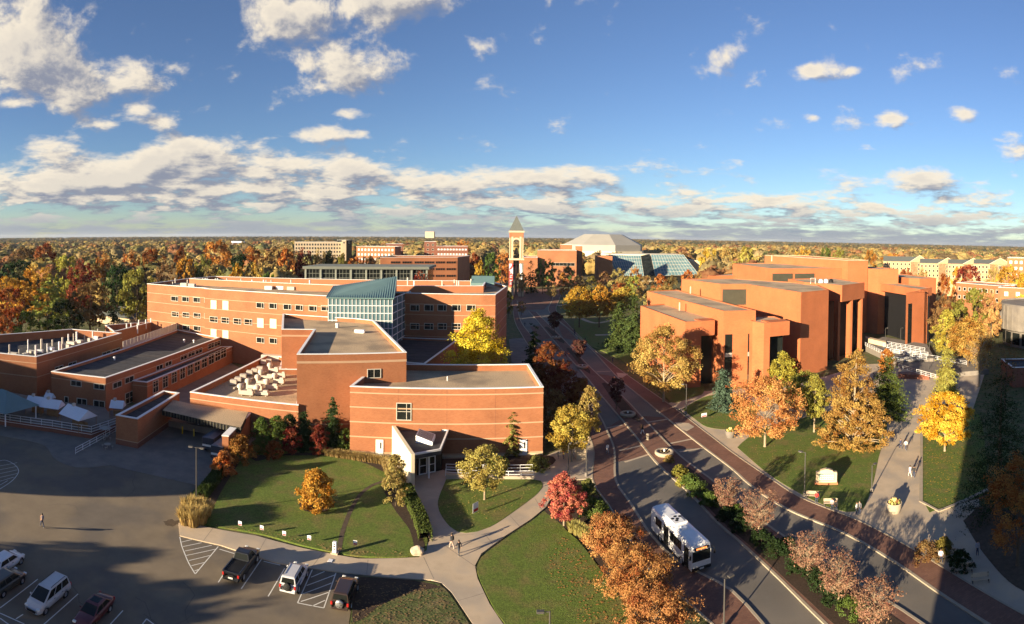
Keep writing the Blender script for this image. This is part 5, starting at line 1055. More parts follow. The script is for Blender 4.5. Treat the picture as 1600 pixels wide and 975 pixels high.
# ---- woods: individuals that can be told apart
MID = {}
for i in range(4): MID['round', i] = tree_meshes(('mid round', i), 'round', 6.2, 15, 3, 3000, .36, 60, .3, rc=.2)
for i in range(3): MID['oval', i] = tree_meshes(('mid oval', i), 'oval', 5, 16, 2.5, 2600, .34, 60, .28, rc=.2)
for i in range(2): MID['conifer', i] = tree_meshes(('mid conifer', i), 'conifer', 3.6, 16, .8, 2400, .3, 90, .25, rc=.28)
NM = {'gold': (GOLD, 'golden'), 'tan': (TAN, 'tan'), 'orange': ((.40, .16, .035), 'orange'), 'rust': (RUST, 'rust-coloured'), 'red': (RED, 'dark red'), 'olive': (OLIVE, 'olive green'), 'green': (GREEN, 'green'), 'brown': (BROWN, 'brown'), 'dark': (DARKG, 'dark evergreen'), 'lime': ((.33, .31, .06), 'yellow-green')}
SPEC = []   # (px x, px top y, distance, half width px, colour, kind, zone)
LW = 'in the left wood'
for (x, yt, r, hw, c_, k) in [(40, 385, 330, 30, 'brown', 'round'), (72, 383, 320, 26, 'rust', 'round'), (30, 405, 270, 28, 'dark', 'round'), (60, 415, 215, 36, 'gold', 'round'), (105, 397, 260, 24, 'lime', 'round'), (130, 392, 290, 8, 'dark', 'conifer'), (90, 412, 235, 11, 'dark', 'conifer'), (125, 407, 235, 26, 'red', 'round'), (165, 398, 260, 24, 'orange', 'round'), (183, 411, 225, 22, 'dark', 'round'), (213, 418, 205, 30, 'lime', 'round'), (238, 387, 300, 22, 'rust', 'round'), (205, 392, 310, 18, 'orange', 'round'), (75, 441, 196, 30, 'lime', 'oval'), (140, 439, 196, 36, 'brown', 'round'), (18, 447, 186, 30, 'rust', 'round'), (10, 430, 200, 28, 'gold', 'round'), (178, 447, 190, 12, 'dark', 'conifer'), (5, 495, 166, 18, 'orange', 'round'), (40, 488, 168, 24, 'green', 'round'), (75, 500, 170, 26, 'green', 'round'), (110, 500, 178, 22, 'dark', 'round'), (100, 470, 188, 26, 'dark', 'round'), (-20, 470, 172, 34, 'rust', 'round'),
                             (283, 388, 290, 14, 'rust', 'round'), (291, 401, 240, 20, 'gold', 'round'), (340, 374, 330, 25, 'orange', 'round'), (318, 400, 260, 18, 'olive', 'round'), (376, 395, 270, 20, 'dark', 'round'), (392, 383, 300, 18, 'orange', 'round'), (370, 415, 215, 14, 'gold', 'round'), (398, 413, 215, 18, 'gold', 'round'), (428, 390, 270, 28, 'tan', 'round'), (447, 391, 265, 20, 'orange', 'round'), (476, 389, 270, 19, 'red', 'round'), (500, 390, 275, 16, 'tan', 'round'), (514, 394, 280, 14, 'dark', 'round'), (535, 398, 290, 12, 'olive', 'round'), (556, 400, 290, 16, 'orange', 'round'), (575, 398, 295, 16, 'brown', 'round'), (420, 425, 205, 18, 'green', 'round'), (330, 412, 225, 18, 'brown', 'round'), (258, 408, 240, 18, 'brown', 'round'), (345, 425, 200, 18, 'olive', 'round')]:
    SPEC.append((x, yt, r, hw, c_, k, LW))
for (x, yt, r, hw, c_, k) in [(660, 425, 205, 20, 'red', 'round'), (742, 398, 300, 16, 'rust', 'round'), (750, 410, 240, 14, 'gold', 'round'), (768, 393, 330, 14, 'green', 'round'), (785, 392, 360, 14, 'orange', 'round'), (725, 375, 520, 16, 'orange', 'round'), (830, 405, 350, 9, 'dark', 'conifer'), (848, 407, 345, 12, 'green', 'round'), (857, 406, 350, 12, 'green', 'round'), (880, 426, 320, 11, 'orange', 'oval'), (862, 440, 310, 10, 'tan', 'round'), (905, 430, 330, 12, 'brown', 'round'), (888, 417, 360, 10, 'green', 'round'), (925, 432, 330, 12, 'olive', 'round'), (945, 425, 350, 12, 'brown', 'round'), (965, 420, 340, 16, 'tan', 'round'), (991, 417, 345, 11, 'orange', 'round'), (968, 440, 270, 14, 'rust', 'round'), (990, 430, 290, 14, 'lime', 'round'), (1010, 430, 285, 16, 'tan', 'round'), (1032, 430, 280, 16, 'orange', 'round'), (1050, 432, 270, 14, 'brown', 'round'), (1040, 445, 240, 16, 'tan', 'round'), (1020, 452, 230, 18, 'tan', 'round'), (1075, 423, 320, 12, 'orange', 'round'), (1092, 425, 310, 10, 'tan', 'round'), (815, 425, 325, 9, 'tan', 'round'), (795, 455, 240, 8, 'olive', 'round'), (815, 470, 250, 7, 'tan', 'round'), (935, 455, 275, 9, 'gold', 'round')]:
    SPEC.append((x, yt, r, hw, c_, k, 'around the tower lawn'))
for (x, yt, r, hw, c_, k) in [(1140, 385, 420, 22, 'tan', 'round'), (1165, 387, 400, 18, 'lime', 'round'), (1110, 388, 430, 18, 'gold', 'round'), (1290, 385, 420, 12, 'green', 'round'), (1255, 386, 420, 16, 'gold', 'round'), (1360, 388, 370, 12, 'orange', 'round'), (1310, 388, 400, 14, 'olive', 'round'), (1415, 418, 270, 14, 'rust', 'round'), (1440, 420, 270, 14, 'tan', 'round'), (1475, 430, 240, 16, 'rust', 'round'), (1515, 413, 290, 24, 'red', 'round'), (1500, 415, 300, 14, 'gold', 'round'), (1575, 413, 260, 24, 'gold', 'round'), (1555, 416, 275, 16, 'tan', 'round'), (1528, 448, 195, 26, 'olive', 'round'), (1480, 462, 190, 26, 'brown', 'round'), (1500, 470, 175, 22, 'olive', 'round'), (1550, 455, 190, 20, 'tan', 'round'), (1598, 430, 230, 20, 'gold', 'round'), (1395, 395, 470, 20, 'orange', 'round')]:
    SPEC.append((x, yt, r, hw, c_, k, 'behind the library'))
cnt = {}
for (x, yt, r, hw, c_, k, zone) in sorted(SPEC, key=lambda s: s[0]):
    X, Y, zt = DP(x, yt, r); R = hw * r / F; key = (k, random.randrange({'round': 4, 'oval': 3, 'conifer': 2}[k])); base = {'round': (6.2, 15), 'oval': (5, 16), 'conifer': (3.6, 16)}[k]
    i = cnt.get((zone, c_), 0); cnt[zone, c_] = i + 1; col = tuple(v * random.uniform(.88, 1.12) for v in NM[c_][0])
    put_tree('pine_tree' if k == 'conifer' else 'wood_tree', '%s tree %s, %s of that colour from the left' % (NM[c_][1], zone, nth(i)), 'tree', (X, Y, 0), MID[key], col, (R / base[0], R / base[0], max(zt, 5) / base[1]), random.uniform(0, 6.28), 'trees ' + zone)
# trees out of frame at left whose shadows reach the parking lot
for i, (tip, h) in enumerate((((160, 868), 13), ((95, 885), 13), ((140, 900), 13), ((205, 925), 13), ((275, 926), 14), ((305, 962), 14), ((60, 905), 14), ((130, 940), 13), ((215, 965), 13))):
    gx, gy = G(*tip); L_ = h * .93 / tan(radians(SUN_EL)); X, Y = gx - L_ * sin(radians(SUN_AZ - 180)), gy - L_ * cos(radians(SUN_AZ - 180))
    put_tree('shade_tree', 'brown oak out of frame shading the %s, %s of the row' % ('parking lot' if tip[0] < 400 else 'lawn and walk', nth(i)), 'tree', (X, Y, 0), MID['round', i % 4], BROWN, (.75, .75, h / 15), i, 'trees out of frame at left')
# ---- the far wood, too dense to count
far = []
for i in range(6):                 # lumpy closed crowns with a fringe of leaf sprays
    kind = ['round', 'round', 'oval', 'round', 'conifer', 'round'][i]; Rf = 6.6 if kind != 'conifer' else 3.8; pos, nr, sz, ti, c = gen_tree(900 + i, kind, Rf, 13, 1.5, 300, .7, 34, .22)
    bm_ = bmesh.new(); bmesh.ops.create_icosphere(bm_, subdivisions=4, radius=1.0); rr_ = np.random.default_rng(40 + i); ph = rr_.uniform(0, 6.3, (7, 3)); fr = rr_.uniform(2.2, 7.5, (7, 3)); am_ = .34 / fr.mean(1)
    V0 = np.array([v.co[:] for v in bm_.verts]); dsp = 1 + (am_[None] * np.sin((V0[:, None, :] * fr[None] + ph[None])).sum(2)).sum(1) * .55 + rr_.normal(size=len(V0)) * .035
    for v, s_ in zip(bm_.verts, dsp):
        t_ = (v.co.z + 1) / 2; w_ = (1 - t_) * 1.3 + .08 if kind == 'conifer' else 1.0
        v.co = Vector((v.co.x * Rf * .9 * s_ * w_, v.co.y * Rf * .9 * s_ * w_, 8 + v.co.z * 6.2 * s_))
    bmv = bpy.data.meshes.new('blob'); bm_.to_mesh(bmv); bm_.free()
    lm = leaves_mesh('far_crown', pos, nr, sz, .5 + (ti - .5) * .5, .85, 'leaf_far'); b3 = bmesh.new(); b3.from_mesh(lm); b3.from_mesh(bmv); lay = b3.faces.layers.float.get('tint'); nl_ = len(lm.polygons); b3.faces.ensure_lookup_table()
    for k_ in range(nl_, len(b3.faces)): b3.faces[k_][lay] = float(np.clip(.45 + .12 * rr_.normal(), 0, 1)); b3.faces[k_].smooth = True
    fm_ = bpy.data.meshes.new('far_crown'); b3.to_mesh(fm_); b3.free(); fm_.materials.append(MATS['leaf_far']); o = bpy.data.objects.new('far_crown', fm_); far.append(o)
fc = bpy.data.collections.new('far_crowns')
for o in far: fc.objects.link(o)
r = np.random.default_rng(77); pts = []; sc_ = []; ix = []; tc_ = []; rzs = []
PAL = [(.30, .22, .09), (.32, .23, .085), (.35, .24, .08), (.27, .20, .095), (.24, .185, .085), (.31, .165, .065), (.25, .115, .055), (.21, .185, .07), (.15, .15, .06), (.19, .135, .07), (.36, .265, .08), (.045, .065, .025)]
KEEP = [((-190, 200), (-40, 420)), ((-160, 225), (-20, 440))]
BB = [(ax, ay, 62), (DP(1000, 420, 455)[0], DP(1000, 420, 455)[1], 62), (DP(870, 400, 412)[0], DP(870, 400, 412)[1], 42), (DP(1050, 420, 470)[0], DP(1050, 420, 470)[1], 50)]
def blocked(x, y):
    rr = hypot(x, y); px_ = 800 + F * atan2(x, y)
    for bx_, by_, br in BB:
        if hypot(x - bx_, y - by_) < br: return True
    if 776 < px_ < 840 and rr < 620: return True                     # street and tower
    if px_ < 470: return rr < 255
    if px_ < 640: return rr < 345 or (px_ > 452 and 410 < rr < 600)
    if px_ < 776: return rr < 460
    if px_ < 1100: return rr < 500 if px_ < 1000 else rr < 530
    if px_ < 1370: return rr < 330
    if px_ < 1600: return rr < 445
    return rr < 260
for (r0_, r1_, dens_, s0_) in ((230, 600, 1 / 150, 1.3), (600, 1200, 1 / 260, 1.5), (1200, 2400, 1 / 560, 1.5), (2400, 5200, 1 / 1900, 1.7)):
    n = int(.5 * 2.0 * (r1_ ** 2 - r0_ ** 2) * dens_); rr = np.sqrt(r.uniform(r0_ ** 2, r1_ ** 2, n)); aa = r.uniform(-1.0, 1.0, n)
    cl = np.sin(rr * .021 + 3 * aa) + np.sin(aa * 37 + rr * .006)
    for q, a, v in zip(rr, aa, cl):
        x, y = q * sin(a), q * cos(a)
        if blocked(x, y): continue
        pts.append((x, y, 0)); sc_.append(s0_ * r.uniform(.65, 1.2)); ix.append([0, 1, 2, 3, 5, 4][int(r.integers(0, 6)) if r.random() < .3 else int(r.integers(0, 5))]); rzs.append(r.uniform(0, 6.28))
        p = PAL[int(r.integers(0, len(PAL) - 1))] if ix[-1] != 4 else PAL[-1]; f = r.uniform(.85, 1.4)
        if q > 1300: p = [(.10, .09, .05), (.13, .10, .05), (.16, .11, .05), (.07, .075, .045), (.20, .14, .06)][int(r.integers(0, 5))]  # farthest crowns are darker: cloud shadow and haze put into their colour
        tc_.append((p[0] * f, p[1] * f, p[2] * f, 1))
me = bpy.data.meshes.new('far_wood'); me.from_pydata(pts, [], [])
me.attributes.new('sc', 'FLOAT', 'POINT').data.foreach_set('value', sc_); me.attributes.new('ix', 'INT', 'POINT').data.foreach_set('value', ix); me.attributes.new('rz', 'FLOAT', 'POINT').data.foreach_set('value', rzs)
me.attributes.new('tcol', 'FLOAT_COLOR', 'POINT').data.foreach_set('color', np.array(tc_, dtype=np.float32).ravel())
fw_ = bpy.data.objects.new('far_wood', me); COL.objects.link(fw_); fw_['kind'] = 'stuff'; tag(fw_, 'autumn woodland of gold, tan and rust crowns reaching to the horizon', 'woodland')
ng = bpy.data.node_groups.new('wood_scatter', 'GeometryNodeTree'); ng.interface.new_socket('Geometry', in_out='INPUT', socket_type='NodeSocketGeometry'); ng.interface.new_socket('Geometry', in_out='OUTPUT', socket_type='NodeSocketGeometry')
gi, go = ng.nodes.new('NodeGroupInput'), ng.nodes.new('NodeGroupOutput'); ci = ng.nodes.new('GeometryNodeCollectionInfo'); ci.inputs['Collection'].default_value = fc; ci.inputs['Separate Children'].default_value = True; ci.inputs['Reset Children'].default_value = True
ip_ = ng.nodes.new('GeometryNodeInstanceOnPoints'); ip_.inputs['Pick Instance'].default_value = True; m2p = ng.nodes.new('GeometryNodeMeshToPoints')
def na(nm, t): n = ng.nodes.new('GeometryNodeInputNamedAttribute'); n.data_type = t; n.inputs['Name'].default_value = nm; return n.outputs['Attribute']
cbx = ng.nodes.new('ShaderNodeCombineXYZ'); ng.links.new(na('rz', 'FLOAT'), cbx.inputs[2])
ng.links.new(gi.outputs[0], m2p.inputs[0]); ng.links.new(m2p.outputs[0], ip_.inputs['Points']); ng.links.new(ci.outputs[0], ip_.inputs['Instance']); ng.links.new(na('ix', 'INT'), ip_.inputs['Instance Index']); ng.links.new(cbx.outputs[0], ip_.inputs['Rotation']); ng.links.new(na('sc', 'FLOAT'), ip_.inputs['Scale']); ng.links.new(ip_.outputs[0], go.inputs[0])
fw_.modifiers.new('scatter', 'NODES').node_group = ng
print('far trees', len(pts))

# ================================================================== VEHICLES (built nose towards +y, then turned)
def loft(mb, secs, m=0):
    n = len(secs[0]); o = len(mb.v)
    vs = [p for s_ in secs for p in s_]; fs = []
    for i in range(len(secs) - 1):
        for k in range(n): fs.append((i * n + k, i * n + (k + 1) % n, (i + 1) * n + (k + 1) % n, (i + 1) * n + k))
    fs += [tuple(range(n)), tuple(range((len(secs) - 1) * n, len(secs) * n))[::-1]]
    mb.add(vs, [f[::-1] for f in fs], m)
def bodysec(y, w, zb, zt):
    h = zt - zb; half = [(w * .86, zb), (w * .97, zb + h * .18), (w, zb + h * .5), (w * .97, zb + h * .8), (w * .9, zt - h * .05), (w * .72, zt)]
    return [(x, y, z) for x, z in half] + [(-x, y, z) for x, z in half[::-1]]
def wheel(root, x, y, r, w, rim='chrome'):
    sx = 1 if x > 0 else -1; wh = MB().lathe([(r * .62, -w / 2), (r * .94, -w / 2), (r, -w / 4), (r, w / 4), (r * .94, w / 2), (r * .62, w / 2)], 20, (x, y, r), axis='x').build('wheel', 'rubber', root, True)
    rm = MB().lathe([(0, sx * w * .42), (r * .18, sx * w * .46), (r * .2, sx * w * .4), (r * .58, sx * w * .38), (r * .64, sx * w * .5), (r * .64, -sx * w * .4), (0, -sx * w * .4)], 15, (x, y, r), axis='x'); rm.build('rim', rim, wh)
    MB().lathe([(r * 1.22, sx * w * .1), (r * 1.22, sx * w * .545), (0, sx * w * .545 - sx * .12)], 20, (x - sx * .02, y, r * 1.02), axis='x').build('wheel_arch', 'black', wh)
def make_car(name, label, L, W, H, col, belt, hood, cab, roof, cat='car', zb=.24, tail=None, rails=False, spare=None, bed=None, sunroof=False, wr=.33, nside=2):
    t = thing(name, label, cat); pm = colmat(col, .28, .5, .6); w = W / 2; y0, y1 = -L / 2, L / 2; tail = tail or belt; b = MB()
    loft(b, [bodysec(y0, w * .84, zb + .12, tail * .86), bodysec(y0 + .12, w * .95, zb + .04, tail * .98), bodysec(y0 + .5, w, zb, tail), bodysec(cab[0] + .3, w, zb, belt), bodysec(cab[1] - .2, w, zb, belt), bodysec(cab[1] + .25, w * .99, zb, hood), bodysec(y1 - .55, w * .96, zb, hood - .08), bodysec(y1 - .15, w * .88, zb + .04, hood - .22), bodysec(y1, w * .72, zb + .1, hood - .36)])
    b.build('body', pm, t, True)
    wb, wt = w * .93, w * .76
    lo = [(-wb, cab[0], belt - .03), (wb, cab[0], belt - .03), (wb, cab[1], belt - .03), (-wb, cab[1], belt - .03)]; hi = [(-wt, roof[0], H - .05), (wt, roof[0], H - .05), (wt, roof[1], H - .05), (-wt, roof[1], H - .05)]
    cr = [(-wt * .86, roof[0] + .15, H), (wt * .86, roof[0] + .15, H), (wt * .86, roof[1] - .2, H), (-wt * .86, roof[1] - .2, H)]
    cm = MB().add(lo + hi + cr, [(0, 1, 5, 4), (1, 2, 6, 5), (2, 3, 7, 6), (3, 0, 4, 7), (4, 5, 9, 8), (5, 6, 10, 9), (6, 7, 11, 10), (7, 4, 8, 11), (8, 9, 10, 11)]); cb_ = cm.build('cabin', pm, t, bevel=.04)
    def pane(nm, A, B_, C_, D_, u0, u1, v0, v1):
        A, B_, C_, D_ = map(Vector, (A, B_, C_, D_)); f = lambda u, v: A.lerp(B_, u).lerp(D_.lerp(C_, u), v); q = [f(u0, v0), f(u1, v0), f(u1, v1), f(u0, v1)]; n = (B_ - A).cross(D_ - A).normalized() * .014
        MB().add([p + n for p in q], [(0, 1, 2, 3)]).build(nm, 'dark_glass', t)
    pane('rear_window', lo[0], lo[1], hi[1], hi[0], .08, .92, .18, .9); pane('windscreen', lo[2], lo[3], hi[3], hi[2], .05, .95, .08, .94)
    for k in range(nside):
        a, c_ = .05 + k * .92 / nside, .05 + (k + 1) * .92 / nside - .03
        pane('side_window', lo[1], lo[2], hi[2], hi[1], a, c_, .15, .9); pane('side_window', lo[3], lo[0], hi[0], hi[3], 1 - c_, 1 - a, .15, .9)
    for sx in (-1, 1):
        wheel(t, sx * (w - .1), y1 - L * .19, wr, .22); wheel(t, sx * (w - .1), y0 + L * .2, wr, .22)
        MB().box((sx * w * .68, y1 - .16, hood - .26), (.36, .22, .16)).build('headlight', 'lamp_glass', t, bevel=.04); MB().box((sx * w * .84, y0 + .06, tail * .82), (.2, .14, .3)).build('tail_light', 'red_light', t, bevel=.03)
        MB().box((sx * (w + .09), cab[1] - .45, belt + .08), (.2, .12, .15)).build('mirror', pm, t, bevel=.04)
        for k, yy in enumerate((cab[0] + (cab[1] - cab[0]) * .33, cab[0] + (cab[1] - cab[0]) * .63)): MB().box((sx * (w - .002), yy, belt - .16), (.03, .2, .035)).build('door_handle', 'black', t)
        if rails: MB().tube([(sx * wt * .86, roof[0] + .2, H - .02), (sx * wt * .86, roof[0] + .35, H + .05), (sx * wt * .86, roof[1] - .35, H + .05), (sx * wt * .86, roof[1] - .2, H - .02)], .025, 5).build('roof_rail', 'black', t)
    MB().box((0, y1 - .03, zb + .22), (W * .5, .1, .16)).build('grille', 'black', t); MB().box((0, y0 - .01, zb + .34), (.5, .04, .16)).build('licence_plate', 'paint', t); MB().box((0, y0 + .03, zb + .16), (W * .86, .16, .18)).build('rear_bumper', 'black' if bed else pm, t, bevel=.04)
    if sunroof: MB().box((0, (roof[0] + roof[1]) / 2, H + .004), (wt * 1.3, (roof[1] - roof[0]) * .62, .012)).build('sunroof', 'dark_glass', t)
    if spare:
        sp = MB().lathe([(0, -.14), (.34, -.14), (.38, -.08), (.38, .06), (0, .06)], 20, (0, 0, 0)); sp.v = [(x, y0 - .04 + z, .95 + y) for x, y, z in sp.v]; so_ = sp.build('spare_wheel', spare, t, True)
        for k in range(5) if spare == 'chrome' else (): a = k * 2 * pi / 5; MB().lathe([(.08, 0), (0, .001)], 8, (0, 0, 0)).build('hole', 'black', so_).location = (.2 * cos(a), y0 - .19, .95 + .2 * sin(a)); 
    if bed:
        for sx in (-1, 1): MB().box((sx * (w - .1), (bed[0] + bed[1]) / 2, belt + .02), (.16, bed[1] - bed[0], .16)).build('bed_rail', pm, t, bevel=.03)
        MB().box((0, bed[0], belt - .02), (W - .2, .1, .24)).build('tailgate', pm, t, bevel=.03); MB().box((0, (bed[0] + bed[1]) / 2, belt + .005), (W - .36, bed[1] - bed[0] - .1, .015)).build('bed_liner', 'black', t)
    return t
def park(t, xy, az): t.location = (xy[0], xy[1], .004); t.rotation_euler = (0, 0, -radians(az))
def mid(a, b, z=0.): p, q = G(*a, z), G(*b, z); return ((p[0] + q[0]) / 2, (p[1] + q[1]) / 2)
SILVER, BLK = (.52, .52, .53), (.012, .013, .016)
park(make_car('pickup_truck', 'black pickup truck with open bed parked left of the silver off-roader', 5.7, 1.98, 1.85, BLK, 1.12, 1.14, (-.35, 1.55), (-.15, .85), 'pickup', .3, 1.12, bed=(-2.75, -.4), wr=.4), (-26.9, 51.7), -3)
park(make_car('off_road_car', 'silver off-roader with roof rails and spare wheel on its back, between the marked bays', 4.4, 1.82, 1.78, SILVER, 1.08, 1.1, (-2.1, 1.15), (-1.98, .45), 'car', .3, 1.08, rails=True, spare='rubber', wr=.37, nside=3), (-21.0, 51.8), -3)
park(make_car('off_road_car', 'dark brown off-roader with pale spare wheel cover beside the striped bay', 4.5, 1.85, 1.76, (.035, .022, .018), 1.08, 1.1, (-2.1, 1.15), (-1.98, .45), 'car', .3, 1.08, spare='chrome', wr=.37, nside=3), (-15.5, 51.2), -3)
vx = mid((67, 964), (104, 932)); park(make_car('minivan', 'silver minivan with roof rails in the lower left parking row', 5.1, 1.98, 1.78, (.50, .49, .48), 1.02, .98, (-2.35, 1.75), (-2.1, .55), 'minivan', .24, 1.05, rails=True, wr=.34, nside=3), (vx[0] - .95, vx[1]), 171)
vx2 = mid((3, 937), (34, 912)); park(make_car('estate_car', 'dark olive car at the left edge beside the silver minivan', 4.6, 1.84, 1.62, (.045, .042, .032), .98, .96, (-2.0, 1.3), (-1.7, .4), 'car', .24, 1.0, nside=3), (vx2[0] - .9, vx2[1]), -9)
park(make_car('hatchback', 'white car cut off by the left edge behind the olive car', 4.3, 1.78, 1.5, (.68, .68, .68), .95, .92, (-1.95, 1.2), (-1.5, .35), 'car', .24, 1.0), (vx2[0] - 3.6, vx2[1] + 2.2), -9)
rx = G(150, 962); park(make_car('sedan', 'dark red sedan with black sunroof in the lower left parking row', 4.7, 1.82, 1.46, (.10, .012, .014), .95, .92, (-1.75, 1.15), (-1.05, .25), 'sedan', .22, .98, sunroof=True), (rx[0], rx[1] - .3), 171)
# dark trailers in the dock
for i, (px, wd) in enumerate((((326, 708), 'left'), ((340, 722), 'right'))):
    gx, gy = G(*px); t = thing('dock_trailer', 'dark blue-grey box trailer in the loading dock, %s of the two' % wd, 'trailer', (0, 0, 0), 0, 'dock trailers')
    B2 = MB().box((0, 0, 1.45), (2.1, 6.6, 1.9)); B2.build('box', colmat((.035, .04, .055), .5), t, bevel=.08); MB().add([(-1.05, -3.3, 2.4), (1.05, -3.3, 2.4), (1.05, 3.3, 2.4), (-1.05, 3.3, 2.4), (0, -3.2, 2.62), (0, 3.2, 2.62)], [(0, 1, 4), (1, 2, 5, 4), (2, 3, 5), (3, 0, 4, 5)]).build('lid', colmat((.14, .15, .18), .6), t)
    for k in range(6):
        for sx in (-1, 1): MB().box((sx * 1.07, -2.7 + k * 1.08, 1.45), (.08, .12, 1.8)).build('rib', colmat((.035, .04, .055), .5), t)
    MB().box((0, -3.35, 1.2), (1.9, .08, .3)).build('end_label', 'paint', t)
    for sx in (-.8, .8):
        for sy in (-2.4, 2.4): MB().lathe([(0, -.1), (.26, -.1), (.26, .1), (0, .1)], 14, (sx, sy, .26), axis='x').build('wheel', 'rubber', t)
        MB().box((sx, 0, .45), (.14, 6.2, .18)).build('chassis_rail', 'black', t)
    t.location = (gx - .3, gy + 3.2, .05); t.rotation_euler = (0, 0, .06)
# ---- shuttle bus
bq = [G(1017, 792, 3), G(1081, 856, 3), G(1112, 845, 3), G(1045, 783, 3)]; bcx, bcy = sum(p[0] for p in bq) / 4, sum(p[1] for p in bq) / 4; fx, fy = bq[1][0] + bq[2][0] - bq[0][0] - bq[3][0], bq[1][1] + bq[2][1] - bq[0][1] - bq[3][1]
bus = thing('shuttle_bus', 'white shuttle bus with dark windows and orange front sign driving down the near lane', 'bus'); BL_, BW_ = 9.9, 2.45
wb_ = colmat((.74, .74, .72), .35, .5, .3); hb, hl = BW_ / 2, BL_ / 2
def bsec(y, s_=1, dz=0.): return [(hb * .97 * s_, y, .38), (hb * s_, y, .7), (hb * s_, y, 2.2), (hb * .965 * s_, y, 2.72 - dz), (hb * .86 * s_, y, 2.95 - dz), (hb * .5 * s_, y, 3.05 - dz), (-hb * .5 * s_, y, 3.05 - dz), (-hb * .86 * s_, y, 2.95 - dz), (-hb * .965 * s_, y, 2.72 - dz), (-hb * s_, y, 2.2), (-hb * s_, y, .7), (-hb * .97 * s_, y, .38)]
mb = MB(); loft(mb, [bsec(-hl, .94, .12), bsec(-hl + .15), bsec(hl - .5), bsec(hl - .12, .99, .06), bsec(hl, .95, .25)]); mb.build('body', wb_, bus)
def side(nm, sx, y0, y1, z0, z1, m='dark_glass', off=.012): x = sx * (hb + off); return MB().box((x, (y0 + y1) / 2, (z0 + z1) / 2), (.02, y1 - y0, z1 - z0)).build(nm, m, bus)
for sx in (-1, 1):
    for y0, y1 in ((-3.6, -2.0), (.1, .95), (1.0, 1.85), (1.9, 2.75)) if sx == 1 else ((-4.2, -3.0), (-2.9, -1.7), (-1.6, -.4), (-.3, .9), (1.0, 2.2), (2.3, 3.3)): side('side_window', sx, y0, y1, 1.5, 2.45)
for y0, y1 in ((-1.5, -.3), (3.4, 4.4)):
    d = side('door', 1, y0, y1, .45, 2.5, 'black'); 
    for k in (0, 1): yy = y0 + .06 + k * (y1 - y0) / 2; g_ = side('door_glass', 1, yy, yy + (y1 - y0) / 2 - .1, .75, 2.35, 'dark_glass', .03); g_.parent = d
MB().add([(-hb * .9, hl + .012, 1.25), (hb * .9, hl + .012, 1.25), (hb * .88, hl + .012, 2.35), (-hb * .88, hl + .012, 2.35)], [(3, 2, 1, 0)]).build('windscreen', 'dark_glass', bus)
ds = MB().box((0, hl + .0, 2.56), (1.7, .08, .3)).build('destination_sign', 'black', bus)
for k, wl in enumerate((.14, .1, .16, .1, .14, .12, .1, .15)): MB().box((-.56 + k * .16, hl + .045, 2.56), (wl * .8, .015, .17)).build('lit_segment', 'amber', ds)
MB().box((0, hl + .05, .5), (2.3, .14, .3)).build('bumper', 'black', bus, bevel=.04); MB().box((0, hl + .13, .52), (.5, .03, .16)).build('licence_plate', 'paint', bus)
for sx in (-1, 1):
    MB().box((sx * .85, hl + .01, .95), (.4, .06, .2)).build('headlight', 'lamp_glass', bus, bevel=.03)
    wheel(bus, sx * (hb - .13), 2.75, .46, .28); wheel(bus, sx * (hb - .13), -2.35, .46, .28)
    mi = MB().tube([(sx * (hb - .1), hl - .1, 2.5), (sx * (hb + .25), hl + .2, 2.45), (sx * (hb + .25), hl + .22, 2.1)], .03, 5).build('mirror_arm', 'black', bus); MB().box((sx * (hb + .25), hl + .22, 1.95), (.2, .1, .4)).build('mirror', 'black', mi)
au = MB().box((0, -.6, 3.13), (1.7, 2.1, .22)).build('air_conditioner', wb_, bus, bevel=.06)
for k, (x, y) in enumerate(((-.5, -.9), (0, -1.1), (.0, -.55), (.5, -.75), (.25, -.2))): MB().lathe([(.2, 0), (.19, .03), (0, .03)], 14, (x, y, 3.235)).build('fan', 'black', au)
for k in range(3): MB().box((-.55 + k * .1 - .2, -.5 + .1 * k, 3.245), (.04, 1.1, .01)).build('vent_slot', 'black', au)
MB().box((.1, 1.3, 3.09), (.7, .7, .1)).build('roof_hatch', wb_, bus, bevel=.03)
bus.location = (bcx, bcy, .01); bus.rotation_euler = (0, 0, atan2(fy, fx) - pi / 2)

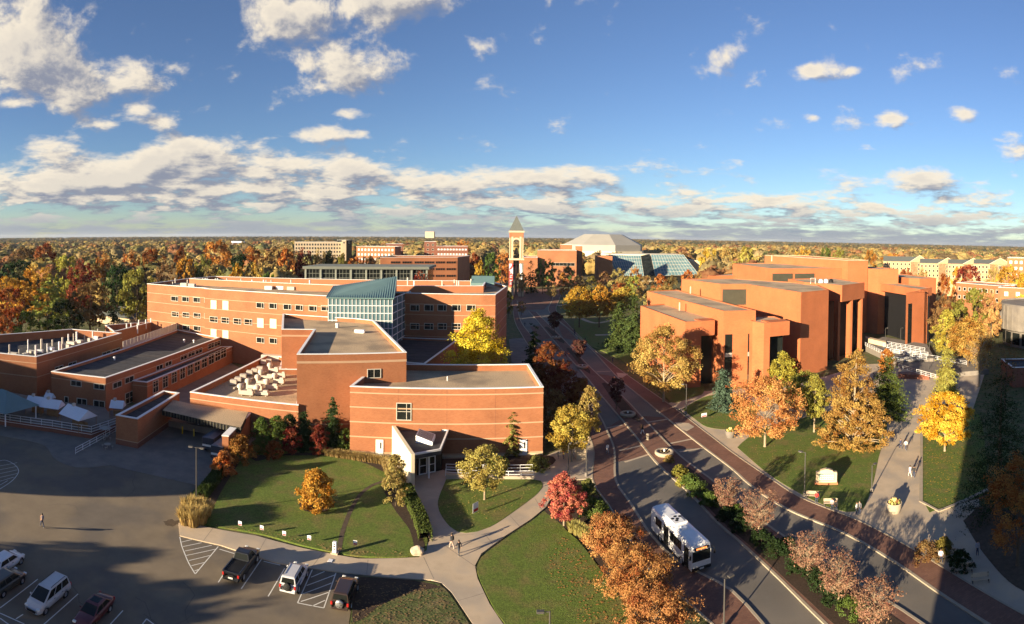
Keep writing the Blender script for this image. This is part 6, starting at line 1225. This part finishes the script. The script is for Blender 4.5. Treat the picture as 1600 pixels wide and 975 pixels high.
# ================================================================== PEOPLE
def person(label, px, pose='walk', az=0, shirt=(.05, .05, .06), pants=(.04, .05, .09), hair=(.04, .025, .015), bag=None, seat=0, phase=1, h=1.74, shoe=(.3, .3, .3), world=None, z=.12):
    k = h / 1.74; s = phase; J = {}
    if pose == 'sit': hip = .50; J = dict(pel=(0, 0, hip), che=(0, -.04, hip + .38), nek=(0, -.03, hip + .56), hd=(0, .01, hip + .70), top=(0, .0, hip + .83), lk=(-.11, .42, hip + .02), la=(-.11, .46, .1), lt=(-.11, .62, .05), rk=(.12, .40, hip + .02), ra=(.13, .42, .1), rt=(.14, .58, .05), ls=(-.19, -.04, hip + .48), le=(-.25, .06, hip + .22), lh=(-.13, .28, hip + .14), rs=(.19, -.04, hip + .48), re=(.25, .06, hip + .22), rh=(.13, .26, hip + .14))
    else:
        st = .26 if pose == 'walk' else .03
        J = dict(pel=(0, 0, .93), che=(0, .03, 1.28), nek=(0, .03, 1.46), hd=(0, .05, 1.58), top=(0, .04, 1.70), lk=(-.10, st * .75 * s, .50), la=(-.10, st * 1.0 * s, .09), lt=(-.10, st * s + .16, .04), rk=(.10, -st * .35 * s + .05, .49), ra=(.10, -st * 1.25 * s, .12), rt=(.10, -st * 1.15 * s + .15, .04), ls=(-.19, .02, 1.40), le=(-.25, -st * .5 * s, 1.13), lh=(-.24, -st * .55 * s + .14, .90), rs=(.19, .02, 1.40), re=(.25, st * .5 * s, 1.13), rh=(.24, st * .9 * s + .12, .92))
    names = list(J); E_ = [('pel', 'che'), ('che', 'nek'), ('nek', 'hd'), ('hd', 'top'), ('pel', 'lk'), ('lk', 'la'), ('la', 'lt'), ('pel', 'rk'), ('rk', 'ra'), ('ra', 'rt'), ('che', 'ls'), ('ls', 'le'), ('le', 'lh'), ('che', 'rs'), ('rs', 're'), ('re', 'rh')]
    V = [tuple(c * k for c in J[n]) for n in names]; E2 = [(names.index(a), names.index(b)) for a, b in E_]
    for hn, el in (('lh', 'le'), ('rh', 're')):           # five short fingers rooted in each palm
        hv, ev = Vector(J[hn]) * k, Vector(J[el]) * k; d = (hv - ev).normalized(); sx = Vector((0, 1, 0))
        for f in range(5): V.append(tuple(hv + d * (.10 if f else .05) * k + sx * (f - 2) * .022 * k)); E2.append((names.index(hn), len(V) - 1))
    me = bpy.data.meshes.new('body'); me.from_pydata(V, E2, []); o = bpy.data.objects.new('body', me); COL.objects.link(o)
    md = o.modifiers.new('skin', 'SKIN'); md.use_smooth_shade = True
    R_ = dict(pel=(.16, .12), che=(.17, .115), nek=(.065, .065), hd=(.085, .105), top=(.06, .075), lk=(.072, .075), la=(.048, .05), lt=(.045, .04), rk=(.072, .075), ra=(.048, .05), rt=(.045, .04), ls=(.075, .075), le=(.05, .05), lh=(.036, .04), rs=(.075, .075), re=(.05, .05), rh=(.036, .04))
    for i, sv in enumerate(me.skin_vertices[0].data): q = R_[names[i]] if i < len(names) else (.011, .011); sv.radius = (q[0] * k, q[1] * k); sv.use_root = i == 0
    sb = o.modifiers.new('sub', 'SUBSURF'); sb.levels = sb.render_levels = 1
    dg = bpy.context.evaluated_depsgraph_get(); bm_ = bpy.data.meshes.new_from_object(o.evaluated_get(dg)); bpy.data.objects.remove(o)
    for c_ in (shirt, pants, None, shoe): bm_.materials.append(MATS['skin'] if c_ is None else colmat(c_))
    nk, hp = J['nek'][2] * k, J['pel'][2] * k
    for p in bm_.polygons:
        c_ = p.center; leg = (c_.y > .12 and pose == 'sit' and c_.z < hp + .1) or c_.z < hp - .02 * k; arm = abs(c_.x) > .17 * k and c_.z < (J['lh'][2] + .07) * k and not (pose == 'sit')
        if pose == 'sit': arm = c_.z > hp + .1 and c_.y > .2
        p.material_index = 3 if c_.z < .085 * k else 2 if c_.z > nk - .01 or arm else 1 if leg else 0
    gx, gy = world if world else G(*px, z); t = thing('person', label, 'person', (gx, gy, z - (.0 if pose != 'sit' else 0)), -radians(az), 'people on the campus walks')
    b = bpy.data.objects.new('body', bm_); COL.objects.link(b); b.parent = t
    hx_, hy_, hz2 = [c_ * k for c_ in J['hd']]; hm = MB(); n = 12; vs = []; fs = []
    for i in range(6):
        th = pi * .62 * i / 5
        for j in range(n): a = 2 * pi * j / n; vs.append((hx_ + .105 * k * sin(th) * cos(a), hy_ - .018 * k + .125 * k * sin(th) * sin(a) - (.0 if th < 1 else .02), hz2 + .02 * k + .145 * k * cos(th) + (.08 * k if (sin(a) > .5 and th > 1.2) else 0)))
    for i in range(5):
        for j in range(n): fs.append((i * n + j, i * n + (j + 1) % n, (i + 1) * n + (j + 1) % n, (i + 1) * n + j))
    def put(nm, mb_, m):
        me_ = bpy.data.meshes.new(nm); me_.from_pydata(mb_.v, [], mb_.f); me_.materials.append(M(m)); q = bpy.data.objects.new(nm, me_); COL.objects.link(q); q.parent = t; return q
    put('hair', hm.add(vs, fs), colmat(hair, .6))
    fc_ = MB(); fy_ = hy_ + .098 * k
    for sx in (-1, 1): put('eye', MB().box((sx * .033 * k, fy_, hz2 + .01), (.022, .012, .01)), 'black')
    put('nose', MB().add([(-.012, fy_, hz2 - .01), (.012, fy_, hz2 - .01), (0, fy_ + .022, hz2 - .03), (0, fy_, hz2 + .015)], [(0, 2, 3), (2, 1, 3), (0, 1, 2)]), 'skin'); put('mouth', MB().box((0, fy_ - .002, hz2 - .055), (.04, .01, .008)), colmat((.3, .1, .09)))
    if bag: cz = J['che'][2] * k; bo = put('backpack', MB().box((0, (J['che'][1] - .21) * k, cz - .02), (.3 * k, .17 * k, .44 * k)), colmat(bag)); bv = bo.modifiers.new('bevel', 'BEVEL'); bv.width = .05; bv.segments = 3
    return t
P_ = person
P_('person in tan top with grey backpack crossing the parking lot', (66, 824), az=-70, shirt=(.42, .25, .16), bag=(.25, .22, .24), z=.01)
P_('person in black jacket and pale trousers at the walk junction, left of two', (706, 857), az=-40, pants=(.45, .33, .26), bag=(.03, .03, .03), z=.1)
P_('person all in black at the walk junction, right of two', (717, 868), az=-30, shirt=(.02, .02, .025), pants=(.03, .035, .05), phase=-1, z=.1)
P_('person with tan hair and black coat on the brick crossing', (1002, 677), az=70, shirt=(.3, .16, .07), hair=(.3, .15, .06))
P_('person in black top and white trousers on the brick crossing', (1004, 679), az=70, pants=(.6, .6, .6), shirt=(.02, .02, .02), phase=-1)
P_('person in white shirt on the left brick sidewalk by the concrete pier', (949, 709), az=170, shirt=(.75, .73, .7))
P_('person in dark blue on the broad walk beside one in white', (1407, 701), az=185, shirt=(.04, .05, .1))
P_('person in white top on the broad walk below the golden maple', (1415, 703), az=185, shirt=(.7, .68, .65), phase=-1)
P_('person in white on the broad walk, nearer pair, left', (1422, 745), az=5, shirt=(.65, .65, .65), pants=(.5, .48, .45))
P_('person in black on the broad walk, nearer pair, right', (1428, 746), az=5, phase=-1, shirt=(.03, .03, .03))
P_('person in pink on the broad walk beside the narrow larch', (1465, 597), az=200, shirt=(.6, .2, .22))
for i, (x, y) in enumerate(((811, 503), (820, 510), (897, 521), (898, 524), (914, 535), (957, 567))): P_('dark distant walker on the shaded boulevard sidewalks, %s from the left' % nth(i), (x, y), az=random.choice([0, 180]), phase=random.choice([-1, 1]))
# benches with sitters
def bench(label, px, az, n=5):
    gx, gy = G(*px); t = thing('park_bench', label, 'bench', (gx, gy, .1), -radians(az), 'benches along the sidewalk'); 
    for k in range(4): MB().box((0, -.16 + k * .12, .45), (1.9, .1, .04)).build('seat_slat', 'concrete', t).data
    for k in range(3): MB().box((0, -.26 - k * .02, .58 + k * .13), (1.9, .04, .1)).build('back_slat', 'concrete', t)
    for sx in (-.85, .85): MB().box((sx, -.18, .22), (.07, .1, .42)).build('leg', 'pole_metal', t); MB().box((sx, .18, .22), (.07, .08, .42)).build('leg', 'pole_metal', t); MB().box((sx, -.29, .68), (.07, .05, .5)).build('back_post', 'pole_metal', t)
    for ch in t.children: ch.location = (0, 0, 0)
    return t
def localfix(t):   # parts of a turned thing are modelled about the origin
    for ch in t.children:
        l = t.location
        ch.data.transform(Matrix.Translation((l.x, l.y, l.z)))
for i, (px, az) in enumerate((((1270, 780), 215), ((1298, 792), 210), ((1478, 876), 215), ((1506, 896), 215), ((1532, 912), 215))):
    t = bench('slatted bench at the edge of the right brick sidewalk, %s from the left' % nth(i), px, az); localfix(t)
for lb, px, kw in (('person in red top on the bench below the stone sign', (1276, 783), dict(shirt=(.5, .03, .03), az=215)), ('person in pale top on the second bench below the stone sign', (1300, 794), dict(shirt=(.55, .4, .38), az=210)), ('person in black beside the one in a pale top on the bench', (1306, 797), dict(shirt=(.03, .03, .03), az=210)), ('person in white shirt sitting on a shaded bench at lower right', (1470, 876), dict(shirt=(.7, .66, .72), az=215))): P_(lb, px, 'sit', **kw)
P_('person in white standing at the lawn tip below the stone sign', (1338, 805), 'stand', az=150, shirt=(.6, .6, .6)); P_('person in dark coat standing beside the one in white at the lawn tip', (1343, 803), 'stand', az=240, shirt=(.12, .12, .13))
P_('person in dark jacket leaning by the round shrub at lower right', (1455, 872), 'stand', az=200, shirt=(.12, .13, .15)); P_('person in grey standing in the deep shade at the right edge', (1527, 868), 'stand', az=200, shirt=(.3, .3, .35))

# ================================================================== STREET FURNITURE
def lamp(label, x, yb, yt, az=200, double=False, group='lamp posts'):
    gx, gy = G(x, yb); h = ztop(x, yt, gx, gy); t = thing('lamp_post', label, 'lamp post', (0, 0, 0), 0, group)
    MB().lathe([(.22, 0), (.22, .5), (.1, .55)], 12).build('base', 'concrete_dark', t); MB().tube([(0, 0, .5), (0, 0, h)], [.085, .06], 8).build('pole', 'pole_metal', t)
    for s in ((1, -1) if double else (1,)):
        a = MB().box((s * .3, 0, h - .05), (.6, .06, .06)).build('arm', 'pole_metal', t); MB().box((s * .75, 0, h - .02), (.62, .34, .16)).build('lamp_head', 'pole_metal', a, bevel=.03); MB().box((s * .75, 0, h - .108), (.45, .25, .02)).build('lens', 'lamp_glass', a)
    t.location = (gx, gy, .1); t.rotation_euler = (0, 0, radians(az)); return t
lamp('double-headed lamp post at the straw grass by the parking lot', 307, 800, 700, 10, True)
lamp('tall lamp post in front of the benches below the stone sign', 1257, 776, 708, 120)
lamp('lamp post at the edge of the broad walk near the lawn tip', 1362, 770, 728, 20); lamp('lamp post at the edge of the broad walk beside the bald cypress', 1378, 700, 660, 20)
lamp('lamp post on the grass left of the blue spruce', 1072, 648, 601, 160); lamp('lamp post on the walk beside the concrete pier', 916, 745, 698, 60); lamp('thin lamp post left of the concrete pier', 888, 742, 696, 60)
lamp('lamp post on the brick sidewalk in front of the bus', 1131, 985, 906, 20); lamp('lamp post at the bottom edge on the big lawn', 858, 1060, 957, 180)
lamp('lamp post on the terrace, left of two', 1383, 545, 513, 0); lamp('lamp post on the terrace, right of two', 1407, 535, 513, 0); lamp('tall lamp post before the lower terrace', 1451, 585, 535, 0); lamp('lamp post left of the house behind the low wing', 149, 515, 485, 0, True)
for lb, (x, y), R in (('round concrete planter in the crossing, nearest of the median planters', (1038, 711), 1.55), ('round concrete planter in the shaded median, second from the crossing', (981, 650), 1.55), ('round concrete planter in the shaded median, third from the crossing', (910, 575), 1.55), ('round concrete planter in the shaded median, farthest', (869, 529), 1.55)):
    gx, gy = G(x, y, .1); t = thing('round_planter', lb, 'planter', (gx, gy, .12), group='median planters'); l = t.location
    MB().lathe([(R * .8, 0), (R, .25), (R, .6), (R * .92, .68), (R * .62, .66), (R * .6, .5)], 32, l).build('bowl', 'kerb_stone', t, True); MB().lathe([(R * .62, .52), (0, .6)], 24, l).build('soil', 'mulch', t)
    MB().lathe([(.14, .55), (.17, .8), (.1, .95), (0, .97)], 10, l).build('lamp_globe', 'lamp_glass', t)
    for k in range(9): a = k * .7; MB().lathe([(.13, .52), (.16, .64), (0, .74)], 7, (l.x + R * .4 * cos(a), l.y + R * .4 * sin(a), l.z)).build('plant', colmat((.12, .08, .04)), t)
def pot(label, px, R, h, col='kerb_stone'):
    gx, gy = G(*px); t = thing('flower_pot', label, 'planter', (gx, gy, .1)); l = t.location
    MB().lathe([(R * .72, 0), (R * .95, h * .5), (R, h * .92), (R * 1.05, h), (R * .9, h), (R * .88, h * .85)], 24, l).build('pot', col, t, True); MB().lathe([(R * .9, h * .87), (0, h * .95)], 20, l).build('soil', 'mulch', t)
    for k in range(14): a, q = k * 2.4, R * .75 * ((k + 1) / 14) ** .5; MB().lathe([(.12, h * .9), (.16, h + .12), (0, h + .3)], 7, (l.x + q * cos(a), l.y + q * sin(a), l.z)).build('flower', colmat([(.5, .4, .12), (.2, .2, .05), (.28, .12, .05)][k % 3]), t)
    MB().box((l.x, l.y, l.z + h + .3), (.4, .4, .5)).build('centre_plant', colmat((.62, .5, .2)), t)
pot('large pale round pot with flowers in the middle of the broad walk', (1397, 801), 1.0, 1.3, 'kerb_stone'); pot('grey pot with flowers beside the walk left of the orange maple', (1141, 684), .9, 1.2, 'concrete_dark')
gx, gy = G(1012, 687, .1); t = thing('stone_bollard', 'short stone bollard with rounded cap on the brick crossing', 'bollard', (gx, gy, .1)); MB().lathe([(.3, 0), (.3, .1), (.24, .15), (.24, .8), (.3, .85), (.3, .98), (.2, 1.08), (0, 1.1)], 14, t.location).build('shaft', 'kerb_stone', t)
gx, gy = G(908, 717); t = thing('concrete_pier', 'square pale concrete pier with a planted top at the bicycle stand', 'pier', (gx, gy, .1)); MB().box((gx, gy, 1.15), (1.7, 1.0, 2.1)).build('block', 'limestone', t, bevel=.04); MB().box((gx, gy, 2.27), (1.1, .7, .2)).build('trough', 'concrete', t)
for k in range(8): MB().lathe([(.12, 2.3), (.18, 2.45), (0, 2.65)], 7, (gx - .4 + .11 * k, gy + .15 * (-1) ** k, 0)).build('plant', colmat((.3, .25, .07)), t)
for i in range(4):
    gx, gy = G(872 + i * 8, 716); t = thing('bicycle', 'dark bicycle in the stand behind the concrete pier, %s from the left' % nth(i), 'bicycle', (gx, gy, .1), 0, 'parked bicycles'); l = t.location
    for dy in (-.52, .52):
        w = MB(); n = 18; w.tube([(l.x, l.y + dy + .33 * cos(2 * pi * k / n), l.z + .34 + .33 * sin(2 * pi * k / n)) for k in range(n + 1)], .022, 5, cap=False); wo = w.build('wheel', 'rubber', t)
        for k in range(6): a = k * pi / 6 * 2; MB().tube([(l.x, l.y + dy, l.z + .34), (l.x, l.y + dy + .32 * cos(a), l.z + .34 + .32 * sin(a))], .006, 3).build('spoke', 'chrome', wo)
    f = lambda y, z: (l.x, l.y + y, l.z + z)
    MB().tube([f(-.52, .34), f(-.05, .32), f(.38, .78), f(-.18, .82), f(-.52, .34)], .02, 5).tube([f(-.05, .32), f(-.2, .92)], .02, 5).tube([f(.52, .34), f(.36, .95)], .02, 5).build('frame', ['black', 'banner_red', 'black', 'chrome'][i], t)
    MB().box(f(-.2, .95), (.14, .26, .06)).build('saddle', 'black', t); MB().tube([(l.x - .28, l.y + .34, l.z + .98), (l.x + .28, l.y + .34, l.z + .98)], .016, 5).build('handlebar', 'black', t)
# monument sign
gx, gy = G(1291, 757); t = thing('stone_sign', 'low arched stone sign with green lettered panel on the right lawn', 'sign', (0, 0, 0)); 
mb = MB(); pr = [(-1.5, .25)] + [(-1.5, 1.7), (-1.0, 1.75), (-.9, 1.95)] + [(-.9 + 1.8 * k / 8, 1.95 + .22 * sin(pi * k / 8)) for k in range(1, 8)] + [(.9, 1.95), (1.0, 1.75), (1.5, 1.7), (1.5, .25)]
n = len(pr); mb.add([(x, -.3, z) for x, z in pr] + [(x, .3, z) for x, z in pr], [tuple(range(n))[::-1], tuple(range(n, 2 * n))] + [(i, (i + 1) % n, (i + 1) % n + n, i + n) for i in range(n)]); mb.build('stone', 'limestone', t)
MB().box((0, 0, .14), (3.3, .9, .28)).build('base', 'brick_trim', t); MB().box((0, -.31, 1.05), (2.3, .04, 1.0)).build('panel', 'sign_green', t)
for k in range(3):
    for j in range(7): MB().box((-.9 + j * .3 + (k % 2) * .05, -.335, 1.34 - k * .28), (.2, .012, .1)).build('letter', 'canvas_white', t)
MB().lathe([(.12, 2.15), (.1, 2.3), (0, 2.36)], 8).build('finial', 'pole_metal', t); t.location = (gx, gy, .13); t.rotation_euler = (0, 0, radians(-28))
# yard signs, pay station, boulder, small name board
def yard(label, px, w, h, rz=0):
    gx, gy = G(*px); t = thing('yard_sign', label, 'sign', (0, 0, 0), 0, 'yard signs'); MB().box((0, 0, .35 + h / 2), (w, .02, h)).build('board', 'canvas_white', t); MB().box((0, -.014, .35 + h * .22), (w * .86, .008, h * .3)).build('red_field', 'banner_red', t)
    for s in (-.3, .3): MB().tube([(s * w, 0, 0), (s * w, 0, .4)], .012, 4).build('stake', 'pole_metal', t)
    t.location = (gx, gy, .13); t.rotation_euler = (0, 0, rz)
for i, px in enumerate(((375, 827), (409, 834), (444, 843), (483, 850), (555, 858))): yard('small white and red yard sign along the lawn edge, %s from the left' % nth(i), px, .45, .5)
yard('white and red board on the small lawn island near the entrance', (743, 806), 1.0, 1.2, .9); yard('small red and white sign on the lawn left of the blue spruce', (1100, 655), 1.2, .7, .2)
gx, gy = G(523, 866); t = thing('pay_station', 'white parking pay station with black symbols at the lawn edge', 'pay station', (gx, gy, .12)); MB().box((gx, gy, .16), (.8, .6, .14)).build('plinth', 'concrete', t); MB().box((gx, gy, .8), (.42, .34, 1.2)).build('cabinet', 'canvas_white', t, bevel=.03); MB().box((gx, gy - .01, 1.62), (.46, .1, .5)).build('sign_board', 'canvas_white', t)
MB().lathe([(.13, 0), (.13, .01), (.08, .01), (.08, 0)], 16, (0, 0, 0)).build('round_mark', 'black', t).location = (0, -.08, 1.6); t.children[-1].rotation_euler = (pi / 2, 0, 0)
for z in (.55, .85, 1.1): MB().box((gx, gy - .18, z + .12), (.22, .012, .13)).build('mark', 'black', t)
gx, gy = G(652, 866); bm_ = bmesh.new(); bmesh.ops.create_icosphere(bm_, subdivisions=3, radius=.75)
for v in bm_.verts: f = 1 + .14 * sin(v.co.x * 5 + 1) * cos(v.co.y * 4) + .08 * sin(v.co.z * 9); v.co = Vector((v.co.x * f * 1.1, v.co.y * f * .8, max(-.25, v.co.z * f * .75)))
me = bpy.data.meshes.new('boulder'); bm_.to_mesh(me); bm_.free(); me.materials.append(MATS['concrete']); o = bpy.data.objects.new('boulder', me); COL.objects.link(o); o.location = (gx, gy, .33); tag(o, 'pale rounded boulder at the lawn corner beside the walk junction', 'boulder')
# entrance railings
t = thing('entrance_railing', 'white two-level railing and ramp wall right of the entrance', 'railing', (*G(760, 745), 0)); railing(t, [(*G(696, 745), .1), (*G(834, 749), .1)]); railing(t, [(*G(697, 737), .1), (*G(832, 738), .1)], name='upper_railing')
MB().prism([G(697, 747), G(835, 750), G(835, 748.5), G(697, 745.5)], 0, .55).build('ramp_wall', 'concrete', t)
# cafe terrace at left: retaining wall, railing, tents, gazebo, tables
tw = [(-110, 71.5), *PX([(0, 652), (80, 668), (145, 681)])]; t = thing('terrace_wall', 'dark retaining wall with white railing around the cafe terrace', 'wall', (*G(80, 668), 0))
pl = [G(-40, 655), G(0, 664), G(82, 676), G(143, 686), (G(182, 672)[0], G(182, 672)[1]), (-73.5, 83), (-86, 79), (-107, 74)]
MB().prism(pl, 0, 1.1, mtop=1).build('wall', ['brick_dark', 'concrete_dark'], t); railing(t, [(*p, 1.1) for p in pl[:5]], 1.1, mids=3)
ra = [(*G(118, 710), .06), (*G(181, 675), .06)]; railing(t, ra, 1.0, name='ramp_railing')
def tent(label, px, w, d, h, rz, z=1.1):
    gx, gy = G(*px, z); t = thing('canopy_tent', label, 'tent', (0, 0, 0), 0, 'cafe tents')
    MB().add([(-w / 2, -d / 2, h * .6), (w / 2, -d / 2, h * .6), (w / 2, d / 2, h * .6), (-w / 2, d / 2, h * .6), (-w / 2, 0, h), (w / 2, 0, h)], [(0, 1, 5, 4), (2, 3, 4, 5), (1, 2, 5), (3, 0, 4)]).build('canopy', 'canvas_white', t)
    for x in (-.46, .46):
        for y in (-.46, .46): MB().tube([(x * w, y * d, 0), (x * w, y * d, h * .62)], .06, 6).build('leg', 'wood', t)
    MB().box((0, d * .1, .5), (w * .6, .8, 1.0)).build('counter', 'wood', t); MB().box((-w * .2, 0, h + .15), (.5, .5, .5)).build('vent_box', 'cream_unit', t); t.location = (gx, gy, z); t.rotation_euler = (0, 0, rz)
tent('largest white canopy tent on the cafe terrace', (122, 667), 5.6, 4.4, 3.6, -.1); tent('white canopy tent in the middle of the cafe terrace', (82, 650), 4.0, 3.2, 3.2, .35); tent('white canopy tent nearest the teal gazebo', (58, 645), 3.8, 3.0, 3.2, .35); tent('small white canopy tent against the brick wall', (78, 632), 2.2, 1.4, 2.4, .0); tent('white canopy tent at the right end beside the dock block', (184, 650), 2.6, 2.6, 3.0, .4)
gx, gy = G(8, 650, 1.1); t = thing('teal_gazebo', 'pavilion with hipped teal metal roof at the left edge', 'gazebo', (gx, gy, 1.1)); l = t.location; r_ = 5.2
MB().add([(l.x - r_, l.y - r_ * .8, l.z + 2.4), (l.x + r_, l.y - r_ * .8, l.z + 2.4), (l.x + r_, l.y + r_ * .8, l.z + 2.4), (l.x - r_, l.y + r_ * .8, l.z + 2.4), (l.x - 1, l.y, l.z + 5), (l.x + .6, l.y, l.z + 5)], [(0, 1, 5, 4), (1, 2, 5), (2, 3, 4, 5), (3, 0, 4)]).build('roof', 'teal_metal', t)
for sx in (-.9, .9):
    for sy in (-.7, .7): MB().tube([(l.x + sx * r_, l.y + sy * r_, l.z), (l.x + sx * r_, l.y + sy * r_, l.z + 2.4)], .12, 8).build('post', 'white_metal', t)
for i, px in enumerate(((168, 701), (192, 690), (165, 688), (191, 682))):
    gx, gy = G(*px); t = thing('cafe_table', 'round grey cafe table with stools by the dock block, %s of the set' % nth(i), 'table', (gx, gy, .05), 0, 'cafe tables'); l = t.location
    MB().lathe([(0, .7), (.55, .7), (.55, .75), (0, .75)], 18, l).build('top', 'grey_roof', t); MB().tube([(l.x, l.y, l.z), (l.x, l.y, l.z + .7)], .05).build('stem', 'grey_roof', t)
    for k in range(4): a = k * pi / 2 + .4; MB().lathe([(0, .44), (.18, .44), (.18, .48), (0, .48)], 10, (l.x + .85 * cos(a), l.y + .85 * sin(a), l.z)).tube([(l.x + .85 * cos(a), l.y + .85 * sin(a), l.z), (l.x + .85 * cos(a), l.y + .85 * sin(a), l.z + .44)], .03).build('stool', 'grey_roof', t)
    if i > 1: MB().lathe([(1.1, 2.1), (0, 2.5)], 8, l).build('umbrella', 'grey_roof', t); MB().tube([(l.x, l.y, l.z + .7), (l.x, l.y, l.z + 2.4)], .03).build('umbrella_pole', 'white_metal', t)
# parked cars far off beyond the glass-fronted hall
for i in range(14):
    X, Y, _ = DP(1098 + i * 4.2, 415, 520 + (i % 3) * 14); c_ = [(.6, .6, .6), (.05, .05, .06), (.4, .4, .42), (.25, .03, .03), (.08, .1, .2)][i % 5]
    t = thing('far_parked_car', 'tiny parked car in the lot right of the glass-fronted hall, %s from the left' % nth(i), 'car', (X, Y, 0), 0, 'far parked cars'); MB().box((X, Y, .65), (4.4, 1.8, .75)).build('body', colmat(c_, .4), t, bevel=.15); MB().box((X - .2, Y, 1.25), (2.4, 1.55, .55)).build('cabin', 'dark_glass', t, bevel=.15)
xo = 0.0                        # banner lettering, one mesh per letter, reading upwards
for ch in 'WE FLY':
    if ch == ' ': xo += .75; continue
    cv = bpy.data.curves.new('letter', 'FONT'); cv.body = ch; cv.size = 2.0; cv.extrude = .02; o = bpy.data.objects.new('letter_source', cv); COL.objects.link(o)
    dg = bpy.context.evaluated_depsgraph_get(); me = bpy.data.meshes.new_from_object(o.evaluated_get(dg)); me.materials.clear(); me.materials.append(MATS['canvas_white']); wd = max(v.co.x for v in me.vertices); bpy.data.objects.remove(o)
    q = bpy.data.objects.new('letter', me); COL.objects.link(q); q.parent = bn; q.location = (.72, -.07, .7 + xo); q.rotation_euler = (pi / 2, -pi / 2, 0); xo += wd + .22

# ---- autumn litter under the trees and along lawn edges
for lb, px, n, sd, col in (('orange fallen leaves on the big lawn beside the orange trees', [(880, 840), (960, 900), (1000, 980), (900, 980), (850, 880)], 700, 5, (.36, .17, .05)), ('tan fallen leaves along the main lawn edge by the walk', [(310, 818), (400, 828), (560, 862), (640, 862), (640, 868), (560, 869), (400, 835)], 600, 6, (.32, .22, .08)),
                       ('yellow fallen leaves on the small lawn island', [(700, 760), (840, 760), (800, 795), (730, 828), (690, 795)], 350, 7, (.40, .30, .08)), ('brown fallen leaves over the mulch and ground cover at the bottom', [(560, 905), (690, 920), (735, 990), (550, 990)], 900, 8, (.20, .13, .06)), ('orange fallen leaves under the blue spruce and maple walk', [(1080, 640), (1180, 640), (1165, 668), (1100, 660)], 260, 9, (.40, .2, .06))):
    tag(leaf_litter(px, n, sd, col), lb, 'fallen leaves')
# ---- air: faint even haze over the whole place
hz = MB().box((0, 3000, 29), (13000, 13000, 62)).build('haze', 'paint'); hz['kind'] = 'stuff'; tag(hz, 'faint pale haze over the distant woods', 'haze')
hm_ = bpy.data.materials.new('haze_air'); hm_.use_nodes = True; hm_.node_tree.nodes.clear(); ho_ = hm_.node_tree.nodes.new('ShaderNodeOutputMaterial'); hv_ = hm_.node_tree.nodes.new('ShaderNodeVolumePrincipled'); hv_.inputs['Color'].default_value = (.80, .86, .95, 1); hv_.inputs['Density'].default_value = .000045; hv_.inputs['Anisotropy'].default_value = .2
hm_.node_tree.links.new(hv_.outputs[0], ho_.inputs['Volume']); hz.data.materials.clear(); hz.data.materials.append(hm_)
